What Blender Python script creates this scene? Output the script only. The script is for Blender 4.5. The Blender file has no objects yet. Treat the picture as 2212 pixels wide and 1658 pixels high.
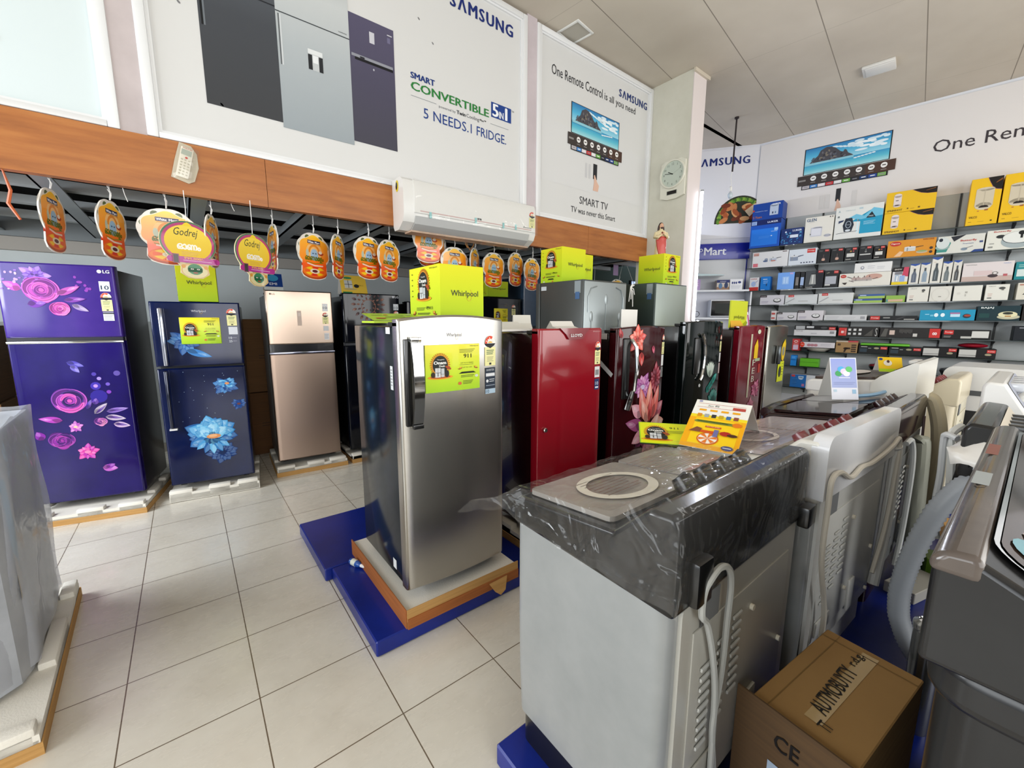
# Appliance showroom: fridges, washing machines, shelves of boxed kitchenware, hanging festival signs.
import bpy, bmesh, math, random
from mathutils import Vector as V, Matrix as M
PI = math.pi
random.seed(7)
C = bpy.context.scene.collection
SC = bpy.context.scene

# ------------------------------------------------------------------ camera
F_PX, PITCH, ROLL, YAW = 893.4, math.radians(-8.82), math.radians(0.15), math.radians(51.88)
cp, sp = math.cos(PITCH), math.sin(PITCH)
fw = V((math.cos(YAW)*cp, math.sin(YAW)*cp, sp)); rt = V((math.sin(YAW), -math.cos(YAW), 0)); up = rt.cross(fw)
r2 = rt*math.cos(ROLL)+up*math.sin(ROLL); u2 = up*math.cos(ROLL)-rt*math.sin(ROLL)
cam = bpy.data.cameras.new('camera'); camo = bpy.data.objects.new('camera', cam); C.objects.link(camo)
cam.sensor_width = 36; cam.lens = F_PX/2212*36; cam.clip_start = .02
m = M.Identity(4)
for i, a in enumerate((r2, u2, -fw)):
    for j in range(3): m[j][i] = a[j]
m[0][3], m[1][3], m[2][3] = 0, 0, 1.5
camo.matrix_world = m
SC.camera = camo
SC.view_settings.view_transform = 'Standard'; SC.view_settings.look = 'None'
SC.view_settings.gamma = 1; SC.view_settings.use_curve_mapping = False
SC.view_settings.exposure = 0.22
SC.cycles.max_bounces = 7; SC.cycles.transparent_max_bounces = 12
SC.cycles.sample_clamp_indirect = 4.0; SC.cycles.caustics_reflective = False; SC.cycles.caustics_refractive = False

# ------------------------------------------------------------------ daylight and sky outside the shopfront
w = bpy.data.worlds.new('world'); SC.world = w; w.use_nodes = True
w.node_tree.nodes['Background'].inputs[0].default_value = (.86, .93, 1, 1)
w.node_tree.nodes['Background'].inputs[1].default_value = 1.15

def area(name, loc, target, sx, sy, power, col=(1, 1, 1), spread=PI):
    l = bpy.data.lights.new(name, 'AREA'); l.shape = 'RECTANGLE'; l.size = sx; l.size_y = sy; l.energy = power; l.color = col; l.spread = spread
    o = bpy.data.objects.new(name, l); C.objects.link(o); o.location = loc
    o.rotation_euler = (V(target)-V(loc)).to_track_quat('-Z', 'Y').to_euler(); return o
area('shopfront_daylight', (-4.75, 1.4, 2.5), (0, 1.4, 1.6), 5.6, 2.4, 200, (.93, .97, 1))
area('side_daylight', (1.3, -4.25, 2.1), (1.3, 0, 1.7), 6.6, 3.2, 225, (1, .985, .95))
area('far_daylight', (6.6, -4.25, 2.0), (6.6, 0, 1.5), 2.8, 3.0, 100, (1, .97, .92))
area('tube_light_glow', (5.27, 2.80, 2.35), (5.27, 0.5, 2.35), .05, 1.6, 22, (.82, .88, 1))
area('alcove_tube_light', (6.4, 4.9, 3.2), (7.8, 3.8, 2.6), 1.2, .06, 26, (.72, .8, 1))
area('mezzanine_fill_light', (-2.4, 3.6, 2.0), (.6, 3.2, .4), 1.4, .9, 62, (.9, .95, 1))  # added fill lamp out of view, lifts the dim zone under the mezzanine

# ------------------------------------------------------------------ materials
def lin(h):
    h = h.lstrip('#'); h = h if len(h) == 6 else ''.join(q*2 for q in h); c = [int(h[i:i+2], 16)/255 for i in (0, 2, 4)]
    return tuple((x/12.92 if x <= .04045 else ((x+.055)/1.055)**2.4) for x in c)+(1,)
_m = {}
def mt(hexc, rough=.5, metal=0, coat=0, spec=.5, emit=0, alpha=1, name=None):
    k = (hexc, rough, metal, coat, spec, emit, alpha)
    if k in _m: return _m[k]
    x = bpy.data.materials.new(name or 'paint_'+hexc.strip('#')); x.use_nodes = True
    b = x.node_tree.nodes['Principled BSDF']; i = b.inputs
    i['Base Color'].default_value = lin(hexc); i['Roughness'].default_value = rough; i['Metallic'].default_value = metal
    i['Coat Weight'].default_value = coat; i['Coat Roughness'].default_value = .04; i['Specular IOR Level'].default_value = spec; i['Alpha'].default_value = alpha
    if emit: i['Emission Color'].default_value = lin(hexc); i['Emission Strength'].default_value = emit
    _m[k] = x; return x
class NT:
    def __init__(s, name):
        s.m = bpy.data.materials.new(name); s.m.use_nodes = True; s.t = s.m.node_tree; s.b = s.t.nodes['Principled BSDF']
    def n(s, typ, **k):
        x = s.t.nodes.new(typ)
        for a, v in k.items():
            if isinstance(a, str) and a.startswith('i_'): x.inputs[a[2:].replace('_', ' ')].default_value = v
            else: setattr(x, a, v)
        return x
    def l(s, a, b): s.t.links.new(a, b)
    def coord(s, scale=(1, 1, 1), kind='Object', rot=0):
        tc = s.n('ShaderNodeTexCoord'); mp = s.n('ShaderNodeMapping'); mp.inputs['Scale'].default_value = scale; mp.inputs['Rotation'].default_value = (0, 0, rot)
        s.l(tc.outputs[kind], mp.inputs[0]); return mp.outputs[0]
    def math(s, op, a, b=None, c=None):
        x = s.n('ShaderNodeMath', operation=op)
        for i, v in enumerate((a, b, c)):
            if v is None: continue
            if isinstance(v, (int, float)): x.inputs[i].default_value = v
            else: s.l(v, x.inputs[i])
        return x.outputs[0]
    def noise(s, co, scale, det=4, rough=.5):
        x = s.n('ShaderNodeTexNoise'); x.inputs['Scale'].default_value = scale; x.inputs['Detail'].default_value = det; x.inputs['Roughness'].default_value = rough
        s.l(co, x.inputs['Vector']); return x.outputs['Fac']
    def ramp(s, f, stops):
        x = s.n('ShaderNodeValToRGB'); e = x.color_ramp.elements
        while len(e) < len(stops): e.new(.5)
        for q, (p, c) in zip(e, stops): q.position = p; q.color = lin(c) if isinstance(c, str) else c
        s.l(f, x.inputs[0]); return x.outputs[0]
    def mix(s, f, a, b, mode='MIX'):
        x = s.n('ShaderNodeMix', data_type='RGBA', blend_type=mode)
        for i, v in ((0, f), (6, a), (7, b)):
            if isinstance(v, (int, float)): x.inputs[i].default_value = v
            elif isinstance(v, str): x.inputs[i].default_value = lin(v)
            else: s.l(v, x.inputs[i])
        return x.outputs[2]
    def bump(s, h, st=.2, d=.01):
        x = s.n('ShaderNodeBump'); x.inputs['Strength'].default_value = st; x.inputs['Distance'].default_value = d; s.l(h, x.inputs['Height']); s.l(x.outputs[0], s.b.inputs['Normal'])
    def set(s, **k):
        for a, v in k.items():
            q = s.b.inputs[a.replace('_', ' ')]
            if hasattr(v, 'links') or hasattr(v, 'is_output') and not isinstance(v, (int, float)): s.l(v, q)
            else: q.default_value = v
        return s.m

def grid_line(t, x, pitch, off, wd):
    a = t.math('SUBTRACT', x, off-pitch*40.0); a = t.math('MODULO', a, pitch)
    a = t.math('SUBTRACT', a, pitch/2); a = t.math('ABSOLUTE', a)   # == pitch/2 at a line
    return t.math('GREATER_THAN', a, pitch/2-wd)
def m_floor():
    t = NT('floor_tiles'); co = t.coord(); s = t.n('ShaderNodeSeparateXYZ'); t.l(co, s.inputs[0])
    g = t.math('MAXIMUM', grid_line(t, s.outputs[0], .4255, .1, .0022), grid_line(t, s.outputs[1], .4145, 1.757, .0022))
    cx = t.math('FLOOR', t.math('DIVIDE', t.math('SUBTRACT', s.outputs[0], .1), .4255)); cy = t.math('FLOOR', t.math('DIVIDE', t.math('SUBTRACT', s.outputs[1], 1.757), .4145))
    cb = t.n('ShaderNodeCombineXYZ'); t.l(cx, cb.inputs[0]); t.l(cy, cb.inputs[1])
    wn = t.n('ShaderNodeTexWhiteNoise'); t.l(cb.outputs[0], wn.inputs[0])
    n1 = t.noise(co, 2.2, 5, .6); n2 = t.noise(t.coord((1, 3, 1)), 7, 5, .65)
    c = t.ramp(n1, [(.3, 'cfc9bc'), (.5, 'dbd6ca'), (.72, 'e2ded3')])
    c = t.mix(t.math('MULTIPLY', n2, .35), c, 'c4bbab'); 
    c = t.mix(t.math('MULTIPLY', wn.outputs[0], .14), c, 'cdc7b8')
    c = t.mix(g, c, '6d5f4e')
    t.bump(t.math('MULTIPLY', g, -1), .3, .003)
    return t.set(Base_Color=c, Roughness=t.math('MULTIPLY_ADD', n2, .28, .12), Coat_Weight=.25, Coat_Roughness=.12)
def m_ceiling():
    t = NT('ceiling_panels'); a = math.radians(7.74); co = t.coord(rot=-a); s = t.n('ShaderNodeSeparateXYZ'); t.l(co, s.inputs[0])
    g = grid_line(t, s.outputs[1], .76, 1.02, .0045); g2 = grid_line(t, s.outputs[0], 2.1, 3.62, .003)
    n = t.noise(co, .9, 4); c = t.ramp(n, [(.3, 'b8aea0'), (.7, 'cbc2b4')])
    c = t.mix(g, c, '857c70'); c = t.mix(t.math('MULTIPLY', g2, .6), c, '9a9184')
    t.bump(g, .4, .004)
    return t.set(Base_Color=c, Roughness=.75)
def m_wall(a, b, name, sc=1.3):
    t = NT(name); co = t.coord(); n = t.noise(co, sc, 5, .6); n2 = t.noise(co, 40, 3)
    t.bump(n2, .05, .002)
    return t.set(Base_Color=t.ramp(n, [(.3, a), (.7, b)]), Roughness=.7)
def m_wood():
    t = NT('stained_plywood'); co = t.coord((1, 4, 9)); n = t.noise(co, 2.2, 8, .62); n3 = t.noise(t.coord(), 1.4, 3)
    c = t.ramp(n, [(.25, '7a4219'), (.5, 'a1602a'), (.75, 'b6763a')]); c = t.mix(t.math('MULTIPLY', n3, .5), c, 'a8652c')
    t.bump(n, .08, .002)
    return t.set(Base_Color=c, Roughness=.42)
def m_steel(hexc='b2afa9', name='brushed_steel', rough=.25, sc=(90, 90, .8)):
    t = NT(name); n = t.noise(t.coord(sc), 6, 2, .5)
    return t.set(Base_Color=t.mix(n, hexc, 'bdbab4' if hexc == 'b2afa9' else hexc), Metallic=1.0, Roughness=t.math('MULTIPLY_ADD', n, .05, rough-.02))
def m_card(a='b98a4e', b='a67a41', name='corrugated_cardboard'):
    t = NT(name); n = t.noise(t.coord((1, 1, 30)), 3, 4); return t.set(Base_Color=t.ramp(n, [(.3, a), (.7, b)]), Roughness=.8)
def m_foam():
    t = NT('white_styrofoam'); v = t.n('ShaderNodeTexVoronoi'); v.inputs['Scale'].default_value = 160; t.l(t.coord(), v.inputs[0]); t.bump(v.outputs[0], .25, .002)
    return t.set(Base_Color=lin('e2ded4'), Roughness=.8)
def m_film(name, tint=.10, gl0=.05, bump=.35, sc=9, col='cfd2d2', rough=.06, gk=.35):
    m = bpy.data.materials.new(name); m.use_nodes = True; t = m.node_tree; t.nodes.clear()
    N = t.nodes.new; L = t.links.new
    o = N('ShaderNodeOutputMaterial'); tr = N('ShaderNodeBsdfTransparent'); gl = N('ShaderNodeBsdfGlossy'); df = N('ShaderNodeBsdfDiffuse')
    gl.inputs['Roughness'].default_value = rough; df.inputs['Color'].default_value = lin(col)
    tc = N('ShaderNodeTexCoord'); n = N('ShaderNodeTexNoise'); n.inputs['Scale'].default_value = sc; n.inputs['Detail'].default_value = 2; n.inputs['Distortion'].default_value = 2.2
    b = N('ShaderNodeBump'); b.inputs['Strength'].default_value = bump; b.inputs['Distance'].default_value = .03
    L(tc.outputs['Object'], n.inputs['Vector']); L(n.outputs['Fac'], b.inputs['Height']); L(b.outputs[0], gl.inputs['Normal'])
    lw = N('ShaderNodeLayerWeight'); lw.inputs[0].default_value = .12
    mu = N('ShaderNodeMath'); mu.operation = 'MULTIPLY_ADD'; mu.inputs[1].default_value = gk; mu.inputs[2].default_value = gl0; L(lw.outputs['Facing'], mu.inputs[0]); mu.use_clamp = True
    m1 = N('ShaderNodeMixShader'); m1.inputs[0].default_value = tint; L(tr.outputs[0], m1.inputs[1]); L(df.outputs[0], m1.inputs[2])
    m2 = N('ShaderNodeMixShader'); L(mu.outputs[0], m2.inputs[0]); L(m1.outputs[0], m2.inputs[1]); L(gl.outputs[0], m2.inputs[2]); L(m2.outputs[0], o.inputs[0])
    return m
def m_grad(name, stops, axis=2, rough=.45, lo=0, hi=1, coat=0):
    t = NT(name); s = t.n('ShaderNodeSeparateXYZ'); t.l(t.coord(), s.inputs[0])
    f = t.n('ShaderNodeMapRange'); f.inputs[1].default_value = lo; f.inputs[2].default_value = hi; t.l(s.outputs[axis], f.inputs[0])
    return t.set(Base_Color=t.ramp(f.outputs[0], stops), Roughness=rough, Coat_Weight=coat)
def m_gloss(name, a, b, sc=2.5, rough=.12, coat=.8, spec=.4):
    t = NT(name); n = t.noise(t.coord(), sc, 5, .6); return t.set(Base_Color=t.ramp(n, [(.32, a), (.7, b)]), Roughness=rough, Coat_Weight=0.0, Specular_IOR_Level=spec)
FLOOR = m_floor(); CEIL = m_ceiling(); WOOD = m_wood(); STEEL = m_steel(); FOAM = m_foam(); CARD = m_card('c4975a', 'b08449'); CARDD = m_card('a8622c', '8f5224', 'brown_kraft_board')
WALLW = m_wall('b9bebd', 'c9cccb', 'painted_wall'); PILLAR = m_wall('c3c1b2', 'd3d1c4', 'pillar_paint', 2); WALLB = m_wall('cfd2da', 'dddfe4', 'banner_sheet_wall', .5)
WHITE = mt('e6e5e2', .35, coat=.2); WHITE2 = mt('dedcd4', .3, coat=.3); CREAM = mt('ddd6c4', .35); BLACK = mt('0b0b0c', .3, coat=.3); BLKM = mt('141414', .6)
CHROME = mt('d8d8d6', .08, 1); GREYP = mt('8a8d90', .45); DGREY = mt('2f3334', .35, coat=.2); SKINP = mt('d9a98a', .5)
PAPER = mt('eceae4', .6)

# ------------------------------------------------------------------ mesh helpers
def curve(pts, k=6):
    """smooth path through the points"""
    P = [V(p) for p in pts]; out = []
    for i in range(len(P)-1):
        p0, p1, p2, p3 = P[max(i-1, 0)], P[i], P[i+1], P[min(i+2, len(P)-1)]
        for j in range(k):
            t = j/k; out.append(((p1*2)+(p2-p0)*t+(p0*2-p1*5+p2*4-p3)*t*t+(p1*3-p0-p2*3+p3)*t**3)*.5)
    return out+[P[-1]]
def shade(h, f):
    """a lighter (f>0) or darker printing ink next to h"""
    c = [int(h[i:i+2], 16) for i in (0, 2, 4)]; c = [int(x+(255-x)*f) if f > 0 else int(x*(1+f)) for x in c]; return '%02x%02x%02x' % tuple(c)
class MB:
    def __init__(s): s.v = []; s.f = []; s.mi = []; s.mats = []
    def m(s, m):
        if m not in s.mats: s.mats.append(m)
        return s.mats.index(m)
    def add(s, vs, fs, m):
        o = len(s.v); s.v += [tuple(v) for v in vs]; k = s.m(m)
        for f in fs: s.f.append([i+o for i in f]); s.mi.append(k)
        return s
    def box(s, x0, x1, y0, y1, z0, z1, m, b=0, seg=2, rz=0):
        if b <= 0:
            vs = [(x, y, z) for x in (x0, x1) for y in (y0, y1) for z in (z0, z1)]
            fs = [(0, 1, 3, 2), (4, 6, 7, 5), (0, 4, 5, 1), (2, 3, 7, 6), (0, 2, 6, 4), (1, 5, 7, 3)]
        else:
            bm = bmesh.new(); bmesh.ops.create_cube(bm, size=1)
            for v in bm.verts: v.co = V(((x0+x1)/2+v.co.x*(x1-x0), (y0+y1)/2+v.co.y*(y1-y0), (z0+z1)/2+v.co.z*(z1-z0)))
            bmesh.ops.bevel(bm, geom=bm.edges[:], offset=min(b, .49*min(x1-x0, y1-y0, z1-z0)), segments=seg, affect='EDGES', profile=.5)
            bm.verts.index_update(); vs = [v.co.copy() for v in bm.verts]; fs = [[v.index for v in f.verts] for f in bm.faces]; bm.free()
        if rz:
            cx, cy = (x0+x1)/2, (y0+y1)/2; c, sn = math.cos(rz), math.sin(rz)
            vs = [(cx+(v[0]-cx)*c-(v[1]-cy)*sn, cy+(v[0]-cx)*sn+(v[1]-cy)*c, v[2]) for v in vs]
        s.add(vs, fs, m); return s
    def prism(s, pts, a, b, m, axis='x'):
        """extrude a 2D outline (ccw) between a and b along axis; the outline is in the other two axes"""
        n = len(pts)
        def P(t, p): return (t, p[0], p[1]) if axis == 'x' else ((p[0], t, p[1]) if axis == 'y' else (p[0], p[1], t))
        vs = [P(a, p) for p in pts]+[P(b, p) for p in pts]
        fs = [list(range(n))[::-1], [n+i for i in range(n)]]+[[i, (i+1) % n, n+(i+1) % n, n+i] for i in range(n)]
        s.add(vs, fs, m); return s
    def tube(s, path, r, m, n=8, cap=True):
        path = [V(p) for p in path]; rs = r if isinstance(r, (list, tuple)) else [r]*len(path); vs = []; fs = []
        a = None
        for i, p in enumerate(path):
            t = (path[min(i+1, len(path)-1)]-path[max(i-1, 0)]).normalized()
            if a is None:
                a = t.cross(V((0, 0, 1)))
                if a.length < .3: a = t.cross(V((1, 0, 0)))
            else: a = a-t*a.dot(t)
            a.normalize(); b = t.cross(a)
            for k in range(n): th = 2*PI*k/n; vs.append(p+(a*math.cos(th)+b*math.sin(th))*rs[i])
        for i in range(len(path)-1):
            for k in range(n): fs.append([i*n+k, i*n+(k+1) % n, (i+1)*n+(k+1) % n, (i+1)*n+k])
        if cap: fs += [list(range(n))[::-1], [(len(path)-1)*n+k for k in range(n)]]
        s.add(vs, fs, m); return s
    def lathe(s, prof, c, m, n=24, ax='z', sx=1, sy=1):
        vs = []; fs = []
        for r, h in prof:
            for k in range(n):
                t = 2*PI*k/n; a, b = r*math.cos(t)*sx, r*math.sin(t)*sy
                p = (a, b, h) if ax == 'z' else ((a, h, b) if ax == 'y' else (h, a, b))
                vs.append((c[0]+p[0], c[1]+p[1], c[2]+p[2]))
        for i in range(len(prof)-1):
            for k in range(n): fs.append([i*n+k, i*n+(k+1) % n, (i+1)*n+(k+1) % n, (i+1)*n+k])
        fs += [list(range(n))[::-1], [(len(prof)-1)*n+k for k in range(n)]]
        s.add(vs, fs, m); return s
    def ball(s, c, rx, ry, rz, m, n=14):
        pr = [(math.sin(PI*i/8)+1e-4, -math.cos(PI*i/8)) for i in range(9)]
        vs = []; fs = []
        for r, h in pr:
            for k in range(n): t = 2*PI*k/n; vs.append((c[0]+rx*r*math.cos(t), c[1]+ry*r*math.sin(t), c[2]+rz*h))
        for i in range(8):
            for k in range(n): fs.append([i*n+k, i*n+(k+1) % n, (i+1)*n+(k+1) % n, (i+1)*n+k])
        s.add(vs, fs, m); return s
    def grid(s, fn, nu, nv, m):
        vs = [fn(i/nu, j/nv) for j in range(nv+1) for i in range(nu+1)]
        fs = [[j*(nu+1)+i, j*(nu+1)+i+1, (j+1)*(nu+1)+i+1, (j+1)*(nu+1)+i] for j in range(nv) for i in range(nu)]
        s.add(vs, fs, m); return s
    def build(s, name, parent=None, smooth=30, **k):
        me = bpy.data.meshes.new(name); me.from_pydata(s.v, [], s.f)
        for x in s.mats: me.materials.append(x)
        me.polygons.foreach_set('material_index', s.mi)
        if smooth:
            me.polygons.foreach_set('use_smooth', [True]*len(me.polygons)); me.set_sharp_from_angle(angle=math.radians(smooth))
        me.update()
        o = bpy.data.objects.new(name, me); C.objects.link(o)
        if parent: o.parent = parent
        for a, b in k.items(): o[a] = b
        return o
def tag(o, label, cat, group=None, kind=None):
    o['label'] = label; o['category'] = cat
    if group: o['group'] = group
    if kind: o['kind'] = kind
    return o
def thing(name, label, cat, loc=(0, 0, 0), rz=0, group=None):
    o = bpy.data.objects.new(name, None); C.objects.link(o); o.location = loc; o.rotation_euler = (0, 0, rz); o.empty_display_size = .1
    return tag(o, label, cat, group)
def struct(name, mb, smooth=30, **k): return mb.build(name, None, smooth, kind='structure', **k)
def copy_tree(o, parent=None):
    c = o.copy(); C.objects.link(c); c.parent = parent
    for ch in list(o.children): copy_tree(ch, c)
    return c

_tx = {}
def tmesh(s, bold=0, shear=0):
    k = (s, bold, shear)
    if k not in _tx:
        cu = bpy.data.curves.new('t', 'FONT'); cu.body = s; cu.size = 1; cu.resolution_u = 2; cu.shear = shear
        o = bpy.data.objects.new('t', cu); me = o.to_mesh()
        vs = [(v.co.x, v.co.y) for v in me.vertices]; fs = [list(p.vertices) for p in me.polygons]
        if bold and vs:      # heavier lettering: the same glyphs side by side
            n = len(vs); base, bf = vs[:], fs[:]
            for q, (dx, dy) in enumerate(((bold*1.3, 0), (-bold*1.3, 0), (0, bold*.7))): vs += [(x+dx, y+dy) for x, y in base]; fs += [[i+n*(q+1) for i in f] for f in bf]
        o.to_mesh_clear(); bpy.data.objects.remove(o); bpy.data.curves.remove(cu)
        if vs:
            x0 = min(v[0] for v in vs); x1 = max(v[0] for v in vs); y0 = min(v[1] for v in vs); y1 = max(v[1] for v in vs)
            vs = [((x-x0)/max(x1-x0, 1e-6), (y-y0)/max(y1-y0, 1e-6)) for x, y in vs]; asp = (x1-x0)/max(y1-y0, 1e-6)
        else: asp = 1
        _tx[k] = (vs, fs, asp, (len(vs)//4 if bold and vs else len(vs)) or 1)
    return _tx[k]
class Art:
    """flat printed artwork laid on a surface: O origin, U/W in-plane axes; colours are hex strings"""
    def __init__(s, O, U=(1, 0, 0), W=(0, 0, 1), eps=.0009, warp=None, rough=.45, coat=0, sx=1, sy=1):
        s.O = V(O); s.U = V(U).normalized(); s.W = V(W).normalized(); s.N = s.U.cross(s.W); s.e = eps; s.warp = warp; s.mb = MB(); s.r = rough; s.c = coat; s.sx = sx; s.sy = sy
    def mat(s, c): return c if not isinstance(c, str) else mt(c, s.r, coat=s.c, spec=.25)
    def P(s, u, v, l):
        u *= s.sx; v *= s.sy; d = s.e*l+(s.warp(u, v) if s.warp else 0)
        return s.O+s.U*u+s.W*v+s.N*d
    def poly(s, pts, c, l=1): s.mb.add([s.P(u, v, l) for u, v in pts], [list(range(len(pts)))], s.mat(c)); return s
    def rect(s, u0, v0, u1, v1, c, l=1): return s.poly([(u0, v0), (u1, v0), (u1, v1), (u0, v1)], c, l)
    def ell(s, u, v, a, b, c, l=1, n=20, a0=0, a1=360, rot=0):
        pts = []
        cr, sr = math.cos(rot), math.sin(rot)
        for i in range(n+(a1-a0 < 360)):
            t = math.radians(a0+(a1-a0)*i/n); x, y = a*math.cos(t), b*math.sin(t); pts.append((u+x*cr-y*sr, v+x*sr+y*cr))
        return s.poly(pts, c, l)
    def ring(s, u, v, a, b, t, c, l=1, n=28, a0=0, a1=360):
        vs = []; fs = []
        for i in range(n+1):
            th = math.radians(a0+(a1-a0)*i/n); cc, ss = math.cos(th), math.sin(th)
            vs += [s.P(u+a*cc, v+b*ss, l), s.P(u+(a-t)*cc, v+(b-t)*ss, l)]
        for i in range(n): fs.append([2*i, 2*i+2, 2*i+3, 2*i+1])
        s.mb.add(vs, fs, s.mat(c)); return s
    def line(s, pts, w, c, l=1):
        for (x0, y0), (x1, y1) in zip(pts, pts[1:]):
            dx, dy = x1-x0, y1-y0; L = math.hypot(dx, dy) or 1; nx, ny = -dy/L*w/2, dx/L*w/2
            s.poly([(x0-nx, y0-ny), (x1-nx, y1-ny), (x1+nx, y1+ny), (x0+nx, y0+ny)], c, l)
        return s
    def text(s, t, u, v, w=None, h=None, c='111111', l=2, bold=0, shear=0, rot=0, an='l'):
        vs, fs, asp, nb = tmesh(t, bold, shear)
        if not vs: return s
        if w is None: w = asp*h
        if h is None: h = w/asp
        if an == 'c': u -= w/2
        cr, sr = math.cos(rot), math.sin(rot)
        s.mb.add([s.P(u+x*w*cr-y*h*sr, v+x*w*sr+y*h*cr, l+.22*(i//nb)) for i, (x, y) in enumerate(vs)], fs, s.mat(c)); return s
    def lines(s, u, v, w, n, dv, th, c='555555', l=2):
        for i in range(n): s.rect(u, v-i*dv, u+w*(1-.25*((i*37) % 3)/3), v-i*dv+th, c, l)
        return s
    def petal(s, u, v, L, wd, ang, c, l=1, tip=.5):
        pts = []; ca, sa = math.cos(ang), math.sin(ang)
        for i in range(9):
            t = i/8; x = L*t; y = wd*math.sin(PI*t**.8)**.8*(1-.15*t); pts.append((x, y))
        for i in range(7, 0, -1):
            t = i/8; pts.append((L*t, -wd*math.sin(PI*t**.8)**.8*(1-.15*t)))
        s.poly([(u+x*ca-y*sa, v+x*sa+y*ca) for x, y in pts], c, l)
        if L > .045 and isinstance(c, str):
            for f, a0, b0, k0 in ((-.28, .0, .45, .75), (.22, .42, .96, .55), (.42, .6, .93, .25)):
                q = [(L*(a0+(b0-a0)*i/6), wd*k0*math.sin(PI*i/6)) for i in range(7)]+[(L*(a0+(b0-a0)*i/6), -wd*k0*math.sin(PI*i/6)*.6) for i in range(5, 0, -1)]
                s.poly([(u+x*ca-y*sa, v+x*sa+y*ca) for x, y in q], shade(c, f), l+.2+.1*k0)
        return s
    def stext(s, t, u, v, w, h, c='111111', l=2, bold=.02, gap=.18):
        """letters set one by one with even spacing, filling width w"""
        a = [tmesh(ch, bold)[2] if ch != 'I' else tmesh('I', bold)[2] for ch in t]; k = w/(sum(a)+gap*(len(t)-1))
        for ch, q in zip(t, a): s.text(ch, u, v, q*k, h, c, l, bold); u += (q+gap)*k
        return s
    def cut(s, name, parent):
        if s.mb.f: s.mb.build(name, parent, smooth=0)
        s.mb = MB(); return s
    def build(s, name, parent, **k): return s.mb.build(name, parent, smooth=0, **k) if s.mb.f else None
# ------------------------------------------------------------------ the room
struct('floor', MB().box(-5, 10.2, -4.5, 6.3, -.1, 0, FLOOR))
struct('ceiling', MB().box(-5, 10.2, -4.5, 3.66, 4.48, 4.6, CEIL).box(5.36, 10.2, 3.6, 6.3, 4.48, 4.6, CEIL))
two = NT('two_tone_wall'); _s = two.n('ShaderNodeSeparateXYZ'); two.l(two.coord(), _s.inputs[0])
_n = two.noise(two.coord(), 1.5, 5); _c = two.mix(two.math('GREATER_THAN', _s.outputs[2], 1.47), two.ramp(_n, [(.3, '8f9391'), (.7, 'a2a6a4')]), two.ramp(_n, [(.3, 'bfc7c8'), (.7, 'ccd3d4')]))
two.set(Base_Color=_c, Roughness=.6)
struct('wall_left', MB().box(-5, 4.3, 6.05, 6.2, 0, 2.5, two.m))
struct('baseboard_left', MB().box(-5, 4.3, 6.035, 6.05, 0, .1, mt('7e7a70', .4)))
struct('wall_left_recess', MB().box(4.3, 10.2, 6.05, 6.2, 0, 4.48, mt('10261f', .5)))
struct('wall_left_upper', MB().box(-5, 5.09, 3.55, 3.66, 2.4, 4.48, mt('c9c0bd', .7)))
struct('wall_back', MB().box(-5.15, -5, -4.5, 6.2, 3.4, 4.6, WALLW).box(-5.15, -5, -4.5, -3.2, 0, 3.4, WALLW).box(-5.15, -5, -.2, .1, 0, 3.4, WALLW).box(-5.15, -5, 3.4, 6.2, 0, 3.4, WALLW).box(-5.15, -5, -3.2, 3.4, 0, .25, WALLW))
struct('wall_right', MB().box(-5.15, 10.2, -4.65, -4.5, 3.5, 4.6, WALLW).box(-5.15, -2.4, -4.65, -4.5, 0, 3.5, WALLW).box(4.75, 5.1, -4.65, -4.5, 0, 3.5, WALLW).box(8.2, 10.2, -4.65, -4.5, 0, 3.5, WALLW).box(-2.4, 8.2, -4.65, -4.5, 0, .35, WALLW))
fr = MB()
for k in range(7): fr.box(-2.4+k*1.19, -2.36+k*1.19, -4.6, -4.55, .35, 3.5, GREYP)
struct('window_1', fr)
fr = MB()
for k in range(6): fr.box(-5.1, -5.05, -3.2+k*1.32, -3.16+k*1.32, .25, 3.4, GREYP)
struct('window_2', fr)
# pillar with rounded top skirting
struct('wall_pillar', MB().box(5.09, 5.36, 2.965, 3.66, 0, 4.48, PILLAR).box(5.355, 5.375, 2.96, 3.66, 0, 4.48, mt('ded5d3', .6)).box(5.09, 5.375, 2.955, 2.966, 0, 4.48, mt('ddd3d1', .6)))
struct('trim_1', MB().box(5.07, 5.42, 2.93, 2.955, 4.44, 4.48, mt('c9bfae', .6)))
# angled walls: corner Q; e runs right along the long shelf wall, d runs left behind the pillar
Q = V((8.04, 3.38, 0)); E_ = V((.1324, -.9912, 0)); N_ = V((-.9912, -.1324, 0)); D_ = V((-.602, .799, 0)); ND = V((-.799, -.602, 0))
AE = math.atan2(E_.y, E_.x); AD = math.atan2(D_.y, D_.x)
def slab(p, a, b, z0, z1, mat, th=.12, dr=E_, nn=N_, mb=None):
    mb = mb or MB(); q = [p+dr*a, p+dr*b, p+dr*b-nn*th, p+dr*a-nn*th]
    mb.add([(v.x, v.y, z) for z in (z0, z1) for v in q], [(0, 1, 2, 3), (7, 6, 5, 4), (0, 4, 5, 1), (1, 5, 6, 2), (2, 6, 7, 3), (3, 7, 4, 0)], mat); return mb
struct('wall_front', slab(Q, -.05, 8.0, 0, 4.48, WALLB))
struct('wall_front_angled', slab(Q, 0, 3.34, 0, 4.48, mt('d9dae2', .6), dr=D_, nn=ND))
struct('trim_8', slab(Q+ND*.012, 1.42, 3.3, 0, 4.46, mt('10261f', .5), .01, D_, ND))
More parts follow.
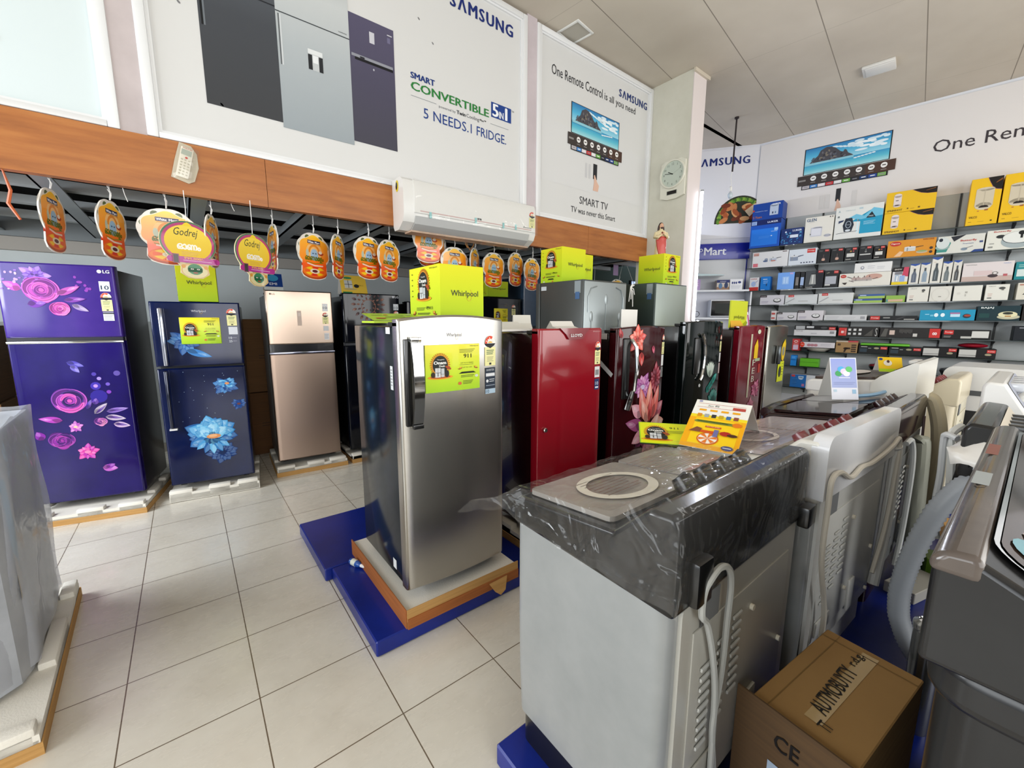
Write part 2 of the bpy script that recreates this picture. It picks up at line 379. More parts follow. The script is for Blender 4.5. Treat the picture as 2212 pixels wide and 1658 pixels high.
# mezzanine: stained plywood fascia, steel joists, deck
struct('trim_2', MB().box(-5, .545, 3.5, 3.56, 2.285, 2.60, WOOD).box(.548, 1.52, 3.5, 3.56, 2.285, 2.60, WOOD).box(1.523, 3.9, 3.5, 3.56, 2.285, 2.60, WOOD).box(3.903, 5.09, 3.5, 3.56, 2.285, 2.60, WOOD))
STL = mt('82888c', .45, .2); deck = mt('080605', .9, spec=.05)
struct('ceiling_mezzanine', MB().box(-5, 6.05, 3.66, 6.05, 2.42, 2.5, deck))
mb = MB()
for y in (3.68, 4.18, 4.82, 5.47): mb.box(-5, 6.0, y+.02, y+.10, 2.36, 2.42, mt('a4a9ac', .5))
mb.box(-5, 5.3, 5.93, 6.05, 2.25, 2.42, mt('7d8386', .6)).box(-5, 5.3, 5.98, 6.05, 2.13, 2.25, mt('a9a49d', .7))
struct('trim_3', mb)
mb = MB()
for x in (-3.4, -2.7, -2.0, -1.3, -.62, .1, .8, 1.42, 2.1, 2.78, 3.46, 4.14, 4.8):
    mb.box(x, x+.10, 3.56, 6.0, 2.29, 2.30, STL).box(x+.035, x+.055, 3.56, 6.0, 2.30, 2.36, STL)
    mb.box(x, x+.012, 3.56, 6.0, 2.29, 2.36, STL)
struct('trim_4', mb)
# posts between the banners
struct('trim_5', MB().box(-.19, -.07, 3.515, 3.55, 2.60, 4.48, m_wall('b3a8a8', 'c5baba', 'post_paint', 3)))
struct('trim_6', MB().box(2.94, 3.07, 3.515, 3.55, 2.60, 4.48, m_wall('b9aeb2', 'c7bcc0', 'post_paint_pale', 3)))

# ------------------------------------------------------------------ wall banners
def banner(x0, x1, label, sheet, art=None, hue='eae9e7'):
    t = thing('wall_banner', label, 'banner', (x0, 3.55, 2.605))
    W, H = x1-x0, 1.85; f = MB(); fm = mt('dedfe0', .35)
    for a in ((0, .055, 0, H), (W-.055, W, 0, H), (.055, W-.055, 0, .035), (.055, W-.055, H-.05, H)): f.box(a[0], a[1], -.045, 0, a[2], a[3], fm, .006)
    for a in ((.055, .075, .035, H-.05), (W-.075, W-.055, .035, H-.05), (.075, W-.075, .035, .05), (.075, W-.075, H-.065, H-.05)): f.box(a[0], a[1], -.03, 0, a[2], a[3], fm)
    f.build('frame', t)
    MB().box(.07, W-.07, -.014, -.004, .045, H-.06, sheet).build('printed_sheet', t)
    return t
def on_banner(t, x0): return Art((-x0+t.location.x-t.location.x, -.015, -2.605), rough=.55)
sheet = mt('d2d2d1', .45); sheetL = mt('cfdadc', .4)
t0 = banner(-3.2, -.19, 'blank pale blue-grey banner cropped by the left edge, above the wooden fascia', sheetL)
a = Art((3.2, -.015, -2.605)); a.poly([(-.72, 3.05), (-.66, 3.0), (-.62, 2.95), (-.66, 2.88), (-.8, 2.84), (-.9, 3.2)], 'b0907c').poly([(-.70, 2.98), (-.62, 2.95), (-.63, 2.91), (-.72, 2.93)], 'c8b09a', 2); a.build('picture', t0)
t1 = banner(-.07, 2.94, 'large white banner showing three refrigerators and the words 5 NEEDS. 1 FRIDGE.', sheet)
a = Art((.07, -.015, -2.605))
def px(a, b): return a, b
g1 = m_grad('print_black_fridge', [(0, '2a2c30'), (.45, '3a3e45'), (.8, '5a6068'), (1, '454a52')], 2, .5, .2, 1.7)
g2 = m_grad('print_silver_fridge', [(0, '8e979d'), (.4, 'a9b0b4'), (.65, 'bfc3c4'), (1, 'a3a7a8')], 2, .5, .2, 1.7)
g3 = m_grad('print_violet_fridge', [(0, '34333f'), (.5, '423f55'), (1, '504b66')], 2, .5, .2, 1.3)
a.rect(.25, 2.888, .70, 4.40, g1).rect(.25, 3.62, .70, 3.628, '22242a', 2).rect(.262, 3.35, .274, 3.61, '15171a', 2).rect(.274, 3.35, .284, 3.61, '6c7278', 2).rect(.262, 3.64, .284, 4.2, '15171a', 2)
a.rect(.69, 2.858, 1.188, 4.40, g2, 3).rect(.69, 3.60, 1.188, 3.607, '3c4044', 4).rect(.703, 3.27, .712, 3.59, '5c6063', 4).rect(.712, 3.27, .722, 3.59, 'c9cdd0', 4)
a.rect(.885, 3.30, .985, 3.43, 'bcc0c2', 4).rect(.885, 3.30, .912, 3.40, '26282b', 5).rect(.958, 3.30, .985, 3.40, '26282b', 5).rect(.917, 3.35, .953, 3.40, 'dfe2e4', 5).rect(.885, 3.405, .985, 3.435, 'd9dcdd', 5).text('SAMSUNG', 1.11, 3.625, .06, .008, '3c4044', 5)
a.rect(1.188, 2.892, 1.545, 3.80, g3).rect(1.20, 3.505, 1.53, 3.525, '8d8f98', 2).rect(1.225, 3.485, 1.53, 3.505, '17171c', 2).rect(1.265, 3.50, 1.30, 3.518, '2c2c33', 3).rect(1.345, 3.64, 1.385, 3.72, 'c3c3cb', 2).rect(1.49, 3.745, 1.53, 3.752, 'c9c9d0', 2).rect(1.49, 3.69, 1.515, 3.73, '6d6a86', 2).ell(1.37, 3.455, .006, .008, 'b9b9c3', 2)
a.cut('fridge_pictures', t1)
a.stext('SΛMSUNG', 2.075, 4.205, .70, .105, '1c2c6e', 2, .03).cut('wordmark', t1)
a.text('SMART', 1.683, 3.505, .228, .048, '1a3577', 2, .03)
a.text('CONVERTIBLE', 1.683, 3.415, .80, .068, '2b7a3a', 2, .02)
a.rect(2.51, 3.432, 2.752, 3.565, '1f3f86', 2).text('5', 2.522, 3.442, .075, .112, 'e9ebee', 3, .03).text('IN', 2.602, 3.442, .055, .06, 'e9ebee', 3, .02).text('1', 2.675, 3.442, .03, .112, 'e9ebee', 3, .04).text('TM', 2.757, 3.54, .03, .015, '555555')
a.rect(1.683, 3.368, 1.92, 3.372, '8a8d92').rect(2.50, 3.366, 2.72, 3.37, '8a8d92')
a.text('powered by', 1.945, 3.343, .17, .028, '777a80').text('Twin', 2.125, 3.348, .095, .032, '23262c', 2, .02).text('Cooling', 2.23, 3.340, .14, .04, '55585e').text('Plus™', 2.378, 3.358, .07, .018, '33363c', 2, .02)
a.cut('product_logo', t1); a.text('5 NEEDS.', 1.795, 3.222, .455, .082, '1d3c82').text('1 FRIDGE.', 2.275, 3.222, .415, .082, '1d3c82')
a.cut('slogan', t1)
for q in ((1.775, 3.98), (1.90, 3.84), (.33, 2.9), (.155, 3.43)): a.ell(q[0], q[1], .012, .006, '77777a', 1, 8, rot=-.8)
a.build('specks', t1)
def tv(a, u0, u1, v0, v1, l=2):
    """printed television picture: sea, rock island, icon bar, app strip; corner-to-corner box in wall metres"""
    W, H = u1-u0, v1-v0; X = lambda x: u0+W*x; Y = lambda y: v0+H*y
    R = lambda x0, y0, x1, y1, c, q: a.rect(X(x0), Y(y0), X(x1), Y(y1), c, q)
    R(0, 0, 1, 1, '14161a', l); R(.012, .02, .988, .98, m_grad_once('tv_sky', [(0, '9fd6e4'), (.5, '4fb0d6'), (1, '1c6fae')], v0+H*.35, v1), l+1)
    R(.012, .02, .988, .40, m_grad_once('tv_sea', [(0, 'a6d8dc'), (.5, '58b9cf'), (1, '2a8fc0')], v0, v0+H*.4), l+2)
    rnd = random.Random(3)
    for k in range(26):
        x, y = .55+rnd.random()*.42, .55+rnd.random()*.36; s_ = .03+.05*rnd.random()
        a.ell(X(x), Y(min(y, .93)), min(W*s_, W*(.975-x)), H*.04, ['e9f2f6', 'cfe4ee', 'dcebf2'][k % 3], l+2+.1*k, 12)
    for k in range(8): a.ell(X(.36+.05*k), Y(.88-.03*k), W*.04, H*.025, 'd6e9f1', l+2+.1*k, 10)
    a.poly([(X(x), Y(y)) for x, y in ((.05, .36), (.10, .50), (.17, .66), (.2, .84), (.27, .93), (.33, .90), (.38, .82), (.41, .74), (.44, .66), (.47, .62), (.49, .70), (.51, .66), (.53, .55), (.58, .46), (.6, .40))], '4b4a50', l+5.5)
    for k in range(34):
        x = .1+rnd.random()*.40; y = .42+rnd.random()*.40*max(.1, 1-abs(x-.27)*3.4)
        a.ell(X(x), Y(y), W*.018, H*.03, ['6a6a72', '35353b', '7c7468', '595f6b'][k % 4], l+5.6+.05*k, 7, rot=k)
    R(.012, .34, .6, .42, '8bc4d4', l+7.6)
    for k in range(6): a.ell(X(.62+.04*k), Y(.30+.012*k), W*.022, H*.022, 'e4eef2', l+8, 8)
    # icon bar
    b0, b1 = Y(-.40), Y(-.02)
    a.rect(X(-.06), b0, X(1.07), b1, '3d3634', l+9); a.rect(X(.75), b0, X(1.07), b1, '4a342c', l+9.3)
    a.rect(X(-.045), Y(-.23), X(.045), Y(-.17), '8a8784', l+10)
    for k in range(7):
        x = X(.14+.135*k); a.ell(x, Y(-.17), W*.036, W*.036, 'e8e6e4', l+10, 16).rect(x-W*.02, Y(-.185), x+W*.02, Y(-.15), '4a4442', l+11).rect(x-W*.03, Y(-.335), x+W*.03, Y(-.315), '9a9693', l+10)
    R(0, -.56, 1, -.40, '17191d', l+9)
    for k, c in enumerate(('b8b2b6', '3f7fc4', 'd9d2d6', 'c43a3e', 'dad9da', '6aa84a', '2b2d33', '243a66', '2c4a92', '7aa860')):
        R(.01+.098*k, -.535, .1+.098*k, -.42, c, l+10)
        R(.03+.098*k, -.49, .08+.098*k, -.46, 'e8e8e8' if k % 3 else '8a8a90', l+11)
_gr = {}
def m_grad_once(n, st, lo, hi):
    k = (n, round(lo, 2))
    if k not in _gr: _gr[k] = m_grad(n, st, 2, .5, lo, hi)
    return _gr[k]
t2 = banner(3.07, 5.09, 'white banner with a television picture and the words SMART TV, left of the pillar', sheet)
a = Art((-3.07, -.015, -2.605)); a.O = V((-3.07, -.015, -2.605))
a2 = Art((-3.07, -.015, -2.605))
a2.rect(3.16, 3.0, 5.01, 3.62, 'd3d3d3', .5)
a2.text('One Remote Control', 3.295, 4.07, .82, .10, '2c2c30').text('is all you need', 4.15, 4.05, .60, .10, '2c2c30')
a2.stext('SΛMSUNG', 4.415, 4.19, .575, .085, '24366f', 2, .03)
a2.text('SMART TV', 3.77, 2.845, .51, .085, '3a3a3e', 2).text('TV was never this Smart', 3.63, 2.735, .80, .065, '2f2f33', 2)
a2.cut('lettering', t2)
a2.rect(3.99, 3.16, 4.06, 3.33, '26272c', 2).poly([(3.995, 3.03), (4.085, 3.03), (4.10, 3.10), (4.06, 3.14), (4.045, 3.17), (4.02, 3.21), (4.005, 3.20), (4.01, 3.12)], 'd6b09c', 3)
for k in (3.85, 3.91): a2.rect(k, 3.15, k+.035, 3.31, 'c4c4c6', 2)
a2.build('remote_picture', t2)
# sky / sea gradients are written in the banner's own height
a3 = Art((-3.07, -.015, -2.605)); a3.O = V((-3.07, -.015, 0)); _z = 2.605
tv(a3, 3.60, 4.445, 3.575-_z, 3.895-_z); a3.build('television_picture', t2)

# the long banner sheet above the shelves on the right wall
tb = thing('wall_banner', 'wide white wall banner with a television picture and One Remote lettering above the shelves', 'banner', Q, AE)
MB().box(.02, 5.6, -.012, -.002, 3.19, 4.44, mt('d9d5d3', .5)).build('printed_sheet', tb)
a = Art((0, -.013, 0))
tv(a, .667, 1.714, 3.812, 4.205); a.cut('television_picture', tb)
a.rect(1.13, 3.34, 1.19, 3.525, '26272c', 2).poly([(1.13, 3.20), (1.21, 3.20), (1.205, 3.27), (1.18, 3.33), (1.165, 3.37), (1.15, 3.36), (1.145, 3.28)], 'd6b09c', 3)
for k in (.93, 1.0, 1.33): a.rect(k, 3.25, k+.06, 3.46, 'cfccca', 2)
a.cut('remote_picture', tb)
a.text('One Remote', 2.155, 3.775, 1.18, .155, '3a3438', 2)
a.build('lettering', tb)
AF = math.atan2(-D_.y, -D_.x)
ta = thing('wall_banner', 'narrow white wall banner with blue lettering and a fried food picture, right of the pillar', 'banner', Q, AF)
MB().box(-1.35, -.01, -.012, -.002, 2.95, 4.44, mt('dcdce2', .5)).build('printed_sheet', ta)
a = Art((0, -.013, 0))
a.stext('SΛMSUNG', -1.02, 4.185, .88, .125, '1c2c6e', 2, .03)
a.cut('lettering', ta); a.ell(-.22, 3.20, .42, .46, '2a2d22', 1, 30, 0, 180); rnd = random.Random(5)
for k in range(34):
    th = math.radians(4+172*k/33); a.ell(-.22+.36*math.cos(th), 3.20+.40*math.sin(th), .04, .03, ['5f8a2c', '7da23a', '3f6a22'][k % 3], 2+.05*k, 7, rot=k)
for k in range(26):
    x, y = -.22+(rnd.random()-.5)*.56, 3.24+rnd.random()*.27; a.ell(x, y, .08, .04, ['a5532a', '8a3d1e', 'c07a48', 'd9a46c', '6d2c16'][k % 5], 4+.1*k, 9, rot=rnd.random()*3)
a.poly([(-.16, 3.4), (.0, 3.52), (.06, 3.44), (-.08, 3.30)], 'e6cfa8', 7)
a.build('food_picture', ta)
st = thing('shop_name_sign', 'blue sign board reading White Mart above the white shelf unit, right of the pillar', 'sign', Q, AF)
MB().box(-2.05, -.03, -.05, -.012, 2.585, 2.86, mt('16229a', .35, coat=.3), .004).build('board', st)
a = Art((0, -.0515, 0)); a.text('White', -1.62, 2.655, .42, .13, 'e8ebf5', 2, .02).ring(-1.10, 2.735, .05, .05, .013, 'e8ebf5', 2, a0=110, a1=400).rect(-1.105, 2.735, -1.095, 2.80, 'e8ebf5', 2).text('Mart', -.78, 2.66, .37, .135, 'e8ebf5', 2, .02)
a.text('o', -.86, 2.72, .06, .06, 'e8ebf5', 2); a.build('lettering', st)
# low white shelf unit under the sign, with its microwave and boxes
su = thing('wall_shelf_unit', 'white wall shelf unit with blue side post, right of the pillar', 'shelf', Q, AF)
WS = mt('dfe3ea', .4)
MB().box(-1.3, -.06, -.34, -.013, 2.00, 2.03, WS).build('shelf_board', su); MB().box(-1.3, -.06, -.34, -.013, 1.52, 1.55, WS).build('shelf_board', su)
MB().box(-.035, -.012, -.34, -.013, .4, 2.0, WS).build('side_panel', su); MB().box(-.07, -.05, -.03, -.013, 2.03, 2.585, mt('1c2a8c', .4)).build('post', su)
MB().box(-1.3, -.07, -.022, -.013, 2.03, 2.57, mt('d3d6da', .5)).build('back_panel', su)
mw = thing('microwave_oven', 'white microwave oven with black glass door on the white shelf right of the pillar', 'microwave', Q+ND*.17+D_*.38+V((0, 0, 1.55)), AF)
MB().box(-.27, .27, -.14, .14, .01, .31, mt('e4e7ec', .3), .01).build('housing', mw); MB().box(-.255, .13, -.152, -.141, .03, .29, BLACK, .003).build('door', mw)
Art((-.06, -.153, .16)).rect(-.13, -.085, .13, .085, '1d2420').build('door_window', mw); a = Art((.2, -.141, .16)); a.rect(-.06, -.12, .06, .13, '22242a').rect(-.045, .07, .045, .105, '6f8a90', 2)
for i in range(3):
    for j in range(4): a.rect(-.04+i*.03, -.03+j*.022, -.02+i*.03, -.018+j*.022, 'c4c6ca', 2)
a.build('control_panel', mw)
MB().box(.128, .14, -.175, -.152, .05, .27, CHROME, .004).build('handle', mw)
for i in (-1, 1): MB().box(i*.2-.02, i*.2+.02, -.1, .1, 0, .011, BLKM).build('foot', mw)
def wallbox(name, lab, t0, t1, z, h, dp, col, fn=None, cat='box'):
    tt = thing(name, lab, cat, Q+ND*.2+D_*((t0+t1)/2)+V((0, 0, z)), AF); w_ = (t1-t0)/2
    MB().box(-w_, w_, -dp/2, dp/2, 0, h, mt(col, .5)).build('carton', tt)
    if fn: a = Art((0, -dp/2-.001, 0)); fn(a, w_, h); a.build('printed_front', tt)
wallbox('appliance_box', 'small box with dark blue band printed with kitchen tools, on the white shelf', .37, .57, 2.031, .17, .18, 'cfc6bb', lambda a, w, h: a.rect(-w, h*.72, w, h, '26316e').text('mixer', -.05, h*.8, .1, .02, 'e8e8ee').rect(-w, 0, w, h*.3, '9c7a62').ell(-.04, h*.4, .03, .05, '5b7fa8', 2).ell(.05, h*.45, .03, .05, '2f3f66', 2))
wallbox('appliance_box', 'small white box printed with dark blue icons, next to the blue banded box', .16, .36, 2.031, .18, .18, 'e2e4ea', lambda a, w, h: [a.ell(-.06+.03*k, h*.65, .012, .02, '2c3a78') for k in range(3)]+[a.ell(.05, h*.7, .025, .02, '2c3a78')]+[a.lines(-.08, h*.35, .16, 3, .02, .004, '9aa0b4')])
wallbox('appliance_box', 'lilac patterned box at the left end of the white shelf beside the lit pillar', .84, 1.0, 2.031, .19, .18, 'b79ad0', lambda a, w, h: [a.ell(-.05+.03*(k % 4), .04+.04*(k//3), .014, .014, 'd9b8e8') for k in range(12)])
hd = thing('cooker_hood', 'dark glass and grey chimney cooker hood hanging beside the lit pillar', 'cooker hood', Q+D_*1.02+ND*.25+V((0, 0, 2.26)), AF)
MB().box(-.15, .0, -.2, .2, .05, .80, mt('5b7a80', .2, .6), .004).build('duct_cover', hd)
MB().prism([(-.32, 0), (.52, 0), (.52, .012), (.1, .04), (-.05, .06), (-.32, .06)], -.24, .24, mt('55666a', .12, .4, coat=.6), 'y').build('glass_canopy', hd)
MB().box(-.25, .1, -.18, .18, -.02, 0, STEEL, .004).build('filter_panel', hd)
# ------------------------------------------------------------------ stickers, cartons and refrigerators
def star_label(a, u, v, w, h, l=2):
    """energy rating label: half dial over a pale yellow card; u,v bottom left"""
    a.rect(u, v, u+w, v+h*.62, 'e4dfa0', l).lines(u+w*.15, v+h*.5, w*.7, 3, h*.06, h*.025, '4c6a50', l+1).lines(u+w*.2, v+h*.28, w*.6, 4, h*.045, h*.015, '8d8b70', l+1)
    a.rect(u+w*.4, v+h*.03, u+w*.6, v+h*.10, '3a3a38', l+1)
    a.ell(u+w/2, v+h*.74, w/2, h*.26, 'e9e4dc', l, 18, 0, 180); a.ring(u+w/2, v+h*.74, w*.48, h*.25, w*.2, 'd6452c', l+1, 18, 60, 180); a.ring(u+w/2, v+h*.74, w*.48, h*.25, w*.2, 'ece7df', l+1, 10, 0, 60)
    a.poly([(u, v+h*.74), (u+w, v+h*.74), (u+w*.85, v+h*.66), (u+w*.5, v+h*.58), (u+w*.15, v+h*.66)], '26262a', l+1); a.ell(u+w*.5, v+h*.76, w*.2, h*.05, 'd9a93a', l+2, 10, 0, 180)
    for k in range(3): a.ell(u+w*(.16+.14*k), v+h*(.82+.05*k), w*.045, w*.045, 'f0e4d8', l+2, 8)
def onam(a, cx, cy, s, l=2):
    """round seasonal emblem with little refrigerators; s is its half width"""
    for k in range(24):
        t = math.radians(-30+240*k/23); a.petal(cx+s*.66*math.cos(t), cy+s*.25+s*.75*math.sin(t), s*.16, s*.05, t, 'c2701e', l)
    a.ell(cx, cy-s*.62, s*1.0, s*.16, 'dc9a22', l+.5).ell(cx, cy-s*.6, s*.8, s*.11, 'a8541a', l+.7)
    a.ell(cx, cy+s*.25, s*.68, s*.76, 'd08a2c', l+1).ell(cx, cy+s*.25, s*.6, s*.7, '1d221e', l+2)
    a.text('Thoughtful', cx-s*.25, cy+s*.60, s*.55, s*.10, 'e8e8e4', l+3).text('Onam', cx-s*.52, cy+s*.32, s*.98, s*.24, 'f0efe9', l+3, .03).text('Deals', cx-s*.1, cy+s*.12, s*.46, s*.15, 'e6e6e0', l+3, .02)
    a.rect(cx-s*.42, cy-s*.62, cx, cy+s*.06, 'c9ccce', l+4).rect(cx-s*.215, cy-s*.28, cx-s*.195, cy+s*.06, '55585a', l+5).rect(cx-s*.42, cy-s*.30, cx, cy-s*.27, '3a3c3e', l+5).rect(cx-s*.24, cy-s*.55, cx-s*.18, cy-s*.3, '44464a', l+5)
    a.rect(cx+s*.04, cy-s*.6, cx+s*.3, cy+s*.02, 'b9bdc0', l+4).rect(cx+s*.04, cy-s*.40, cx+s*.3, cy-s*.38, '4a4c4e', l+5)
    a.ell(cx+s*.5, cy-s*.38, s*.18, s*.26, '23211e', l+4).ell(cx-s*.58, cy-s*.42, s*.16, s*.2, '33261c', l+4).ell(cx+s*.62, cy+s*.05, s*.26, s*.1, '9c4420', l+5, rot=-.5)
def leafboat(a, u, v, s, f=1, l=2): a.poly([(u, v), (u+f*s*.35, v-s*.15), (u+f*s*.9, v), (u+f*s, v+s*.45), (u+f*s*.8, v+s*.1), (u+f*s*.3, v+s*.05)], '8a4420', l).ell(u+f*s*.62, v+s*.2, s*.22, s*.16, 'dba03a', l+1, 8)
LIME = m_grad('lime_yellow_board', [(0, 'a6c810'), (.5, 'c4d206'), (1, 'd9d400')], 2, .7, 0, .32)
LIMEP = m_grad('lime_yellow_sticker', [(0, '96c818'), (.4, 'bcd60c'), (1, 'e2d400')], 2, .35, .95, 1.2, .15)
def whirl(a, u, v, w, h, c='2a2d2c', l=2, **k):
    a.text('Whirlpool', u, v, w, h, c, l, **k)
    a.ring(u+w*.66, v+h*.45, w*.11, h*.85, w*.012, 'd0a83a', l-.5, 18, 200, 420)
def promo(a, u, v, w, h, l=2, bg=None):
    """lime promotional card"""
    if bg: a.rect(u, v, u+w, v+h, bg, l)
    l += 1; a.text('Whirlpool', u+w*.80, v+h*.94, w*.17, h*.03, '2c3022', l)
    onam(a, u+w*.25, v+h*.50, w*.22, l)
    a.lines(u+w*.6, v+h*.88, w*.3, 3, h*.03, h*.01, '55601e', l); a.text('911', u+w*.68, v+h*.70, w*.15, h*.09, '1e2416', l, .01)
    a.text('UP TO 5 YEARS', u+w*.62, v+h*.58, w*.25, h*.025, '55601e', l).lines(u+w*.6, v+h*.55, w*.27, 1, .01, h*.008, '6a7424', l).text('UP TO 10%', u+w*.66, v+h*.48, w*.18, h*.025, '55601e', l)
    leafboat(a, u+w*.56, v+h*.47, w*.09, 1, l); leafboat(a, u+w*.97, v+h*.47, w*.09, -1, l)
    a.poly([(u+w*.58, v+h*.36), (u+w*.92, v+h*.36), (u+w*.87, v+h*.40), (u+w*.64, v+h*.40)], '22281a', l).lines(u+w*.62, v+h*.31, w*.26, 2, h*.03, h*.012, '4c5620', l).lines(u+w*.66, v+h*.19, w*.2, 3, h*.03, h*.012, '4c5620', l)
    a.ell(u+w*.6, v+h*.15, w*.035, h*.035, 'c8683a', l).ell(u+w*.93, v+h*.29, w*.035, h*.03, 'c9d0c0', l)
def lime_box(lab, loc, W, D, H, rz=0, left=True, logo=None, group='lime green promotional cubes'):
    """cube carton; the face toward -x carries the emblem, the face toward -y carries the wordmark (or the reverse)"""
    t = thing('promotional_box', lab, 'box', loc, rz)
    MB().box(0, W, 0, D, 0, H, LIME, .002, 1).build('carton', t)
    def emblem(a, w, h):
        a.text('Whirlpool', w*.70, h*.93, w*.24, h*.035, '3a4218').lines(w*.1, h*.88, w*.03, 5, h*.1, h*.02, '5a6420')
        onam(a, w*.5, h*.62, min(w, h)*.30); a.lines(w*.25, h*.27, w*.3, 3, h*.02, h*.008, '4c5620', 3).text('₹911', w*.58, h*.24, w*.2, h*.055, '1e2416', 3, .01)
        leafboat(a, w*.1, h*.16, w*.13, 1, 3); leafboat(a, w*.92, h*.16, w*.13, -1, 3); a.lines(w*.28, h*.17, w*.42, 2, h*.02, h*.012, '4c5620', 3)
        a.poly([(w*.35, h*.08), (w*.65, h*.08), (w*.6, h*.115), (w*.4, h*.115)], '22281a', 3).ell(w*.18, h*.03, w*.04, h*.02, 'c9d0c0', 3).ell(w*.58, h*.03, w*.03, h*.02, 'c8683a', 3)
    def word(a, w, h): whirl(a, w*.24, h*.44, w*.62, h*.13)
    aL = Art((-.001, D, 0), (0, -1, 0), (0, 0, 1)); aF = Art((0, -.001, 0))
    (emblem if left else word)(aL, D, H); (word if left else emblem)(aF, W, H)
    aL.build('printed_side', t); aF.build('printed_front', t)
    return t

def bowfn(W, bow): return lambda u: bow*(1-(2*u/W-1)**2)
def door(W, z0, z1, th, mat, bow=0, arch=0, rad=.012, edge=None, n=18):
    """a closed door shell: x 0..W, outer face at y = -bow.. , inner face at y = th"""
    mb = MB(); B = bowfn(W, bow); xs = [0]+[rad*(1-math.cos(PI/2*k/3)) for k in (1, 2, 3)]+[rad+(W-2*rad)*k/n for k in range(1, n)]+[W-rad*(1-math.cos(PI/2*k/3)) for k in (3, 2, 1)]+[W]
    def yo(x):
        r = rad; e = min(x, W-x); return -B(x)+(r-math.sqrt(max(0, r*r-(r-e)**2)) if e < r else 0)
    Z = lambda x: z1+arch*(1-(2*x/W-1)**2)
    N = len(xs); vs = []; rows = (z0, z0+.006, None, None)
    for x in xs:
        t = Z(x); vs += [(x, yo(x)+.006, z0), (x, yo(x), z0+.008), (x, yo(x), t-.010), (x, yo(x)+.008, t), (x, th, t), (x, th, z0)]
    fs = [[i*6+j, (i+1)*6+j, (i+1)*6+(j+1) % 6, i*6+(j+1) % 6] for i in range(N-1) for j in range(6)]
    fs += [[0, 1, 2, 3, 4, 5], [(N-1)*6+j for j in (5, 4, 3, 2, 1, 0)]]
    mb.add(vs, fs, mat); return mb
def warp(W, bow, off=.0012): B = bowfn(W, bow); return lambda u, v: B(u)+off
def rose(a, u, v, r, cols, l=2, asp=1, rot=0):
    """a spiral of overlapping petals, each with a paler rim"""
    n = 11
    for k in range(n):
        q = r*(1-.085*k); th = k*2.4+rot; o = .16*r*(1-k/n)*(k > 0); c = cols[k % len(cols)]; cx, cy = u+o*math.cos(th), v+o*asp*math.sin(th)
        a.ell(cx, cy, q*.92, q*.84*asp, shade(c, -.25 if k % 2 else -.05), l+.5*k, 22, rot=th)
        a.ring(cx, cy, q*.92, q*.86*asp, q*.10, shade(c, .12), l+.5*k+.2, 16, math.degrees(th)-80, math.degrees(th)+80)
        a.ring(cx, cy, q*.84, q*.78*asp, q*.05, shade(c, -.35), l+.5*k+.3, 16, math.degrees(th)-60, math.degrees(th)+70)
def bloom(a, u, v, r, n, cols, l=2, asp=.8, rot=0, core=None, a0=0, a1=360, fat=1.25):
    for ring_, (rr, wd) in enumerate(((1, .22), (.78, .2), (.55, .17))):
        for k in range(n):
            t = math.radians(a0+(a1-a0)*(k+.5*ring_)/n)+rot
            mb0 = (u, v); L = r*rr*(.85+.15*math.sin(k*2.3+ring_)); ca, sa = math.cos(t), math.sin(t)*asp
            ang = math.atan2(sa, ca); L *= math.hypot(ca, sa)
            a.petal(u, v, L, r*wd*fat*(1-.2*ring_), ang, cols[(k+ring_) % len(cols)], l+ring_*.8+.03*k)
    if core: a.ell(u, v, r*.22, r*.14, core, l+4, 12)
def feet(mb, W, D, z=0, h=.04):
    for x in (.05, W-.09):
        for y in (.08, D-.1): mb.box(x, x+.04, y, y+.04, z, z+h, BLKM)
def cabinet(t, W, D, H, side, th=.06, back='7c8082'):
    MB().box(.006, W-.006, th+.012, D, .025, H-.012, side, .006).build('cabinet', t)
    MB().box(.016, W-.016, th+.001, th+.013, .04, H-.02, mt('3a3c3e', .7)).build('door_gasket', t)
    mb = MB(); feet(mb, W, D, 0, .03); mb.build('feet', t)
    MB().box(.0, .07, .01, th+.05, H-.012, H+.008, BLKM, .003).build('hinge_cover', t)
def foam_tray(lab, loc, W, D, H=.09, rz=0, card=True, group=None, block=True):
    """packing tray: foam floor and rim with notches, kraft board outside; origin at its front left corner"""
    t = thing('packing_tray', lab, 'packing tray', loc, rz)
    mb = MB(); mb.box(.006, W-.006, .006, D-.006, .004, H*.72, FOAM); r = .045
    for (a0, b0, c0, d0) in ((0, W, 0, r), (0, W, D-r, D), (0, r, r, D-r), (W-r, W, r, D-r)): mb.box(a0+.006 if a0 == 0 else a0, b0-.006 if b0 == W else b0, c0+.006 if c0 == 0 else c0, d0-.006 if d0 == D else d0, .004, H*.55, FOAM, .004)
    if block:
        for x in (.006, W*.42, W-.17): mb.box(x, x+.155, .006, r+.02, .02, H*.98, FOAM, .008)
        for x in (.006, W-.06): mb.box(x, x+.054, D*.35, D*.65, .02, H*.97, FOAM, .008); mb.box(x, x+.054, D-.16, D-.01, .02, H*.97, FOAM, .008)
    mb.build('foam_base', t)
    if card:
        k = MB(); h = H*.42
        for q in ((0, W, 0, .005), (0, W, D-.005, D), (0, .005, .005, D-.005), (W-.005, W, .005, D-.005)): k.box(q[0], q[1], q[2], q[3], 0, h, CARD)
        k.build('cardboard_wrap', t)
    return t

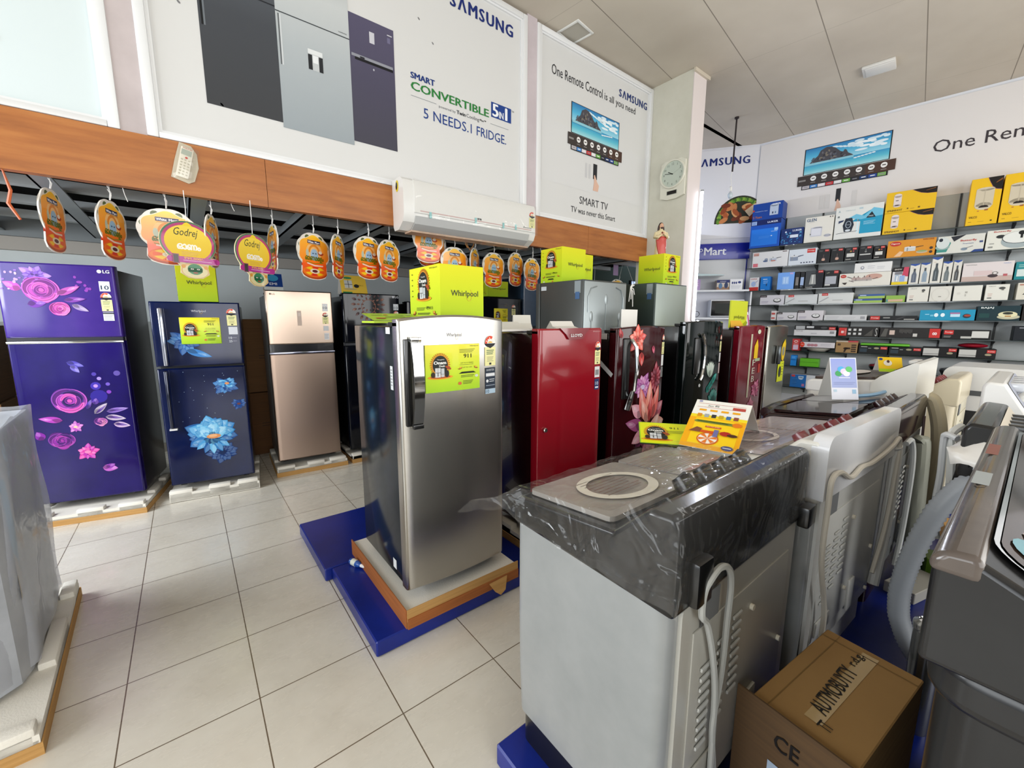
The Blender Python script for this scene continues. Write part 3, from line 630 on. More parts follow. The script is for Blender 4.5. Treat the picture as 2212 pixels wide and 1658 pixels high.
# ---- purple two-door fridge with roses
W, D, H = .627, .62, 1.785
t = thing('refrigerator', 'tall glossy purple two-door refrigerator printed with pink roses', 'refrigerator', (-.988, 4.448, .1), math.radians(-12))
cabinet(t, W, D, H-.01, mt('26242f', .3, coat=.3))
PUR = m_gloss('purple_floral_panel', '150a4c', '201264', 2.2, .1, 1); PURU = m_gloss('purple_upper_panel', '2c1c72', '472f86', 1.6, .1, 1)
d1 = door(W, 1.265, H, .06, PURU, .006).build('upper_door', t); d2 = door(W, .03, 1.235, .06, PUR, .006).build('lower_door', t)
MB().box(.004, W-.004, .004, .05, 1.236, 1.264, mt('1a1824', .3)).box(.0, W, -.008, .0, 1.222, 1.238, CHROME, .003).build('chrome_strip', d2)
a = Art((0, 0, 0), warp=warp(W, .006), eps=.0004)
pk = ['c04ab0', 'a436a8', 'd465b8', '8a2a98']; lp = ['b46ac8', 'caa2c0', '9a5ab8']
rose(a, .222, 1.60, .105, ['b848b0', 'a03aa6', 'd05ab4', '9030a0'], 2, .95); rose(a, .305, 1.47, .058, ['d850b0', 'a82e96', 'ea78c0'], 8, .95, .5)
bloom(a, .20, 1.70, .10, 5, ['7a50b4', '9468c0', '6a40a8'], 1, .8, 1.2)
a.petal(.30, 1.57, .14, .025, .45, 'b050a8', 7).petal(.33, 1.53, .12, .02, .1, '7a3aa0', 7).petal(.37, 1.50, .10, .02, -.5, '9a86b4', 7).petal(.14, 1.50, .10, .03, .1, '6a2f9c', 3).petal(.12, 1.60, .10, .03, 2.6, 'c04ab0', 1)
rnd = random.Random(2)
for k in range(26): a.ell(.02+rnd.random()*.17, 1.60+rnd.random()*.13, .004+.007*rnd.random(), .004+.007*rnd.random(), ['b090d8', 'c8a8e0', '8a62c8'][k % 3], 1, 8)
for k in range(7): a.ell(.40+rnd.random()*.08, 1.60+rnd.random()*.1, .008+.012*rnd.random(), .01, '8a3aa8', 1, 8)
a.cut('floral_print', d1)
a.ell(.543, 1.742, .013, .013, 'dcdce4', 3, 16).text('LG', .562, 1.730, .038, .024, 'dcdce4', 3, .03)
a.cut('wordmark', d1); a.rect(.532, 1.60, .592, 1.672, 'dfe4ea', 3).text('10', .54, 1.612, .045, .03, '2a3a52', 4, .01)
a.cut('warranty_label', d1); star_label(a, .53, 1.455, .062, .135, 3); a.cut('energy_label', d1); a.rect(.532, 1.385, .592, 1.448, 'd5d8dc', 3).rect(.532, 1.435, .592, 1.445, '2c2c34', 4).lines(.537, 1.425, .05, 4, .011, .003, '8a8a94', 4)
a.cut('service_label', d1)
# lower door artwork
rose(a, .275, .80, .105, ['a038ac', '6a2090', 'd050b0', '30106a'], 3, .98); rose(a, .43, .625, .042, ['c060b8', '5a2080', 'e088c0'], 4, .8)
bloom(a, .285, .60, .055, 5, ['c06ac0', 'a850b0', 'd890c8'], 3, .9, .3, 'e0c0a0'); a.petal(.22, .655, .13, .025, 2.95, 'a43aa8', 2)
for u, v, L, w_, an, c in ((.40, .69, .11, .022, .75, 'a89ab0'), (.47, .70, .13, .02, .12, '8a6cc0'), (.46, .66, .12, .024, -.22, 'b8a8c0'), (.50, .60, .10, .024, -.25, 'c4a8cc'), (.41, .76, .05, .02, 1.3, '5a36a0'), (.36, .73, .08, .016, 1.1, '4a2c98')): a.petal(u, v, L, w_, an, c, 3).petal(u+.008, v, L*.8, w_*.4, an, '5a3a90', 4)
a.petal(.29, 1.085, .10, .022, -.35, '4a40a8', 2).petal(.31, 1.06, .07, .02, -.9, '6a60b8', 2)
rose(a, .20, .505, .08, ['8a2a9c', '6a1e8c', 'a034a0', '4a1678'], 1, .8); bloom(a, .33, .40, .085, 5, ['c83a9a', 'b030a0', 'dc58a8'], 2, .85, .2, 'e080b0'); a.petal(.10, .52, .07, .03, 2.0, '7a2494', 1)
a.petal(.40, .265, .09, .03, -.2, 'b860c0', 2).petal(.42, .26, .06, .02, .4, '8a3aa8', 3)
for u, v, r_, c in ((.43, .90, .03, '3a28a0'), (.43, .90, .013, 'b088d0'), (.455, .955, .013, '9a84d0'), (.50, .91, .013, '6a50b8'), (.50, .85, .014, '7a3ab0'), (.56, .99, .02, '5a4a9c'), (.43, .99, .014, '4a38a0'), (.44, .82, .05, '2a1c88')): a.ell(u, v, r_, r_, c, 1.5 if r_ < .025 else 1, 12)
a.build('floral_print', d2)
foam_tray('foam packing tray with a thin cardboard edge under the purple refrigerator', (-1.05, 4.31, 0), .70, .70, .10, math.radians(-12))

# ---- midnight blue two-door fridge with blue flowers
W, D, H = .59, .62, 1.535
t = thing('refrigerator', 'dark blue two-door refrigerator printed with large pale blue flowers', 'refrigerator', (-.207, 4.304, .1), math.radians(-7.3))
cabinet(t, W, D, H-.01, mt('101626', .3, coat=.3))
NAV = m_gloss('midnight_blue_panel', '060d2c', '0c1b4a', 1.6, .08, 1)
d1 = door(W, 1.022, H, .06, NAV, .004).build('upper_door', t); d2 = door(W, .03, 1.005, .06, NAV, .004).build('lower_door', t)
MB().box(.055, .083, -.05, -.012, 1.03, 1.485, mt('a9adbb', .12, .8), .008).box(.06, .078, -.018, -.002, 1.04, 1.06, BLKM).box(.06, .078, -.018, -.002, 1.45, 1.47, BLKM).build('door_handle', d1)
MB().box(.045, .068, -.045, -.012, .52, .99, mt('23283c', .12, .5, coat=.5), .008).box(.04, .09, -.047, -.010, .505, .518, mt('d8d8d8', .3)).box(.05, .065, -.018, -.002, .54, .56, BLKM).box(.05, .065, -.018, -.002, .95, .97, BLKM).build('door_handle', d2)
a = Art((0, 0, 0), warp=warp(W, .004), eps=.0004)
bl = ['2f78b8', '4a98d0', '1f5a9c', '6ab4e0']
bloom(a, .20, 1.22, .13, 9, ['1d4f96', '2c68ae', '174084'], 1, .9, .3); a.petal(.2, 1.15, .18, .03, -.35, '3a7cc0', 2)
a.cut('floral_print', d1)
bloom(a, .435, .84, .105, 10, ['1c4c92', '2a6cb2', '174080'], 1, .8, .2); bloom(a, .45, .86, .075, 9, bl, 3, .7, .5, 'd8905a')
bloom(a, .52, .675, .065, 9, ['163a7c', '1d4a90'], 1, .85, .1, '6a3a3a'); bloom(a, .37, .26, .14, 9, ['12306a', '163a78'], 1, .7, .3)
bloom(a, .305, .44, .205, 15, ['1f5ea2', '2c78bc', '174a8c'], 2, .72, .1, None, 0, 360, 1.5); bloom(a, .31, .44, .17, 11, ['4a9cd4', '3488c4', '68b4de'], 5, .95, 0, None, -15, 195, 1.7); bloom(a, .31, .43, .12, 8, ['6ab8e2', '8cc8e8', '4a9cd4'], 8, .9, 0, None, 10, 170, 1.7)
for k in range(7): a.petal(.31, .41, .15, .035, math.radians(195+25*k), bl[k % 4], 7+.1*k)
a.ell(.32, .415, .05, .02, 'd8905a', 11).ell(.315, .42, .03, .012, 'e8b080', 12)
for k in range(24): a.ell(.1+rnd.random()*.44, .55+rnd.random()*.44, .0022, .0022, 'b8d4ea', 1, 6)
a.cut('floral_print', d2)
whirl(a, .262, 1.45, .095, .022, 'c9ccd4', 3); a.cut('wordmark', d1)
star_label(a, .495, 1.345, .068, .14, 3); a.cut('energy_label', d1); a.rect(.50, 1.272, .563, 1.335, 'cfd2d8', 3); a.text('10', .497, 1.235, .022, .017, 'dfe3ea', 3).text('years', .522, 1.238, .03, .01, 'aab').text('25', .497, 1.207, .022, .017, 'dfe3ea', 3).text('years', .522, 1.21, .03, .01, 'aab')
a.build('service_label', d1)
c_ = MB().box(.178, .445, -.012, -.0055, 1.198, 1.412, m_grad('lime_card_small', [(0, 'a0cc2c'), (.5, 'c5dc20'), (1, 'ecdf12')], 2, .3, 1.19, 1.41), .003).build('promotional_card', t)
a = Art((0, -.0125, 0)); promo(a, .178, 1.198, .267, .214); a.build('printed_offer', c_)
foam_tray('plain white foam packing tray under the dark blue flowered refrigerator', (-.235, 4.25, 0), .645, .70, .10, math.radians(-7.3), False)
lime_box('lime green promotional cube standing on the dark blue flowered refrigerator', (-.02, 4.42, 1.644), .27, .25, .30, math.radians(-4), True)
# its narrow side stays plain, the front carries only the wordmark
# ---- rose gold two-door fridge
W, D, H = .575, .66, 1.665
t = thing('refrigerator', 'plain rose gold two-door refrigerator with black handle gap', 'refrigerator', (.60, 4.433, .1), math.radians(-3))
cabinet(t, W, D, H-.03, mt('46484a', .35, .3))
RG = m_steel('b09a8c', 'rose_gold_steel', .34, (40, 40, 1)); RG2 = m_steel('c9b4a4', 'rose_gold_upper', .34, (40, 40, 1))
d1 = door(W, 1.165, H, .06, RG2, .003).build('upper_door', t); d2 = door(W, .03, 1.075, .06, RG, .003).build('lower_door', t)
MB().box(.008, W-.008, .015, .058, 1.075, 1.165, mt('15161c', .2, coat=.6)).box(.0, W, -.004, .01, 1.072, 1.09, mt('9a9db0', .12, .9), .003).build('handle_recess', d2)
a = Art((0, 0, 0), warp=warp(W, .003), eps=.0004)
a.ell(.045, 1.63, .009, .009, '8d7a70', 2, 12).text('LG', .058, 1.622, .025, .015, '8d7a70', 2, .02)
a.cut('wordmark', d1); a.rect(.483, 1.478, .532, 1.552, 'dcdcdc', 2).text('10', .488, 1.50, .038, .022, '33404e', 3)
star_label(a, .478, 1.355, .055, .11, 2); a.rect(.482, 1.288, .53, 1.335, 'c8cacc', 2).rect(.486, 1.20, .53, 1.265, 'd8d8da', 2).lines(.49, 1.25, .035, 5, .01, .003, '8a8c90', 3)
a.cut('energy_label', d1); a.rect(.255, 1.34, .292, 1.48, 'c6b3a6', 2).rect(.262, 1.43, .286, 1.46, 'd3c4ba', 3)
a.build('display_mark', d1)
foam_tray('foam packing tray with a cardboard edge under the rose gold refrigerator', (.565, 4.35, 0), .65, .74, .10, math.radians(-3))
# ---- black fridge with copper mandala
W, D, H = .60, .66, 1.665
t = thing('refrigerator', 'glossy black two-door refrigerator with a copper mandala print', 'refrigerator', (1.277, 4.40, .1))
cabinet(t, W, D, H-.02, BLACK)
BG = m_gloss('black_glass_panel', '07080d', '10131c', 2, .06, 1)
d1 = door(W, 1.165, H, .06, BG, .004).build('upper_door', t); d2 = door(W, .03, 1.13, .06, BG, .004).build('lower_door', t)
MB().box(0, W, -.002, .012, 1.135, 1.155, mt('8c8f98', .15, .9)).build('handle_strip', d2)
a = Art((0, 0, 0), warp=warp(W, .004), eps=.0004)
for r_, n_, L in ((.13, 18, .05), (.09, 14, .035), (.05, 10, .03)):
    for k in range(n_):
        th = 2*PI*k/n_; u, v = .26+r_*math.cos(th), 1.555+r_*math.sin(th)
        if v < 1.645: a.petal(u, v, min(L, (1.66-v)), L*.28, th, ['6a4238', '7c5244', '4c3030'][k % 3], 2)
a.ring(.26, 1.53, .075, .075, .006, '8a5a48', 2)
a.cut('mandala_print', d1); a.ell(.53, 1.64, .013, .013, 'c9ccd2', 3, 14).text('LG', .55, 1.628, .04, .024, 'c9ccd2', 3, .02); a.rect(.528, 1.50, .585, 1.565, 'd4d8dc', 3).text('10', .534, 1.51, .045, .028, '2a3a44', 4)
star_label(a, .53, 1.38, .055, .11, 3)
a.build('energy_label', d1)
foam_tray('foam packing tray half hidden behind the steel refrigerator, under the black mandala refrigerator', (1.262, 4.32, 0), .645, .74, .10)
# ---- further black fridges in the back row
def plain_double(x, y, W, D, H, lab, side, panel, split=1.15, art=None, z=.1):
    t = thing('refrigerator', lab, 'refrigerator', (x, y, z)); cabinet(t, W, D, H-.01, side)
    d1 = door(W, split+.01, H, .06, panel, .004).build('upper_door', t); d2 = door(W, .03, split-.02, .06, panel, .004).build('lower_door', t)
    MB().box(.005, W-.005, .005, .05, split-.02, split+.01, BLKM).build('handle_gap', d2)
    if art: a = Art((0, 0, 0), warp=warp(W, .004), eps=.0004); art(a); a.build('stickers', t)
    return t
plain_double(1.98, 4.45, .62, .66, 1.60, 'black two-door refrigerator mostly hidden behind the large lime cube', BLACK, BG)
def _k6(a): whirl(a, .42, 1.585, .12, .02, '6a6c70', 2); star_label(a, .60, 1.46, .065, .135, 2)
t6 = plain_double(2.84, 4.40, .76, .66, 1.68, 'black refrigerator with an energy label, behind the maroon plain refrigerator', BLACK, BG, 1.1, _k6)
c_ = MB().box(.31, .53, -.012, -.0055, 1.37, 1.545, LIMEP, .003).build('promotional_card', t6); a = Art((0, -.0125, 0)); promo(a, .31, 1.37, .22, .175); a.build('printed_offer', c_)
plain_double(3.66, 4.42, .60, .66, 2.0, 'tall blue-grey refrigerator edge beside the grey fridge backs', mt('2a3a50', .3, .4), m_gloss('blue_grey_panel', '22344c', '31465f', 2, .15, .6), 1.3)
for i, (x, y, w_, d_, h_) in enumerate(((1.97, 4.40, .64, .72, .1), (2.83, 4.36, .78, .72, .1), (3.65, 4.38, .62, .72, .1))):
    foam_tray('foam packing tray in the back row, hidden behind the front fridges', (x, y, 0), w_, d_, h_, group=None)['group'] = 'hidden packing trays of the back row'
lb = lime_box('small lime cube on the black refrigerator, its top hidden by hanging signs', (3.12, 4.50, 1.80), .34, .25, .20, 0, True)
mg = thing('promotional_box', 'small magenta carton beside the small lime cube on the black refrigerator', 'box', (2.98, 4.60, 1.80)); MB().box(0, .12, 0, .2, 0, .2, mt('8c1c8e', .4)).build('carton', mg); Art((0, -.001, 0)).text('C', .03, .06, .06, .07, '2a0a30', 2, .03).build('printed_front', mg)

# ---- front island row -------------------------------------------------
BLUE = m_gloss('blue_platform_paint', '0c1f70', '12298a', 3, .28, .3)
PZ = .08
struct_plat = lambda n, lab, x0, x1, y0, y1, z: tag(MB().box(x0, x1, y0, y1, .002, z, BLUE, .006, 1).build(n), lab, 'platform')
struct_plat('display_platform', 'low blue wooden platform under the steel refrigerator, nearest section', .54, 3.0, 1.66, 2.37, PZ)
struct_plat('display_platform', 'low blue wooden platform section sticking out left behind the steel refrigerator', .505, 3.0, 2.378, 3.06, PZ)
struct_plat('display_platform', 'low blue wooden platform under the flowered single-door refrigerators', 3.008, 5.6, 1.60, 2.90, PZ)
struct_plat('display_platform', 'low blue wooden platform under the washing machines', .70, 7.1, -.62, .975, PZ)
def single(x, y, W, D, H, lab, side, panel, bow=.02, arch=.012, z=.2, cat='refrigerator'):
    t = thing('refrigerator', lab, cat, (x, y, z)); cabinet(t, W, D, H-.02, side)
    d = door(W, .02, H, .06, panel, bow, arch).build('door', t); return t, d
# brushed steel single door
W, H = .565, 1.30
t, d = single(.72, 1.715, W, .60, H, 'brushed steel single-door refrigerator with a lime promotional card, nearest fridge', m_gloss('black_blue_side', '0f161d', '19232c', 2, .14, .6), STEEL, .022, .022)
h = MB(); h.prism([(-.012, 0), (-.045, .03), (-.055, .10), (-.055, .30), (-.045, .37), (-.012, .40)], .036, .088, CHROME, 'x')
hh = MB()
pts = [(-.020, .82), (-.042, .84), (-.060, .93), (-.066, 1.02), (-.060, 1.11), (-.042, 1.20), (-.020, 1.22)]
hh.prism([(y_, z_) for y_, z_ in pts]+[(y_+.012, z_) for y_, z_ in pts[::-1]], .04, .088, CHROME, 'x'); hh.box(.018, .05, -.02, -.006, .825, 1.215, BLACK, .004)
hh.box(.039, .089, -.045, -.018, .815, .835, BLACK, .003).box(.039, .089, -.045, -.018, 1.205, 1.225, CHROME, .003); hh.build('door_handle', d)
a = Art((0, 0, 0), warp=warp(W, .022), eps=.0005)
whirl(a, .225, 1.217, .08, .022, '8c8c8c', 2); a.cut('wordmark', d)
star_label(a, .440, 1.072, .07, .15, 2); a.cut('energy_label', d)
a.rect(.442, .955, .508, 1.062, '2a3442', 2).text('INVERTER', .45, 1.045, .05, .01, 'c9ccd0', 3).rect(.446, 1.018, .504, 1.034, 'd5d7da', 3).ell(.455, .995, .008, .008, 'd5d7da', 3).lines(.468, 1.0, .034, 2, .01, .004, 'b9bdc2', 3).rect(.446, .97, .504, .974, '8a93a0', 3)
a.rect(.442, .93, .508, .954, 'a9c0d2', 2).text('10', .446, .934, .02, .016, '2c3c52', 3)
a.build('feature_label', d)
def curved_card(t, u0, u1, v0, v1, W, bow, mat, off=.006):
    B = bowfn(W, bow); mb = MB(); n = 12
    def f(s_, q): u = u0+(u1-u0)*s_; return (u, -B(u)-off, v0+(v1-v0)*q)
    mb.grid(f, n, 1, mat); o = len(mb.v)
    mb.add([(u0, -B(u0)-off, v0), (u0, -B(u0)+.0, v0), (u0, -B(u0)+.0, v1), (u0, -B(u0)-off, v1)], [(0, 1, 2, 3)], mt('6f8a1e', .5))
    mb.add([(u1, -B(u1)-off, v0), (u1, -B(u1)+.0, v0), (u1, -B(u1)+.0, v1), (u1, -B(u1)-off, v1)], [(3, 2, 1, 0)], mt('6f8a1e', .5))
    c = mb.build('promotional_card', t); a = Art((0, 0, 0), warp=warp(W, bow, off+.0006), eps=.0004); promo(a, u0, v0, u1-u0, v1-v0); a.build('printed_offer', c)
curved_card(t, .113, .402, .968, 1.186, W, .022, LIMEP, .008)
a = Art((-.001+.006, .60, 0), (0, -1, 0), (0, 0, 1)); a.rect(.485, .98, .515, 1.09, 'c9ccce').lines(.49, 1.07, .02, 6, .014, .004, '77797c').cut('side_label', t).rect(.42, .06, .46, .11, 'd4d6d8').cut('side_label', t).rect(.45, 1.235, .50, 1.265, 'd4d6d8', 1).build('side_label', t)
foam_tray('foam tray wrapped in brown cardboard under the steel refrigerator', (.685, 1.655, PZ), .655, .80, .105, 0, True, None, False)
for o in bpy.data.objects:
    pass
k = MB()
k.box(.680, .6845, 1.655, 2.45, PZ, .175, CARDD).box(.685, 1.34, 1.650, 1.6545, PZ+.035, .175, CARD).box(.685, 1.34, 1.645, 1.650, PZ, PZ+.05, CARDD)
k.add([(1.14, 1.644, PZ+.04), (1.26, 1.644, PZ+.045), (1.235, 1.625, PZ-.02), (1.20, 1.62, PZ-.035), (1.17, 1.63, PZ-.01)], [(0, 4, 3, 2, 1)], CARD)
tr = k.build('cardboard_sleeve'); tag(tr, 'torn cardboard sleeve folded round the foam tray of the steel refrigerator', 'cardboard')
b_ = thing('glue_bottle', 'small blue and white plastic bottle lying on the blue platform', 'bottle', (.66, 2.30, PZ+.018), math.radians(-70))
MB().lathe([(.001, -.055), (.018, -.05), (.019, .01), (.012, .03), (.007, .036)], (0, 0, 0), mt('1f4fa0', .3, coat=.4), 16, 'x').build('body', b_)
MB().lathe([(.007, .034), (.010, .038), (.008, .06), (.003, .072)], (0, 0, 0), mt('e6e6e6', .4), 14, 'x').build('cap', b_)
MB().lathe([(.0195, -.035), (.0197, .0)], (0, 0, 0), mt('d8dcd0', .5), 16, 'x').build('label_band', b_)
lime_box('large lime promotional cube standing on the steel refrigerator', (1.035, 1.915, 1.482), .268, .355, .298)
fl = thing('promotional_box', 'flattened lime carton lying on the left side of the steel refrigerator top', 'box', (.74, 2.05, 1.482))
MB().add([(0, 0, .012), (.28, 0, .012), (.28, .18, .05), (0, .18, .05)], [(0, 1, 2, 3)], mt('9fc62c', .4)).box(0, .28, 0, .18, 0, .01, mt('b3cf30', .4)).build('carton', fl)
a = Art((0, .0, .0135), (1, 0, 0), (0, .978, .206)); a.lines(.03, .13, .06, 2, .012, .004, '3c4a20').ell(.11, .135, .012, .008, 'c8683a', 2).lines(.16, .13, .05, 2, .012, .004, '3c4a20').ell(.24, .135, .016, .01, 'b9c2b0', 2).rect(.09, .08, .2, .088, '22281a').lines(.03, .04, .05, 1, .01, .02, 'b04a24'); a.build('printed_face', fl)

# plain maroon single door
W, H = .545, 1.25
RED = mt('8c0f1e', .14, coat=.4); REDS = mt('220608', .25, coat=.5)
t, d = single(1.565, 1.75, W, .58, H, 'plain glossy red single-door refrigerator with a notched grip at the top', REDS, RED, .006, 0)
n_ = MB(); n_.prism([(.15, 1.252), (.20, 1.215), (.225, 1.185), (.345, 1.185), (.365, 1.215), (.41, 1.252)], -.018, -.004, mt('7a0f1c', .16, coat=1), 'y'); n_.build('grip', d)
a = Art((0, -.0195, 0)); a.text('LLOYD', .235, 1.20, .10, .018, 'dcdcdc', 2, .03).build('wordmark', t)
a = Art((0, 0, 0), warp=warp(W, .006), eps=.0005)
star_label(a, .475, 1.02, .055, .145, 2); a.cut('energy_label', d); a.rect(.478, .935, .527, 1.005, 'dadada', 2).rect(.484, .95, .52, .985, '8a8a8a', 3); a.rect(.48, .855, .525, .925, '2b3a66', 2).text('10', .488, .885, .028, .022, 'e0e4ee', 3).rect(.487, .865, .518, .875, 'e0e4ee', 3)
a.cut('feature_label', d); a.text('FRESH', .45, 1.225, .07, .008, 'c99', 2); a.build('small_print', d)
MB().lathe([(.012, -.012), (.014, -.009), (.014, .0), (.006, .002)], (.05, -.006, .658), CHROME, 16, 'y').build('lock', t)
foam_tray('white and dark red packing base glimpsed under the red refrigerator', (1.53, 1.72, PZ), .62, .70, .112)
# folded white boards on top
def folded(lab, x, y, w_, d_, h_, rz=0, z=1.432):
    t = thing('folded_board', lab, 'folded board', (x, y, z), rz); m_ = mt('d6d3cc', .6)
    MB().prism([(0, 0), (d_, 0), (d_*.98, .004), (d_*.62, h_), (.05, h_*.45), (0, .012)][:], 0, w_, m_, 'x').build('folded_sheet', t)
    return t
folded('long white folded board lying between the steel and red refrigerators', 1.30, 1.90, .36, .18, .055, .1, 1.433)
folded('white folded board standing up at the back of the red refrigerator top', 1.70, 2.14, .12, .12, .10, -.5)
folded('white folded board on the middle of the red refrigerator top', 1.86, 1.90, .20, .12, .06, .0)

# maroon single door with large pink flowers
W, H = .565, 1.245
MAR = m_gloss('maroon_floral_panel', '260509', '3a0a10', 2, .07, 1)
t, d = single(2.25, 1.74, W, .58, H, 'dark maroon curved single-door refrigerator printed with large pink flowers', mt('120506', .25, coat=.4), MAR, .026, .015)
B = bowfn(W, .026)
def bar(mb, us, v0, v1, wd, th, out, mat):
    path = [(us, -B(us)-.01, v0), (us+.005, -B(us)-out, v0+(v1-v0)*.12), (us+.01, -B(us)-out-.01, (v0+v1)/2), (us+.005, -B(us)-out, v0+(v1-v0)*.88), (us, -B(us)-.01, v1)]
    mb.tube(path, [wd]*5, mat, 8)
hb = MB(); bar(hb, .125, .78, 1.17, .013, .01, .045, CHROME); hb.box(.055, .125, -B(.09)-.010, -B(.09)+.012, .76, 1.18, mt('050505', .3), .02, 3); hb.tube([(.095, -B(.1)-.02, .69), (.105, -B(.1)-.035, .76), (.12, -B(.12)-.04, .82)], [.022, .02, .014], CHROME, 10); hb.build('door_handle', d)
a = Art((0, 0, 0), warp=warp(W, .026, .002), eps=.0006)
bloom(a, .19, 1.17, .12, 5, ['c8403c', 'd85848', 'e07868'], 2, .9, .3)
a.petal(.24, 1.08, .10, .03, -1.5, 'c04440', 3).petal(.04, 1.18, .07, .02, 1.9, '9c2c30', 2).petal(.38, 1.12, .06, .02, -1.3, 'c0506a', 2)
bloom(a, .27, .83, .125, 8, ['b060a0', '9a4a92', 'c880b4'], 2, 1.0, .2, 'c8b8d8'); bloom(a, .44, .88, .12, 6, ['7a1c2c', '902838', '68182a'], 1, 1.1, .5)
for u, v, L, w_, an, c, l in ((.32, .58, .26, .05, 1.85, 'd87068', 6), (.36, .57, .30, .05, 1.55, 'e89080', 7), (.41, .58, .26, .05, 1.25, 'd86860', 6), (.35, .56, .2, .04, 2.0, 'e8a090', 8), (.37, .56, .22, .028, 1.5, 'c84848', 9), (.28, .62, .15, .05, 2.5, 'e0a0b0', 5), (.30, .54, .2, .05, 2.9, '984878', 4), (.32, .50, .16, .05, 3.6, 'd898a8', 5), (.44, .58, .18, .06, .7, 'b05868', 5), (.42, .5, .2, .07, .2, 'd89888', 5), (.40, .42, .22, .08, 1.0, 'e0a898', 6), (.36, .36, .2, .06, 1.9, '8a3c5c', 5), (.34, .28, .2, .07, 1.2, 'c07888', 6), (.42, .28, .2, .07, 1.6, 'd89888', 6), (.22, .40, .2, .05, .7, '6a2450', 3)):
    a.petal(u, v, L, w_, an, c, l)
a.cut('floral_print', d)
star_label(a, .515, 1.05, .04, .145, 2); a.rect(.515, .965, .552, 1.045, 'd4d4d4', 2).rect(.515, .88, .55, .955, '8c8c8c', 2).lines(.519, .945, .028, 7, .01, .004, '3a3a3a', 3)
a.build('energy_label', d)
a = Art((-.002, .58, 0), (0, -1, 0), (0, 0, 1)); a.rect(.40, 1.17, .50, 1.21, 'a9a6a2').cut('side_label', t).poly([(.43, 1.0), (.45, 1.025), (.56, .94), (.545, .915)], 'c9cccc'); a.build('tape_strip', t)
foam_tray('foam packing tray under the pink flowered maroon refrigerator', (2.22, 1.70, PZ), .64, .70, .112)

# black single door with teal and white flowers
W, H = .60, 1.285
BLF = m_gloss('black_floral_panel', '05090a', '0a1412', 2, .06, 1)
t, d = single(3.12, 1.74, W, .58, H, 'black curved single-door refrigerator printed with white and teal flowers', mt('060607', .2, coat=.5), BLF, .03, .015)
B = bowfn(W, .03); hb = MB()
hb.tube([(.16+.075*math.cos(q), -B(.16)-.02, 1.0+.19*math.sin(q)) for q in [math.radians(-80+160*k/10) for k in range(11)]], .012, CHROME, 8)
hb.box(.10, .19, -B(.14)-.012, -B(.14)+.01, .86, 1.16, BLACK, .02, 3); hb.build('door_handle', d)
a = Art((0, 0, 0), warp=warp(W, .03, .002), eps=.0006)
for k in range(7): a.petal(.35+.004*k, .82, .14, .028, math.radians(50+13*k), 'c6d2c4' if k % 2 else 'a9bcae', 2+.1*k)
for k in range(7): a.petal(.31+.02*k, .70+.015*k, .09, .03, .6, ['1f8f84', '167068', '2aa090'][k % 3], 2+.2*k)
for k in range(7): a.petal(.46, .60, .12, .04, math.radians(30+20*k), ['0f6a60', '167a6e', '0c564e'][k % 3], 2+.1*k)
a.line([(.46, .60), (.44, .50), (.46, .38)], .012, '0f5a44', 2)
for k in range(9): a.petal(.27, .40, .17, .04, math.radians(30+17*k), 'b4c2b0' if k % 2 else '98aa9a', 2+.1*k)
a.cut('floral_print', d)
star_label(a, .535, 1.03, .042, .145, 2); a.rect(.535, .94, .575, 1.02, 'd0d0d0', 2).rect(.535, .84, .572, .93, 'b9a9a9', 2)
a.cut('energy_label', d); a.ell(.2, .765, .014, .014, 'c4c4c4', 3); a.build('lock', d)
foam_tray('foam packing tray under the black flowered refrigerator', (3.08, 1.70, PZ), .68, .70, .112)

# red single door with plastic film and stickers
W, H = .56, 1.245
t, d = single(4.07, 1.74, W, .58, H, 'red single-door refrigerator covered with crinkled protective film and stickers', mt('1a0406', .25, coat=.4), m_gloss('red_floral_panel', '5a0818', '7a0f22', 2.5, .1, 1), .015, .01)
a = Art((0, 0, 0), warp=warp(W, .015, .002), eps=.0006)
a.rect(.20, .55, .235, 1.17, 'b9b39c', 2).poly([(.29, .93), (.29, 1.05), (.35, 1.12), (.38, 1.05), (.38, .93)], 'e0b818', 3).ell(.38, 1.19, .04, .022, 'c9cbb4', 3)
for i, s_ in enumerate('FEB'): a.text(s_, .27, .86-i*.08, .07, .06, 'b9b3a6', 3, .02)
a.rect(.33, .90, .45, .93, '9cae8c', 3).rect(.33, .62, .47, .64, '8a9a80', 3).rect(.42, .78, .48, .87, 'a83028', 2)
bloom(a, .40, .62, .12, 7, ['8c2450', 'a83864', 'c86a8c'], 2, 1, .1); bloom(a, .30, .44, .12, 7, ['b05070', 'c87890'], 2, 1, .6)
a.build('floral_print', t)
foam_tray('foam packing tray under the film covered red refrigerator', (4.03, 1.70, PZ), .64, .70, .112)
# second steel single door, far end
W, H = .52, 1.24
t, d = single(4.72, 1.74, W, .58, H, 'narrow looking steel single-door refrigerator with yellow stickers at the far end of the row', BLACK, m_steel('a7a49a', 'olive_steel', .2), .015, .01)
hb = MB(); hb.box(.19, .225, -.06, -.02, .84, 1.04, mt('5a5e60', .2, .8), .012); hb.build('door_handle', d)
a = Art((0, 0, 0), warp=warp(W, .015, .002), eps=.0006)
a.poly([(.36, .88), (.33, .98), (.36, 1.05), (.43, 1.10), (.47, 1.05), (.46, .93), (.42, .86)], 'e2bd1c', 3).ell(.40, .97, .04, .05, '8a8a78', 4).rect(.27, .64, .46, .86, 'd3dc1e', 3).ell(.34, .75, .04, .06, '33382c', 4).lines(.39, .83, .05, 5, .03, .006, '5a6420', 4)
a.build('stickers', t)
foam_tray('foam packing tray under the far steel refrigerator', (4.68, 1.70, PZ), .60, .70, .112)
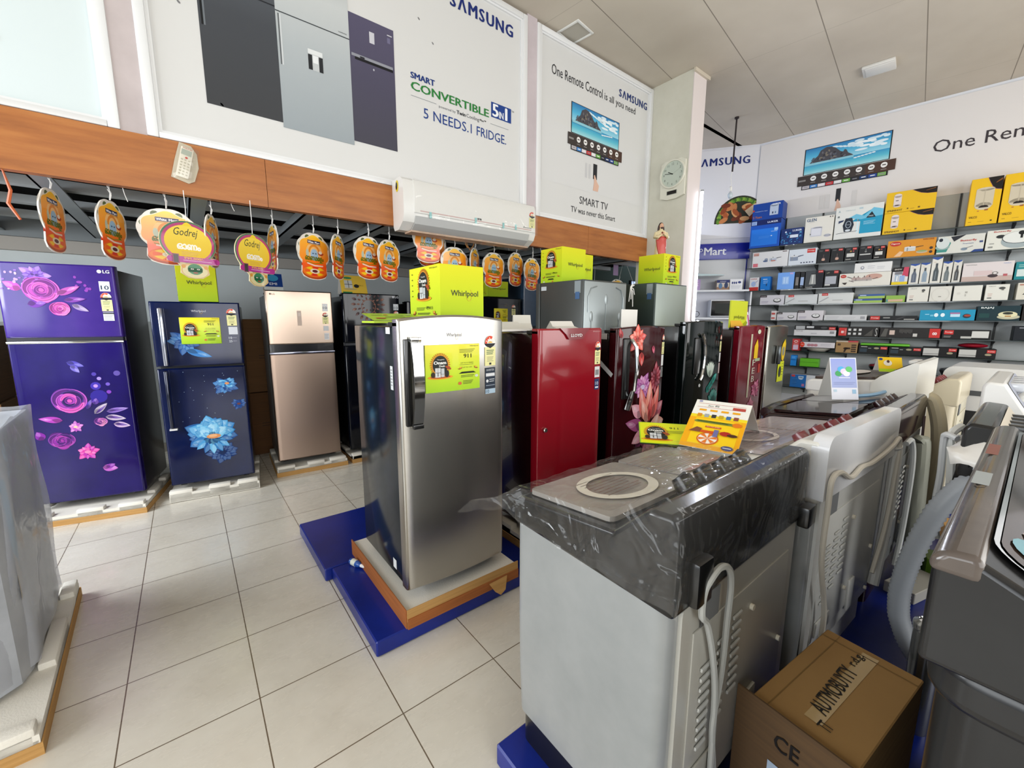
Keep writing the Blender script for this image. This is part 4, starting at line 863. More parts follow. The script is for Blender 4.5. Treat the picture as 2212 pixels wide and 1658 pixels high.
# opened lime carton with its printing upside down
t = thing('promotional_box', 'opened lime carton standing upside down on the red film covered refrigerator', 'box', (4.10, 1.86, 1.428), 0)
MB().box(0, .36, 0, .012, .0, .26, mt('c5cc16', .4)).build('carton_wall', t); MB().add([(.01, -.01, .0), (.18, -.06, .01), (.18, -.02, .07), (.01, 0, .07)], [(0, 1, 2, 3)], mt('d3a018', .5)).add([(.19, -.06, .0), (.36, -.01, .05), (.35, 0, .07), (.2, 0, .0)], [(0, 1, 2, 3)], mt('a8b01a', .5)).build('flaps', t)
a = Art((.31, -.001, .125), (-1, 0, 0), (0, 0, -1)); a.N = V((0, -1, 0)); a.text('Whirlpool', 0, 0, .23, .045, '5a6014', 1); a.build('printed_wordmark', t)
tb_ = thing('folded_board', 'tall white folded card with pink print beside the upside-down lime carton', 'folded board', (4.50, 1.88, 1.428)); MB().prism([(0, 0), (.10, 0), (.05, .26)], 0, .10, mt('d9d6d8', .5), 'x').build('folded_sheet', tb_)
Art((.07, .0, 0), (1, 0, 0), (0, .19, .98)).rect(.0, .02, .03, .25, 'b04a80').rect(0, .13, .03, .16, 'ded6da', 2).build('printed_strip', tb_)
wb = thing('folded_board', 'blank white card standing behind the pink flowered refrigerator', 'folded board', (3.02, 2.22, 1.42)); MB().box(-.1, .12, 0, .006, 0, .17, PAPER).build('sheet', wb); MB().box(-.05, .07, .006, .06, 0, .01, PAPER).build('foot_flap', wb)

# ---- grey fridges turned away, their backs to the aisle
def back_fridge(x, lab, H, side, back, W=.58, D=.60, y=2.40, plain=False):
    t = thing('refrigerator', lab, 'refrigerator', (x, y, .085))
    MB().box(0, W, .004, D-.07, .02, H, side, .006).build('cabinet', t); MB().box(.0, W, D-.06, D, .02, H, side, .01).build('door', t)
    mb = MB(); mb.box(.012, W-.012, -.004, .006, .05, H-.012, back, .004)
    if not plain:
        for xx, z0, z1 in ((.10, .3, H-.33), (.29, .3, H-.18), (.48, .3, H-.33), (.195, .3, H-.55), (.385, .3, H-.55)): mb.box(xx-.006, xx+.006, -.010, -.003, z0, z1, back, .003)
        for s_ in (-1, 1): mb.tube([(.29+s_*.13, -.006, H-.05), (.29+s_*.2, -.006, H-.07), (.29+s_*.235, -.006, H-.14), (.29+s_*.235, -.006, H-.27)], .006, back, 6)
        for xx, zz in ((.29, H-.16), (.10, H-.31), (.48, H-.31)): mb.ball((xx, -.003, zz), .022, .008, .05, back)
    mb.build('rear_panel', t); mb = MB(); feet(mb, W, D, 0, .03); mb.build('feet', t)
    a = Art((.0-.001, D, 0), (0, -1, 0)); a.rect(.08, H-.07, .15, H-.035, 'c4cace').rect(.50, H-.11, .57, H-.01, '8f999c').rect(.51, H-.16, .56, H-.10, '4a6a94', 2); a.build('side_labels', t); return t
back_fridge(2.635, 'tall grey refrigerator turned to show its ribbed silver back', 1.75, mt('474b4a', .4, .3), mt('9aa2a4', .38, .55))
back_fridge(3.67, 'tall grey-green refrigerator turned to show its plain pale back, nearer the pillar', 1.78, mt('36423f', .4, .3), mt('a3ada8', .4, .3), plain=True)
for x in (): foam_tray('foam packing tray under the backward facing refrigerators, hidden from view', (x, 2.385, PZ), .65, .63, .05, block=False)['group'] = 'hidden trays of the backward refrigerators'
BZ = 1.836
lime_box('lime cube on the ribbed grey refrigerator, in front of its twin', (2.66, 2.68, BZ), .30, .28, .30)
lime_box('lime cube behind another one on the ribbed grey refrigerator, only its wordmark end shows', (2.98, 2.80, BZ), .22, .17, .285)
lime_box('lime cube under the robed statue, beside the pillar', (3.87, 2.45, BZ+.03), .30, .30, .30, 0, False)
rb = MB(); 
for s_ in ((0, -.05), (.03, -.08), (-.03, -.06), (.05, -.03)): rb.tube([(0, 0, 0), (s_[0]*.6, -.012, s_[1]*.5), (s_[0], -.01, s_[1]*2.2)], .004, PAPER, 5)
rb.tube([(0, 0, 0), (.02, -.01, .03), (.04, -.01, .02), (0, 0, 0)], .006, PAPER, 5)
o = rb.build('ribbon'); o.location = (3.27, 2.40, 1.80); tag(o, 'white plastic string tied in a bow between the two grey refrigerators', 'string')
# ------------------------------------------------------------------ things hung on or under the mezzanine
t = thing('air_conditioner', 'white split air conditioner wrapped in clear film, mounted over the wooden fascia', 'air conditioner', (1.47, 3.5, 2.235))
W = 1.40; AC = mt('dcdbd8', .3, coat=.3)
prof = [(0, .03), (-.02, .0), (-.10, .0), (-.19, .055), (-.215, .11), (-.215, .33), (-.20, .375), (-.16, .40), (0, .40)]
MB().prism(prof, 0, W, AC, 'x').build('casing', t)
MB().prism([(-.100, -.004), (-.192, .052), (-.213, .103), (-.219, .105), (-.196, .046), (-.102, -.012)], .10, W-.08, mt('b3b4b4', .35), 'x').build('louvre', t)
MB().prism([(-.2155, .125), (-.223, .13), (-.223, .33), (-.205, .382), (-.19, .39), (-.2, .375)], .09, W-.01, mt('e4e3e0', .2, coat=.5), 'x').build('front_panel', t)
a = Art((0, -.2235, 0)); a.rect(.14, .142, W-.06, .150, 'c9a9a6').text('IFB', .70, .155, .045, .016, '222222', 2, .03).rect(1.24, .16, 1.25, .17, '222222').text('Inverter', 1.258, .158, .09, .012, '444444', 2)
star_label(a, 1.31, .17, .075, .15, 2)
for u, v in ((.22, .10), (.67, .12), (.98, .12), (1.13, .125)): a.rect(u, v, u+.022, v+.05, '8fc3c4', 4)
a.build('labels', t)
MB().ball((-.002, -.1, .34), .004, .028, .045, mt('d6bf18', .5)).ball((-.005, -.1, .34), .004, .018, .03, BLACK).build('side_sticker', t)
FILM = m_film('clear_protective_film', .05, .03, .35, 4)
def facf(s_, q):
    x = .085+(W-.07)*s_; pts = [(-.228, .105), (-.229, .2), (-.229, .33), (-.212, .388), (-.15, .41)]; k = q*4; i = min(3, int(k)); f = k-i
    y = pts[i][0]*(1-f)+pts[i+1][0]*f; z = pts[i][1]*(1-f)+pts[i+1][1]*f; return (x, y-.004*abs(math.sin(x*23+z*31)), z+.004*math.sin(x*17))
MB().grid(facf, 40, 8, FILM).build('protective_film', t)
mb = MB()
for k in range(14): x = .14+k*.09; mb.add([(x, -.19+.0, -.004), (x+.08, -.19, -.006), (x+.07, -.10, -.03-.01*(k % 3)), (x+.01, -.10, -.028)], [(0, 1, 2, 3)], FILM)
mb.box(.08, W-.06, -.17, -.04, -.016, -.002, mt('b59a84', .5)).build('underside_tray', t)

t = thing('air_conditioner_remote', 'beige remote control in a clear blister pack fixed to the wooden fascia', 'remote control', (.10, 3.498, 2.475), 0)
M_ = M.Rotation(math.radians(14), 4, 'Y')
def rot14(mb): mb.v = [tuple(M_ @ V(v)) for v in mb.v]; return mb
rot14(MB().box(-.036, .03, -.022, -.004, -.095, .095, CREAM, .006)).build('body', t)
a = Art((0, -.0225, 0), warp=None); a.rect(-.03, .045, .022, .078, 'a4ab9c').text('VOLTAS', -.028, .083, .05, .008, 'b04a40', 2)
a.ell(0, .03, .007, .006, 'c0392b', 2, 10)
for i in range(3):
    for j in range(6): a.ell(-.02+i*.018, .015-j*.018, .006, .005, 'b9b29c', 2, 8)
rot14(a.mb); a.build('buttons', t)
pk_ = MB().prism([(-.055, -.11), (.035, -.115), (.062, -.09), (.068, .0), (.045, .08), (.01, .115), (-.05, .115), (-.055, .0)], -.006, -.001, mt('b9ae98', .3, alpha=1), 'y'); rot14(pk_).build('backing_card', t)
rot14(MB().grid(lambda s_, q: (-.05+.105*s_, -.027+.018*(2*s_-1)**4+.01*(2*q-1)**6, -.105+.21*q), 10, 12, FILM)).build('blister', t)

# festival signs -------------------------------------------------------
SG = m_grad('sign_orange', [(0, 'f02418'), (.33, 'f85a14'), (.45, 'ff9422'), (.8, 'ffb02a'), (1, 'ffd81a')], 2, .3, -.355, 0, .6)
def scallop(s=1.0):
    """outline of the sign: domed scalloped top, waisted, round base; hung point at (0,0)"""
    pts = []
    for k in range(0, 60):
        th = math.radians(-58+296*k/59); r = 1+.055*abs(math.sin((th)*3.5+.3))
        pts.append((.150*r*math.cos(th), -.137+.130*r*math.sin(th)))
    lo = [(-.117, -.255), (-.122, -.305), (-.10, -.336), (-.05, -.352), (0, -.355), (.05, -.352), (.10, -.336), (.122, -.305), (.117, -.255)]
    return [(x*s, y*s) for x, y in pts]+[(x*s, y*s) for x, y in lo]
def inner_outline(s=.93):
    pts = []
    for k in range(0, 60):
        th = math.radians(-50+280*k/59); r = 1+.055*math.cos((th-PI/2)*6.3); pts.append((.143*r*math.cos(th), -.142+.122*r*math.sin(th)))
    return pts
def sign_art(a):
    P = lambda x, y: (x, y)
    a.poly(scallop(), 'e8e4dc', 1)
    for th in (20, 62, 118, 160, -18, 198): r = math.radians(th); a.ell(.128*math.cos(r), -.14+.112*math.sin(r), .022, .02, '5c6a3c', 2, 10)
    a.poly(inner_outline(), 'f0e6d0', 2.2)
    a.poly([(x*.965, -.14+(y+.14)*.965) for x, y in inner_outline()], SG, 2.6)
    a.poly([(-.112, -.20), (.112, -.20), (.115, -.285), (-.115, -.285)], SG, 2.7)
    a.ell(0, -.14, .075, .065, 'f2c078', 3).ring(.0, -.150, .055, .062, .016, 'e08a28', 3.5, 20, 0, 180).ell(.0, -.165, .036, .045, '9cc0dc', 4)
    a.ell(-.012, -.155, .008, .005, '3a5a7a', 5, 8).ell(.014, -.155, .008, .005, '3a5a7a', 5, 8)
    a.ell(-.065, -.155, .014, .028, 'b9c4b0', 4, 10).ell(.062, -.145, .028, .020, 'b4441c', 4, 10, 160, 360).ell(.058, -.142, .018, .012, 'ece4d4', 5, 10)
    a.rect(-.060, -.083, .060, -.058, '1c2450', 4).text('White', -.056, -.079, .054, .016, 'f0f0f4', 5, .03).text('Mart', .008, -.079, .046, .016, 'f0f0f4', 5, .03).lines(-.055, -.09, .12, 1, .01, .003, 'a06a20', 4)
    a.text('ഓണമേളം', -.088, -.220, .176, .040, '6f7f10', 5, .02).text('ഓണമേളം', -.086, -.217, .176, .040, '2c3a0a', 4.6, .03)
    a.line([(-.08, -.222), (0, -.232), (.085, -.218)], .005, '7a8a14', 5)
    a.line([(-.07, -.232), (0, -.246), (.08, -.244)], .010, 'ecd8cc', 5)
    a.ell(0, -.302, .118, .048, 'b04418', 3.2, 28).ell(0, -.292, .116, .044, 'e8681c', 3.6, 28).ell(0, -.290, .106, .038, 'f07a20', 4, 28)
    for k, c in enumerate(('f4c81c', 'd83420', 'f4c81c', 'f06018')*2):
        t0_ = 45*k+22; a.poly([(.094*math.cos(math.radians(t0_)), -.29+.036*math.sin(math.radians(t0_))), (.094*math.cos(math.radians(t0_+19)), -.29+.036*math.sin(math.radians(t0_+19))), (.094*math.cos(math.radians(t0_+38)), -.29+.036*math.sin(math.radians(t0_+38))), (.05*math.cos(math.radians(t0_+38)), -.29+.018*math.sin(math.radians(t0_+38))), (.05*math.cos(math.radians(t0_)), -.29+.018*math.sin(math.radians(t0_)))], c, 4.3)
    a.ell(0, -.289, .045, .019, 'e6dcc0', 5, 20).ell(0, -.289, .026, .011, '5c2430', 6, 16)
def make_sign():
    t = thing('hanging_sign', 'x', 'hanging sign', (0, 0, 0))
    mb = MB(); o = scallop(); mb.prism(o, -.0035, .0035, mt('e9e6e0', .4), 'y'); mb.build('board', t)
    a = Art((0, -.0036, 0), eps=.00022, rough=.3, coat=.5); sign_art(a); a.build('printed_face', t)
    a = Art((0, .0036, 0), (-1, 0, 0), (0, 0, 1), eps=.00022, rough=.3, coat=.5); sign_art(a); a.build('printed_back', t)
    return t
def godrej_art(a):
    a.ell(0, -.13, .152, .130, '4f7a5a', 1, 36).ell(0, -.13, .143, .121, 'b8407a', 2, 36).ell(0, -.132, .128, .108, m_grad_once('godrej_yellow', [(0, 'e8c02a'), (1, 'f4d84a')], -.25, -.01), 3, 36).poly([(-.03, -.03), (-.012, -.012), (0, -.006), (.012, -.012), (.03, -.03)], 'f2d22c', 3.2)
    a.text('Godrej', -.075, -.105, .13, .06, '2c3428', 4, 0, .35).text('ഓണം', -.066, -.175, .13, .036, 'f4f0e4', 4, .05)
    a.lines(-.045, -.19, .10, 3, .009, .003, 'cfa040', 4)
    a.rect(-.10, -.255, .15, -.218, 'b0288c', 5).ell(.15, -.2365, .016, .0185, 'b0288c', 5, 12).ell(-.105, -.2365, .02, .0185, 'b0288c', 5, 12).rect(-.095, -.262, -.06, -.205, '8a3a5a', 6).rect(-.09, -.258, -.066, -.21, '3a3436', 7)
    a.text('₹95,000/-', -.035, -.236, .11, .016, 'e8b04a', 7, .02).lines(-.04, -.243, .16, 1, .01, .004, 'd8a0c8', 7)
    a.ell(.02, -.30, .078, .05, 'd0a868', 1, 20).ell(.02, -.305, .07, .042, 'd8cc9c', 2, 20).ell(.02, -.293, .042, .034, '1f7a4a', 3, 18).rect(-.02, -.31, .06, -.285, '1f7a4a', 3)
    for s_ in (-1, 1): a.ell(.02+s_*.017, -.292, .009, .004, 'e6e6d8', 4, 8).ell(.02+s_*.017, -.292, .003, .003, '111111', 5, 6).ell(.02+s_*.062, -.278, .012, .012, 'd0902a', 3, 10)
    a.ell(.02, -.315, .015, .004, 'a83428', 4, 8)
def make_godrej():
    t = thing('hanging_sign', 'x', 'hanging sign', (0, 0, 0))
    o = [(.153*math.cos(math.radians(k)), -.13+.131*math.sin(math.radians(k))) for k in range(-40, 221, 8)]
    o += [(-.12, -.222), (-.124, -.25), (-.07, -.262), (-.055, -.28), (-.06, -.32), (-.02, -.348), (.02, -.352), (.06, -.348), (.10, -.32), (.095, -.28), (.10, -.258), (.155, -.256), (.168, -.236), (.14, -.215)]
    MB().prism(o, -.003, .003, mt('d9c9a0', .4), 'y').build('board', t)
    a = Art((0, -.0032, 0), eps=.00025, rough=.3, coat=.5); godrej_art(a); a.build('printed_face', t)
    return t
def string(x, y, z0, z1, parent, n=1):
    mb = MB()
    for k in range(n): mb.tube([(.004*k, 0, z0), (.006*math.sin(k+1)+.01*k*.5, .002, (z0+z1)/2), (-.008*k+.003, 0, z1)], .0022, mt('e6e6e4', .6), 5)
    return mb
SIGNS = [
 (-.534, 2.233, 80, 2, 'leftmost orange scalloped sign, seen nearly edge on'),
 (-.289, 2.212, 70, 2, 'orange scalloped sign, second from the left, turned away'),
 (-.026, 2.205, 0, 2, 'orange scalloped sign facing the room, partly behind the larger round yellow sign'),
 (.21, 2.204, 73, 1, 'narrow edge-on orange sign just right of the larger round yellow sign'),
 (.574, 2.193, 94, 1, 'edge-on orange sign overlapping the right rim of the smaller round yellow sign'),
 (.853, 2.163, 29, 1, 'orange scalloped sign hanging alone above the rose gold refrigerator'),
 (1.036, 2.175, 55, 1, 'edge-on orange sign right of the one above the rose gold refrigerator'),
 (1.283, 2.19, 23, 2, 'orange sign above the black mandala refrigerator, left of a touching pair'),
 (1.463, 2.181, 32, 1, 'orange sign above the black mandala refrigerator, right of a touching pair'),
 (1.844, 2.375, 0, 0, 'orange sign whose top is hidden by the air conditioner'),
 (2.117, 2.192, 4, 1, 'orange sign rising behind the big lime cube, under the middle of the air conditioner'),
 (2.351, 2.208, 40, 1, 'narrow orange sign behind the right corner of the big lime cube'),
 (2.583, 2.186, 8, 1, 'orange sign with a pale reflection, right of the big lime cube'),
 (2.877, 2.215, 20, 1, 'bright orange sign, middle of three below the right end of the air conditioner'),
 (3.108, 2.178, 15, 2, 'lowest orange sign next to the pair of lime cubes on the grey refrigerator')]
s0 = make_sign()
def rename_parts(t): pass
for i, (x, z, yaw, ns, lab) in enumerate(SIGNS):
    o = s0 if i == 0 else copy_tree(s0)
    o.location = (x, 3.60, z); o.rotation_euler = (math.radians(2), 0, math.radians(yaw)); o['label'] = lab; o['group'] = 'orange scalloped festival signs'
    if ns: string(x, 3.6, .0, 2.295-z+.0, o, ns).build('string', o).rotation_euler = (0, 0, -math.radians(yaw))
o = copy_tree(s0); o.location = (1.97, 3.80, 2.36); o.rotation_euler = (0, 0, math.radians(-8)); o['label'] = 'orange sign almost hidden behind the one below the air conditioner'
for x, y, z, yaw, ti, lab in ((5.02, 4.35, 2.04, 60, 0, 'small far orange sign right of the twin lime cubes'), (5.55, 4.3, 2.14, -10, 14, 'far orange sign leaning, between the lime cubes and the pillar'), (5.80, 4.2, 2.08, -20, -26, 'strongly tilted far orange sign left of the lime cube under the statue')):
    o = copy_tree(s0); o.location = (x, y, z); o.rotation_euler = (0, math.radians(ti), math.radians(yaw)); o['label'] = lab
    MB().tube([(0, 0, 0), (0, 0, 2.425-z)], .002, PAPER, 5).build('string', o)
g0 = make_godrej()
for i, (x, z, yaw, lab) in enumerate(((.072, 2.139, 20, 'larger round yellow sign with green and pink rim, a little green face below'), (.445, 2.106, 38, 'smaller looking round yellow sign with green and pink rim, above the rose gold refrigerator'))):
    o = g0 if i == 0 else copy_tree(g0); o.location = (x*.953, 3.43, 1.5+(z-1.5)*.953); z = o.location.z; o.rotation_euler = (0, 0, math.radians(yaw)); o['label'] = lab; o['group'] = 'round yellow festival signs'
    string(x, 3.6, 0, 2.295-z, o, 1).build('string', o)
def gy_sign(): pass
# loose ties, ribbon
for i, (x, L, lab) in enumerate(((-.22, .08, 'short loose white string end right of the second orange sign'), (.33, .05, 'short loose white string end by the fascia edge above the rose gold refrigerator'), (2.74, .07, 'loose curled white string end right of the air conditioner'), (3.2, .06, 'loose white string end near the twin lime cubes'))):
    o = MB().tube([(0, 0, 0), (.006, 0, -L*.5), (.016, 0, -L)], .002, mt('e6e6e4', .6), 5).build('string'); o.location = (x, 3.57, 2.29); tag(o, lab, 'string')
o = MB().tube([(0, -.03, .06), (0, -.03, 0), (.012, 0, -.1), (-.004, 0, -.17), (.03, 0, -.25)], [.004, .004, .008, .009, .006], mt('a8501c', .5), 6).build('ribbon'); o.location = (-.69, 3.567, 2.29); tag(o, 'thin orange paper ribbon dangling at the far left under the fascia', 'ribbon')
mb = MB(); mb.tube([(0, 0, 0), (.02, 0, -.08), (.05, 0, -.12), (.09, 0, -.07), (.10, 0, 0)], .005, mt('a8743c', .6), 6).tube([(.0, 0, 0), (.0, 0, -.07), (.02, 0, -.1)], .005, mt('a8743c', .6), 6); o = mb.build('ribbon'); o.location = (2.22, 3.563, 2.292); tag(o, 'looped straw coloured ribbon below the air conditioner', 'ribbon')
o = MB().box(0, .12, 0, .004, -.16, 0, mt('a98fb4', .6)).build('paper_tag'); o.location = (5.40, 4.3, 2.36); tag(o, 'pale pink paper tag hanging at the dark recess', 'paper')
mb = MB(); mb.box(0, 1.6, 0, .03, 0, .05, mt('3a4aa8', .4)); a = Art((0, -.001, 0)); [a.rect(.1+.28*k, .012, .28+.28*k, .038, 'c9d2f0') for k in range(5)]
t = thing('printed_strip', 'thin blue printed strip across the dark recess behind the hanging signs', 'banner', (6.6, 5.98, 2.72)); mb.build('strip', t); a.build('lettering', t)
t = thing('television', 'bright bluish screen edge far behind the lime cubes', 'television', (6.30, 4.62, 1.75)); MB().box(0, .45, 0, .05, 0, .45, BLACK, .006).build('housing', t); Art((0, -.001, 0)).rect(.02, .02, .43, .43, mt('9fb4e8', .4, emit=1.1)).build('screen', t); MB().box(.1, .35, -.02, .1, -1.75, .0, BLKM).build('stand', t)

# ---- wall clock on the pillar
t = thing('wall_clock', 'cream wall clock with round face and small pendulum window on the pillar', 'clock', (5.085, 3.145, 3.03), -PI/2)
CF = mt('d6d4c6', .4)
MB().prism([(-.165, .03), (-.06, .0), (.06, 0), (.165, .03), (.165, .44), (.11, .47), (-.11, .47), (-.165, .44)], -.035, -.001, CF, 'y').build('case', t)
MB().lathe([(.17, -.03), (.175, -.045), (.17, -.055), (.155, -.055), (.152, -.04)], (0, 0, .30), CF, 40, 'y').build('bezel', t)
a = Art((0, -.0405, .30), eps=.0008); a.ell(0, 0, .154, .154, 'b9c2b6', 1, 40)
for k in range(12):
    th = PI/2-2*PI*(k+1)/12; a.text(str(k+1), .12*math.cos(th), .12*math.sin(th)-.012, None, .026, '5a6058', 2, 0, 0, 0, 'c')
for ang, L, w_ in ((math.radians(90-298), .07, .009), (math.radians(90-280), .11, .006), (math.radians(25), .11, .002)): a.line([(0, 0), (L*math.cos(ang), L*math.sin(ang))], w_, '23251f' if w_ > .003 else '8a8d84', 3)
a.ell(0, 0, .008, .008, '23251f', 4, 12).build('dial', t)
a = Art((0, -.0365, 0), eps=.001); a.rect(-.07, .055, .07, .105, '8d9186').rect(-.064, .06, .064, .10, '1b1614', 2).build('pendulum_window', t)

# ---- tube light on the pillar edge
t = thing('tube_light', 'lit white fluorescent tube standing on the pillar edge', 'tube light', (5.385, 2.945, 1.50))
MB().box(-.02, .02, -.012, .02, -.03, 1.66, mt('e4e4e6', .4), .004).build('batten', t)
MB().tube([(0, -.026, .0), (0, -.026, 1.63)], .0155, mt('eef1ff', .3, emit=9), 12).build('tube', t)
MB().tube([(0, -.026, -.02), (0, -.026, .0)], .018, GREYP, 10).tube([(0, -.026, 1.63), (0, -.026, 1.65)], .018, GREYP, 10).build('end_cap', t)
MB().tube([(0, -.01, -.03), (-.05, -.01, -.3), (-.02, -.01, -.8), (-.05, -.01, -1.38)], .003, mt('77777a', .5), 5).build('cord', t)
# ---- ceiling fittings
cr = math.radians(7.74)
def cpt(c_, s_): return (c_*math.cos(cr)-s_*math.sin(cr), c_*math.sin(cr)+s_*math.cos(cr))
x, y = cpt(3.935, 2.91)
t = thing('ceiling_light', 'square white recessed ceiling light, switched off, close to the banners', 'ceiling light', (x, y, 4.48), cr)
f = MB(); s_ = .115
for q in ((-s_-.025, s_+.025, -s_-.025, -s_), (-s_-.025, s_+.025, s_, s_+.025), (-s_-.025, -s_, -s_, s_), (s_, s_+.025, -s_, s_)): f.box(q[0], q[1], q[2], q[3], -.012, 0, mt('dededb', .4), .003)
f.build('frame', t); MB().box(-s_, s_, -s_, s_, -.006, -.001, mt('aca79c', .6)).build('diffuser', t)
x, y = cpt(6.92, .66)
t = thing('ceiling_light', 'oblong white surface ceiling light, switched off, above the aisle', 'ceiling light', (x, y, 4.48), cr)
MB().box(-.13, .13, -.15, .15, -.035, 0, mt('d3d1cc', .4), .01).build('housing', t); MB().box(-.11, .11, -.15, .12, -.042, -.035, mt('dad8d4', .3), .003).build('diffuser', t)
# ---- rod and dark bulb
t = thing('pendant_bulb', 'unlit bulb hanging on a dark rod from the ceiling right of the pillar', 'pendant light', (6.743, 3.198, 4.48))
MB().tube([(0, 0, 0), (-.01, 0, -.76)], .012, mt('241a1c', .5), 8).lathe([(.03, -.02), (.03, 0)], (0, 0, 0), mt('241a1c', .5), 12).build('rod', t)
MB().tube([(-.01, 0, -.74), (-.02, .01, -.85), (-.005, 0, -.93), (-.02, 0, -.99)], .004, PAPER, 6).build('cord', t)
MB().lathe([(.014, -1.04), (.02, -1.03), (.02, -.98), (.008, -.97)], (-.02, 0, 0), PAPER, 12).build('socket', t)
MB().ball((-.02, 0, -1.10), .036, .036, .05, mt('c4d0d8', .1, coat=.8)).build('bulb', t)

# ---- statue: bearded robed figure ------------------------------------
t = thing('statue', 'painted plaster statue of a bearded long haired robed figure standing on a lime cube', 'statue', (4.02, 2.60, 2.167), math.radians(-35))
ROBE = mt('b8443c', .5, coat=.2); TUN = mt('cfbf96', .5, coat=.2); HAIR = mt('35201a', .5)
mb = MB(); n = 28; prof = [(.0, .052, .044), (.02, .055, .046), (.08, .05, .042), (.14, .047, .038), (.19, .052, .036), (.225, .058, .034), (.25, .05, .03), (.262, .022, .02), (.275, .017, .016), (.285, .017, .016)]
vs = []; fs = []
for z, a_, b_2 in prof:
    for k in range(n):
        th = 2*PI*k/n; f = 1+.06*math.sin(th*7)*(1 if z < .2 else .2); vs.append((a_*f*math.cos(th), b_2*f*math.sin(th), z))
for i in range(len(prof)-1):
    for k in range(n): fs.append([i*n+k, i*n+(k+1) % n, (i+1)*n+(k+1) % n, (i+1)*n+k])
fs += [list(range(n))[::-1], [(len(prof)-1)*n+k for k in range(n)]]
mb.add(vs, fs, TUN)
mb.ball((0, -.004, .305), .021, .023, .029, SKINP, 16).ball((0, -.027, .303), .004, .006, .007, SKINP, 8)
for s_ in (-1, 1): mb.tube([(s_*.05, 0, .235), (s_*.068, -.012, .19), (s_*.045, -.05, .195 if s_ > 0 else .185), (s_*.018, -.052, .215 if s_ > 0 else .205)], [.019, .018, .014, .009], TUN, 10).ball((s_*.014, -.054, .22 if s_ > 0 else .21), .009, .007, .012, SKINP, 8)
body = mb.build('figure', t, 60)
for s_ in (-1, 1): pass
a = Art((0, -.0275, .305), eps=.0006); a.ell(-.008, .004, .004, .002, '231a16', 1, 8).ell(.008, .004, .004, .002, '231a16', 1, 8).ell(0, -.013, .006, .0018, '8a4038', 1, 8).build('painted_features', t)
h = MB(); h.ball((0, .006, .315), .025, .024, .027, HAIR, 14).tube([(-.018, .008, .31), (-.024, .008, .28), (-.03, .006, .245)], [.012, .013, .008], HAIR, 8).tube([(.018, .008, .31), (.024, .008, .28), (.03, .006, .245)], [.012, .013, .008], HAIR, 8).ball((0, -.018, .284), .013, .01, .012, HAIR, 10); h.build('hair', t)
rb = MB(); vs = []; fs = []
for i in range(9):
    z = .002+.024*i
    for k in range(13):
        th = math.radians(-120+210*k/12-6*i); r_ = .060+.003*math.sin(k*1.7)-(.004 if i > 5 else 0); vs.append((r_*math.cos(th), r_*.82*math.sin(th), z if k > 2 else z*.85))
for i in range(8):
    for k in range(12): fs.append([i*13+k, i*13+k+1, (i+1)*13+k+1, (i+1)*13+k])
rb.add(vs, fs, ROBE); o = rb.build('robe', t, 60); sm = o.modifiers.new('s', 'SOLIDIFY'); sm.thickness = .006
MB().ball((.0, -.038, .232), .009, .006, .01, mt('7a2018', .4)).build('heart', t); MB().lathe([(.05, 0), (.055, .002), (.05, .012)], (0, 0, -.002), mt('6a5a4a', .6), 20).build('base', t)

# ---- cards on fridge tops and cartons along the rear wall
def tcard(lab, loc, w_, h_, rz, top, fn):
    t = thing('standing_card', lab, 'card', loc, rz); mt_ = PAPER
    MB().add([(0, 0, 0), (w_, 0, 0), (w_, .07, h_), (0, .07, h_), (0, .14, 0), (w_, .14, 0)], [(0, 1, 2, 3), (3, 2, 5, 4)], mt_).build('folded_card', t)
    a = Art((0, -.0008, 0), (1, 0, 0), (0, .07, h_)); fn(a, w_, math.hypot(.07, h_)); a.build('printed_face', t); return t
def _y(a, w, h): a.rect(0, 0, w, h, 'e6c044').ell(w*.3, h*.85, w*.16, h*.06, '3c8a5a', 2).rect(w*.15, h*.3, w*.45, h*.72, 'c9ccc8', 2).rect(w*.29, h*.3, w*.31, h*.72, '4a4a4a', 3).rect(w*.15, h*.48, w*.45, h*.51, '3a3a3a', 3).ell(w*.6, h*.42, w*.1, h*.1, '2c2c2c', 3).ell(w*.35, h*.24, w*.26, h*.05, 'b9a878', 2).text('₹911', w*.68, h*.42, w*.18, h*.08, '6a5410', 2).rect(w*.05, .0, w*.4, h*.09, '2c7a4a', 2)
tcard('yellow offer card standing on the black mandala refrigerator', (1.31, 4.52, 1.767), .27, .19, .02, None, _y)
def _b(a, w, h): a.rect(0, 0, w, h, '1c3f86').rect(0, 0, w, h*.25, 'd8dcd8', 2).ell(w*.5, h*.75, w*.3, h*.18, '3f9cc8', 2).text('EMI', w*.3, h*.35, w*.4, h*.14, 'e0e4f0', 2, .02)
tcard('small blue and white offer card at the left top corner of the rose gold refrigerator', (.63, 4.62, 1.765), .16, .17, -.05, None, _b)
def carton(lab, x, y, z, w_, d_, h_, rz=0, mat=None, arrows=True, fn=None, name='cardboard_carton'):
    t = thing(name, lab, 'carton', (x, y, z), rz); m_ = mat or CARD
    MB().box(-w_/2, w_/2, -d_/2, d_/2, 0, h_, m_, .003, 1).build('carton', t)
    a = Art((0, -d_/2-.001, 0))
    if fn: fn(a, w_, h_)
    elif arrows: a.text('↑↑', w_*.2, h_*.7, .06, .06, '3a2a18').lines(-w_*.3, h_*.5, w_*.4, 2, .03, .01, '4a3420')
    a.build('printed_front', t); return t
BRN = m_card('7a5530', '6b4a28', 'brown_carton'); BRN2 = m_card('6a4420', '5a3a1a', 'dark_brown_carton')
carton('upper brown carton against the rear wall between the blue and rose gold refrigerators', .80, 5.55, .70, .62, .50, .80, 0, BRN)
carton('lower dark brown carton against the rear wall between the blue and rose gold refrigerators', .78, 5.52, 0, .66, .52, .695, 0, BRN2)
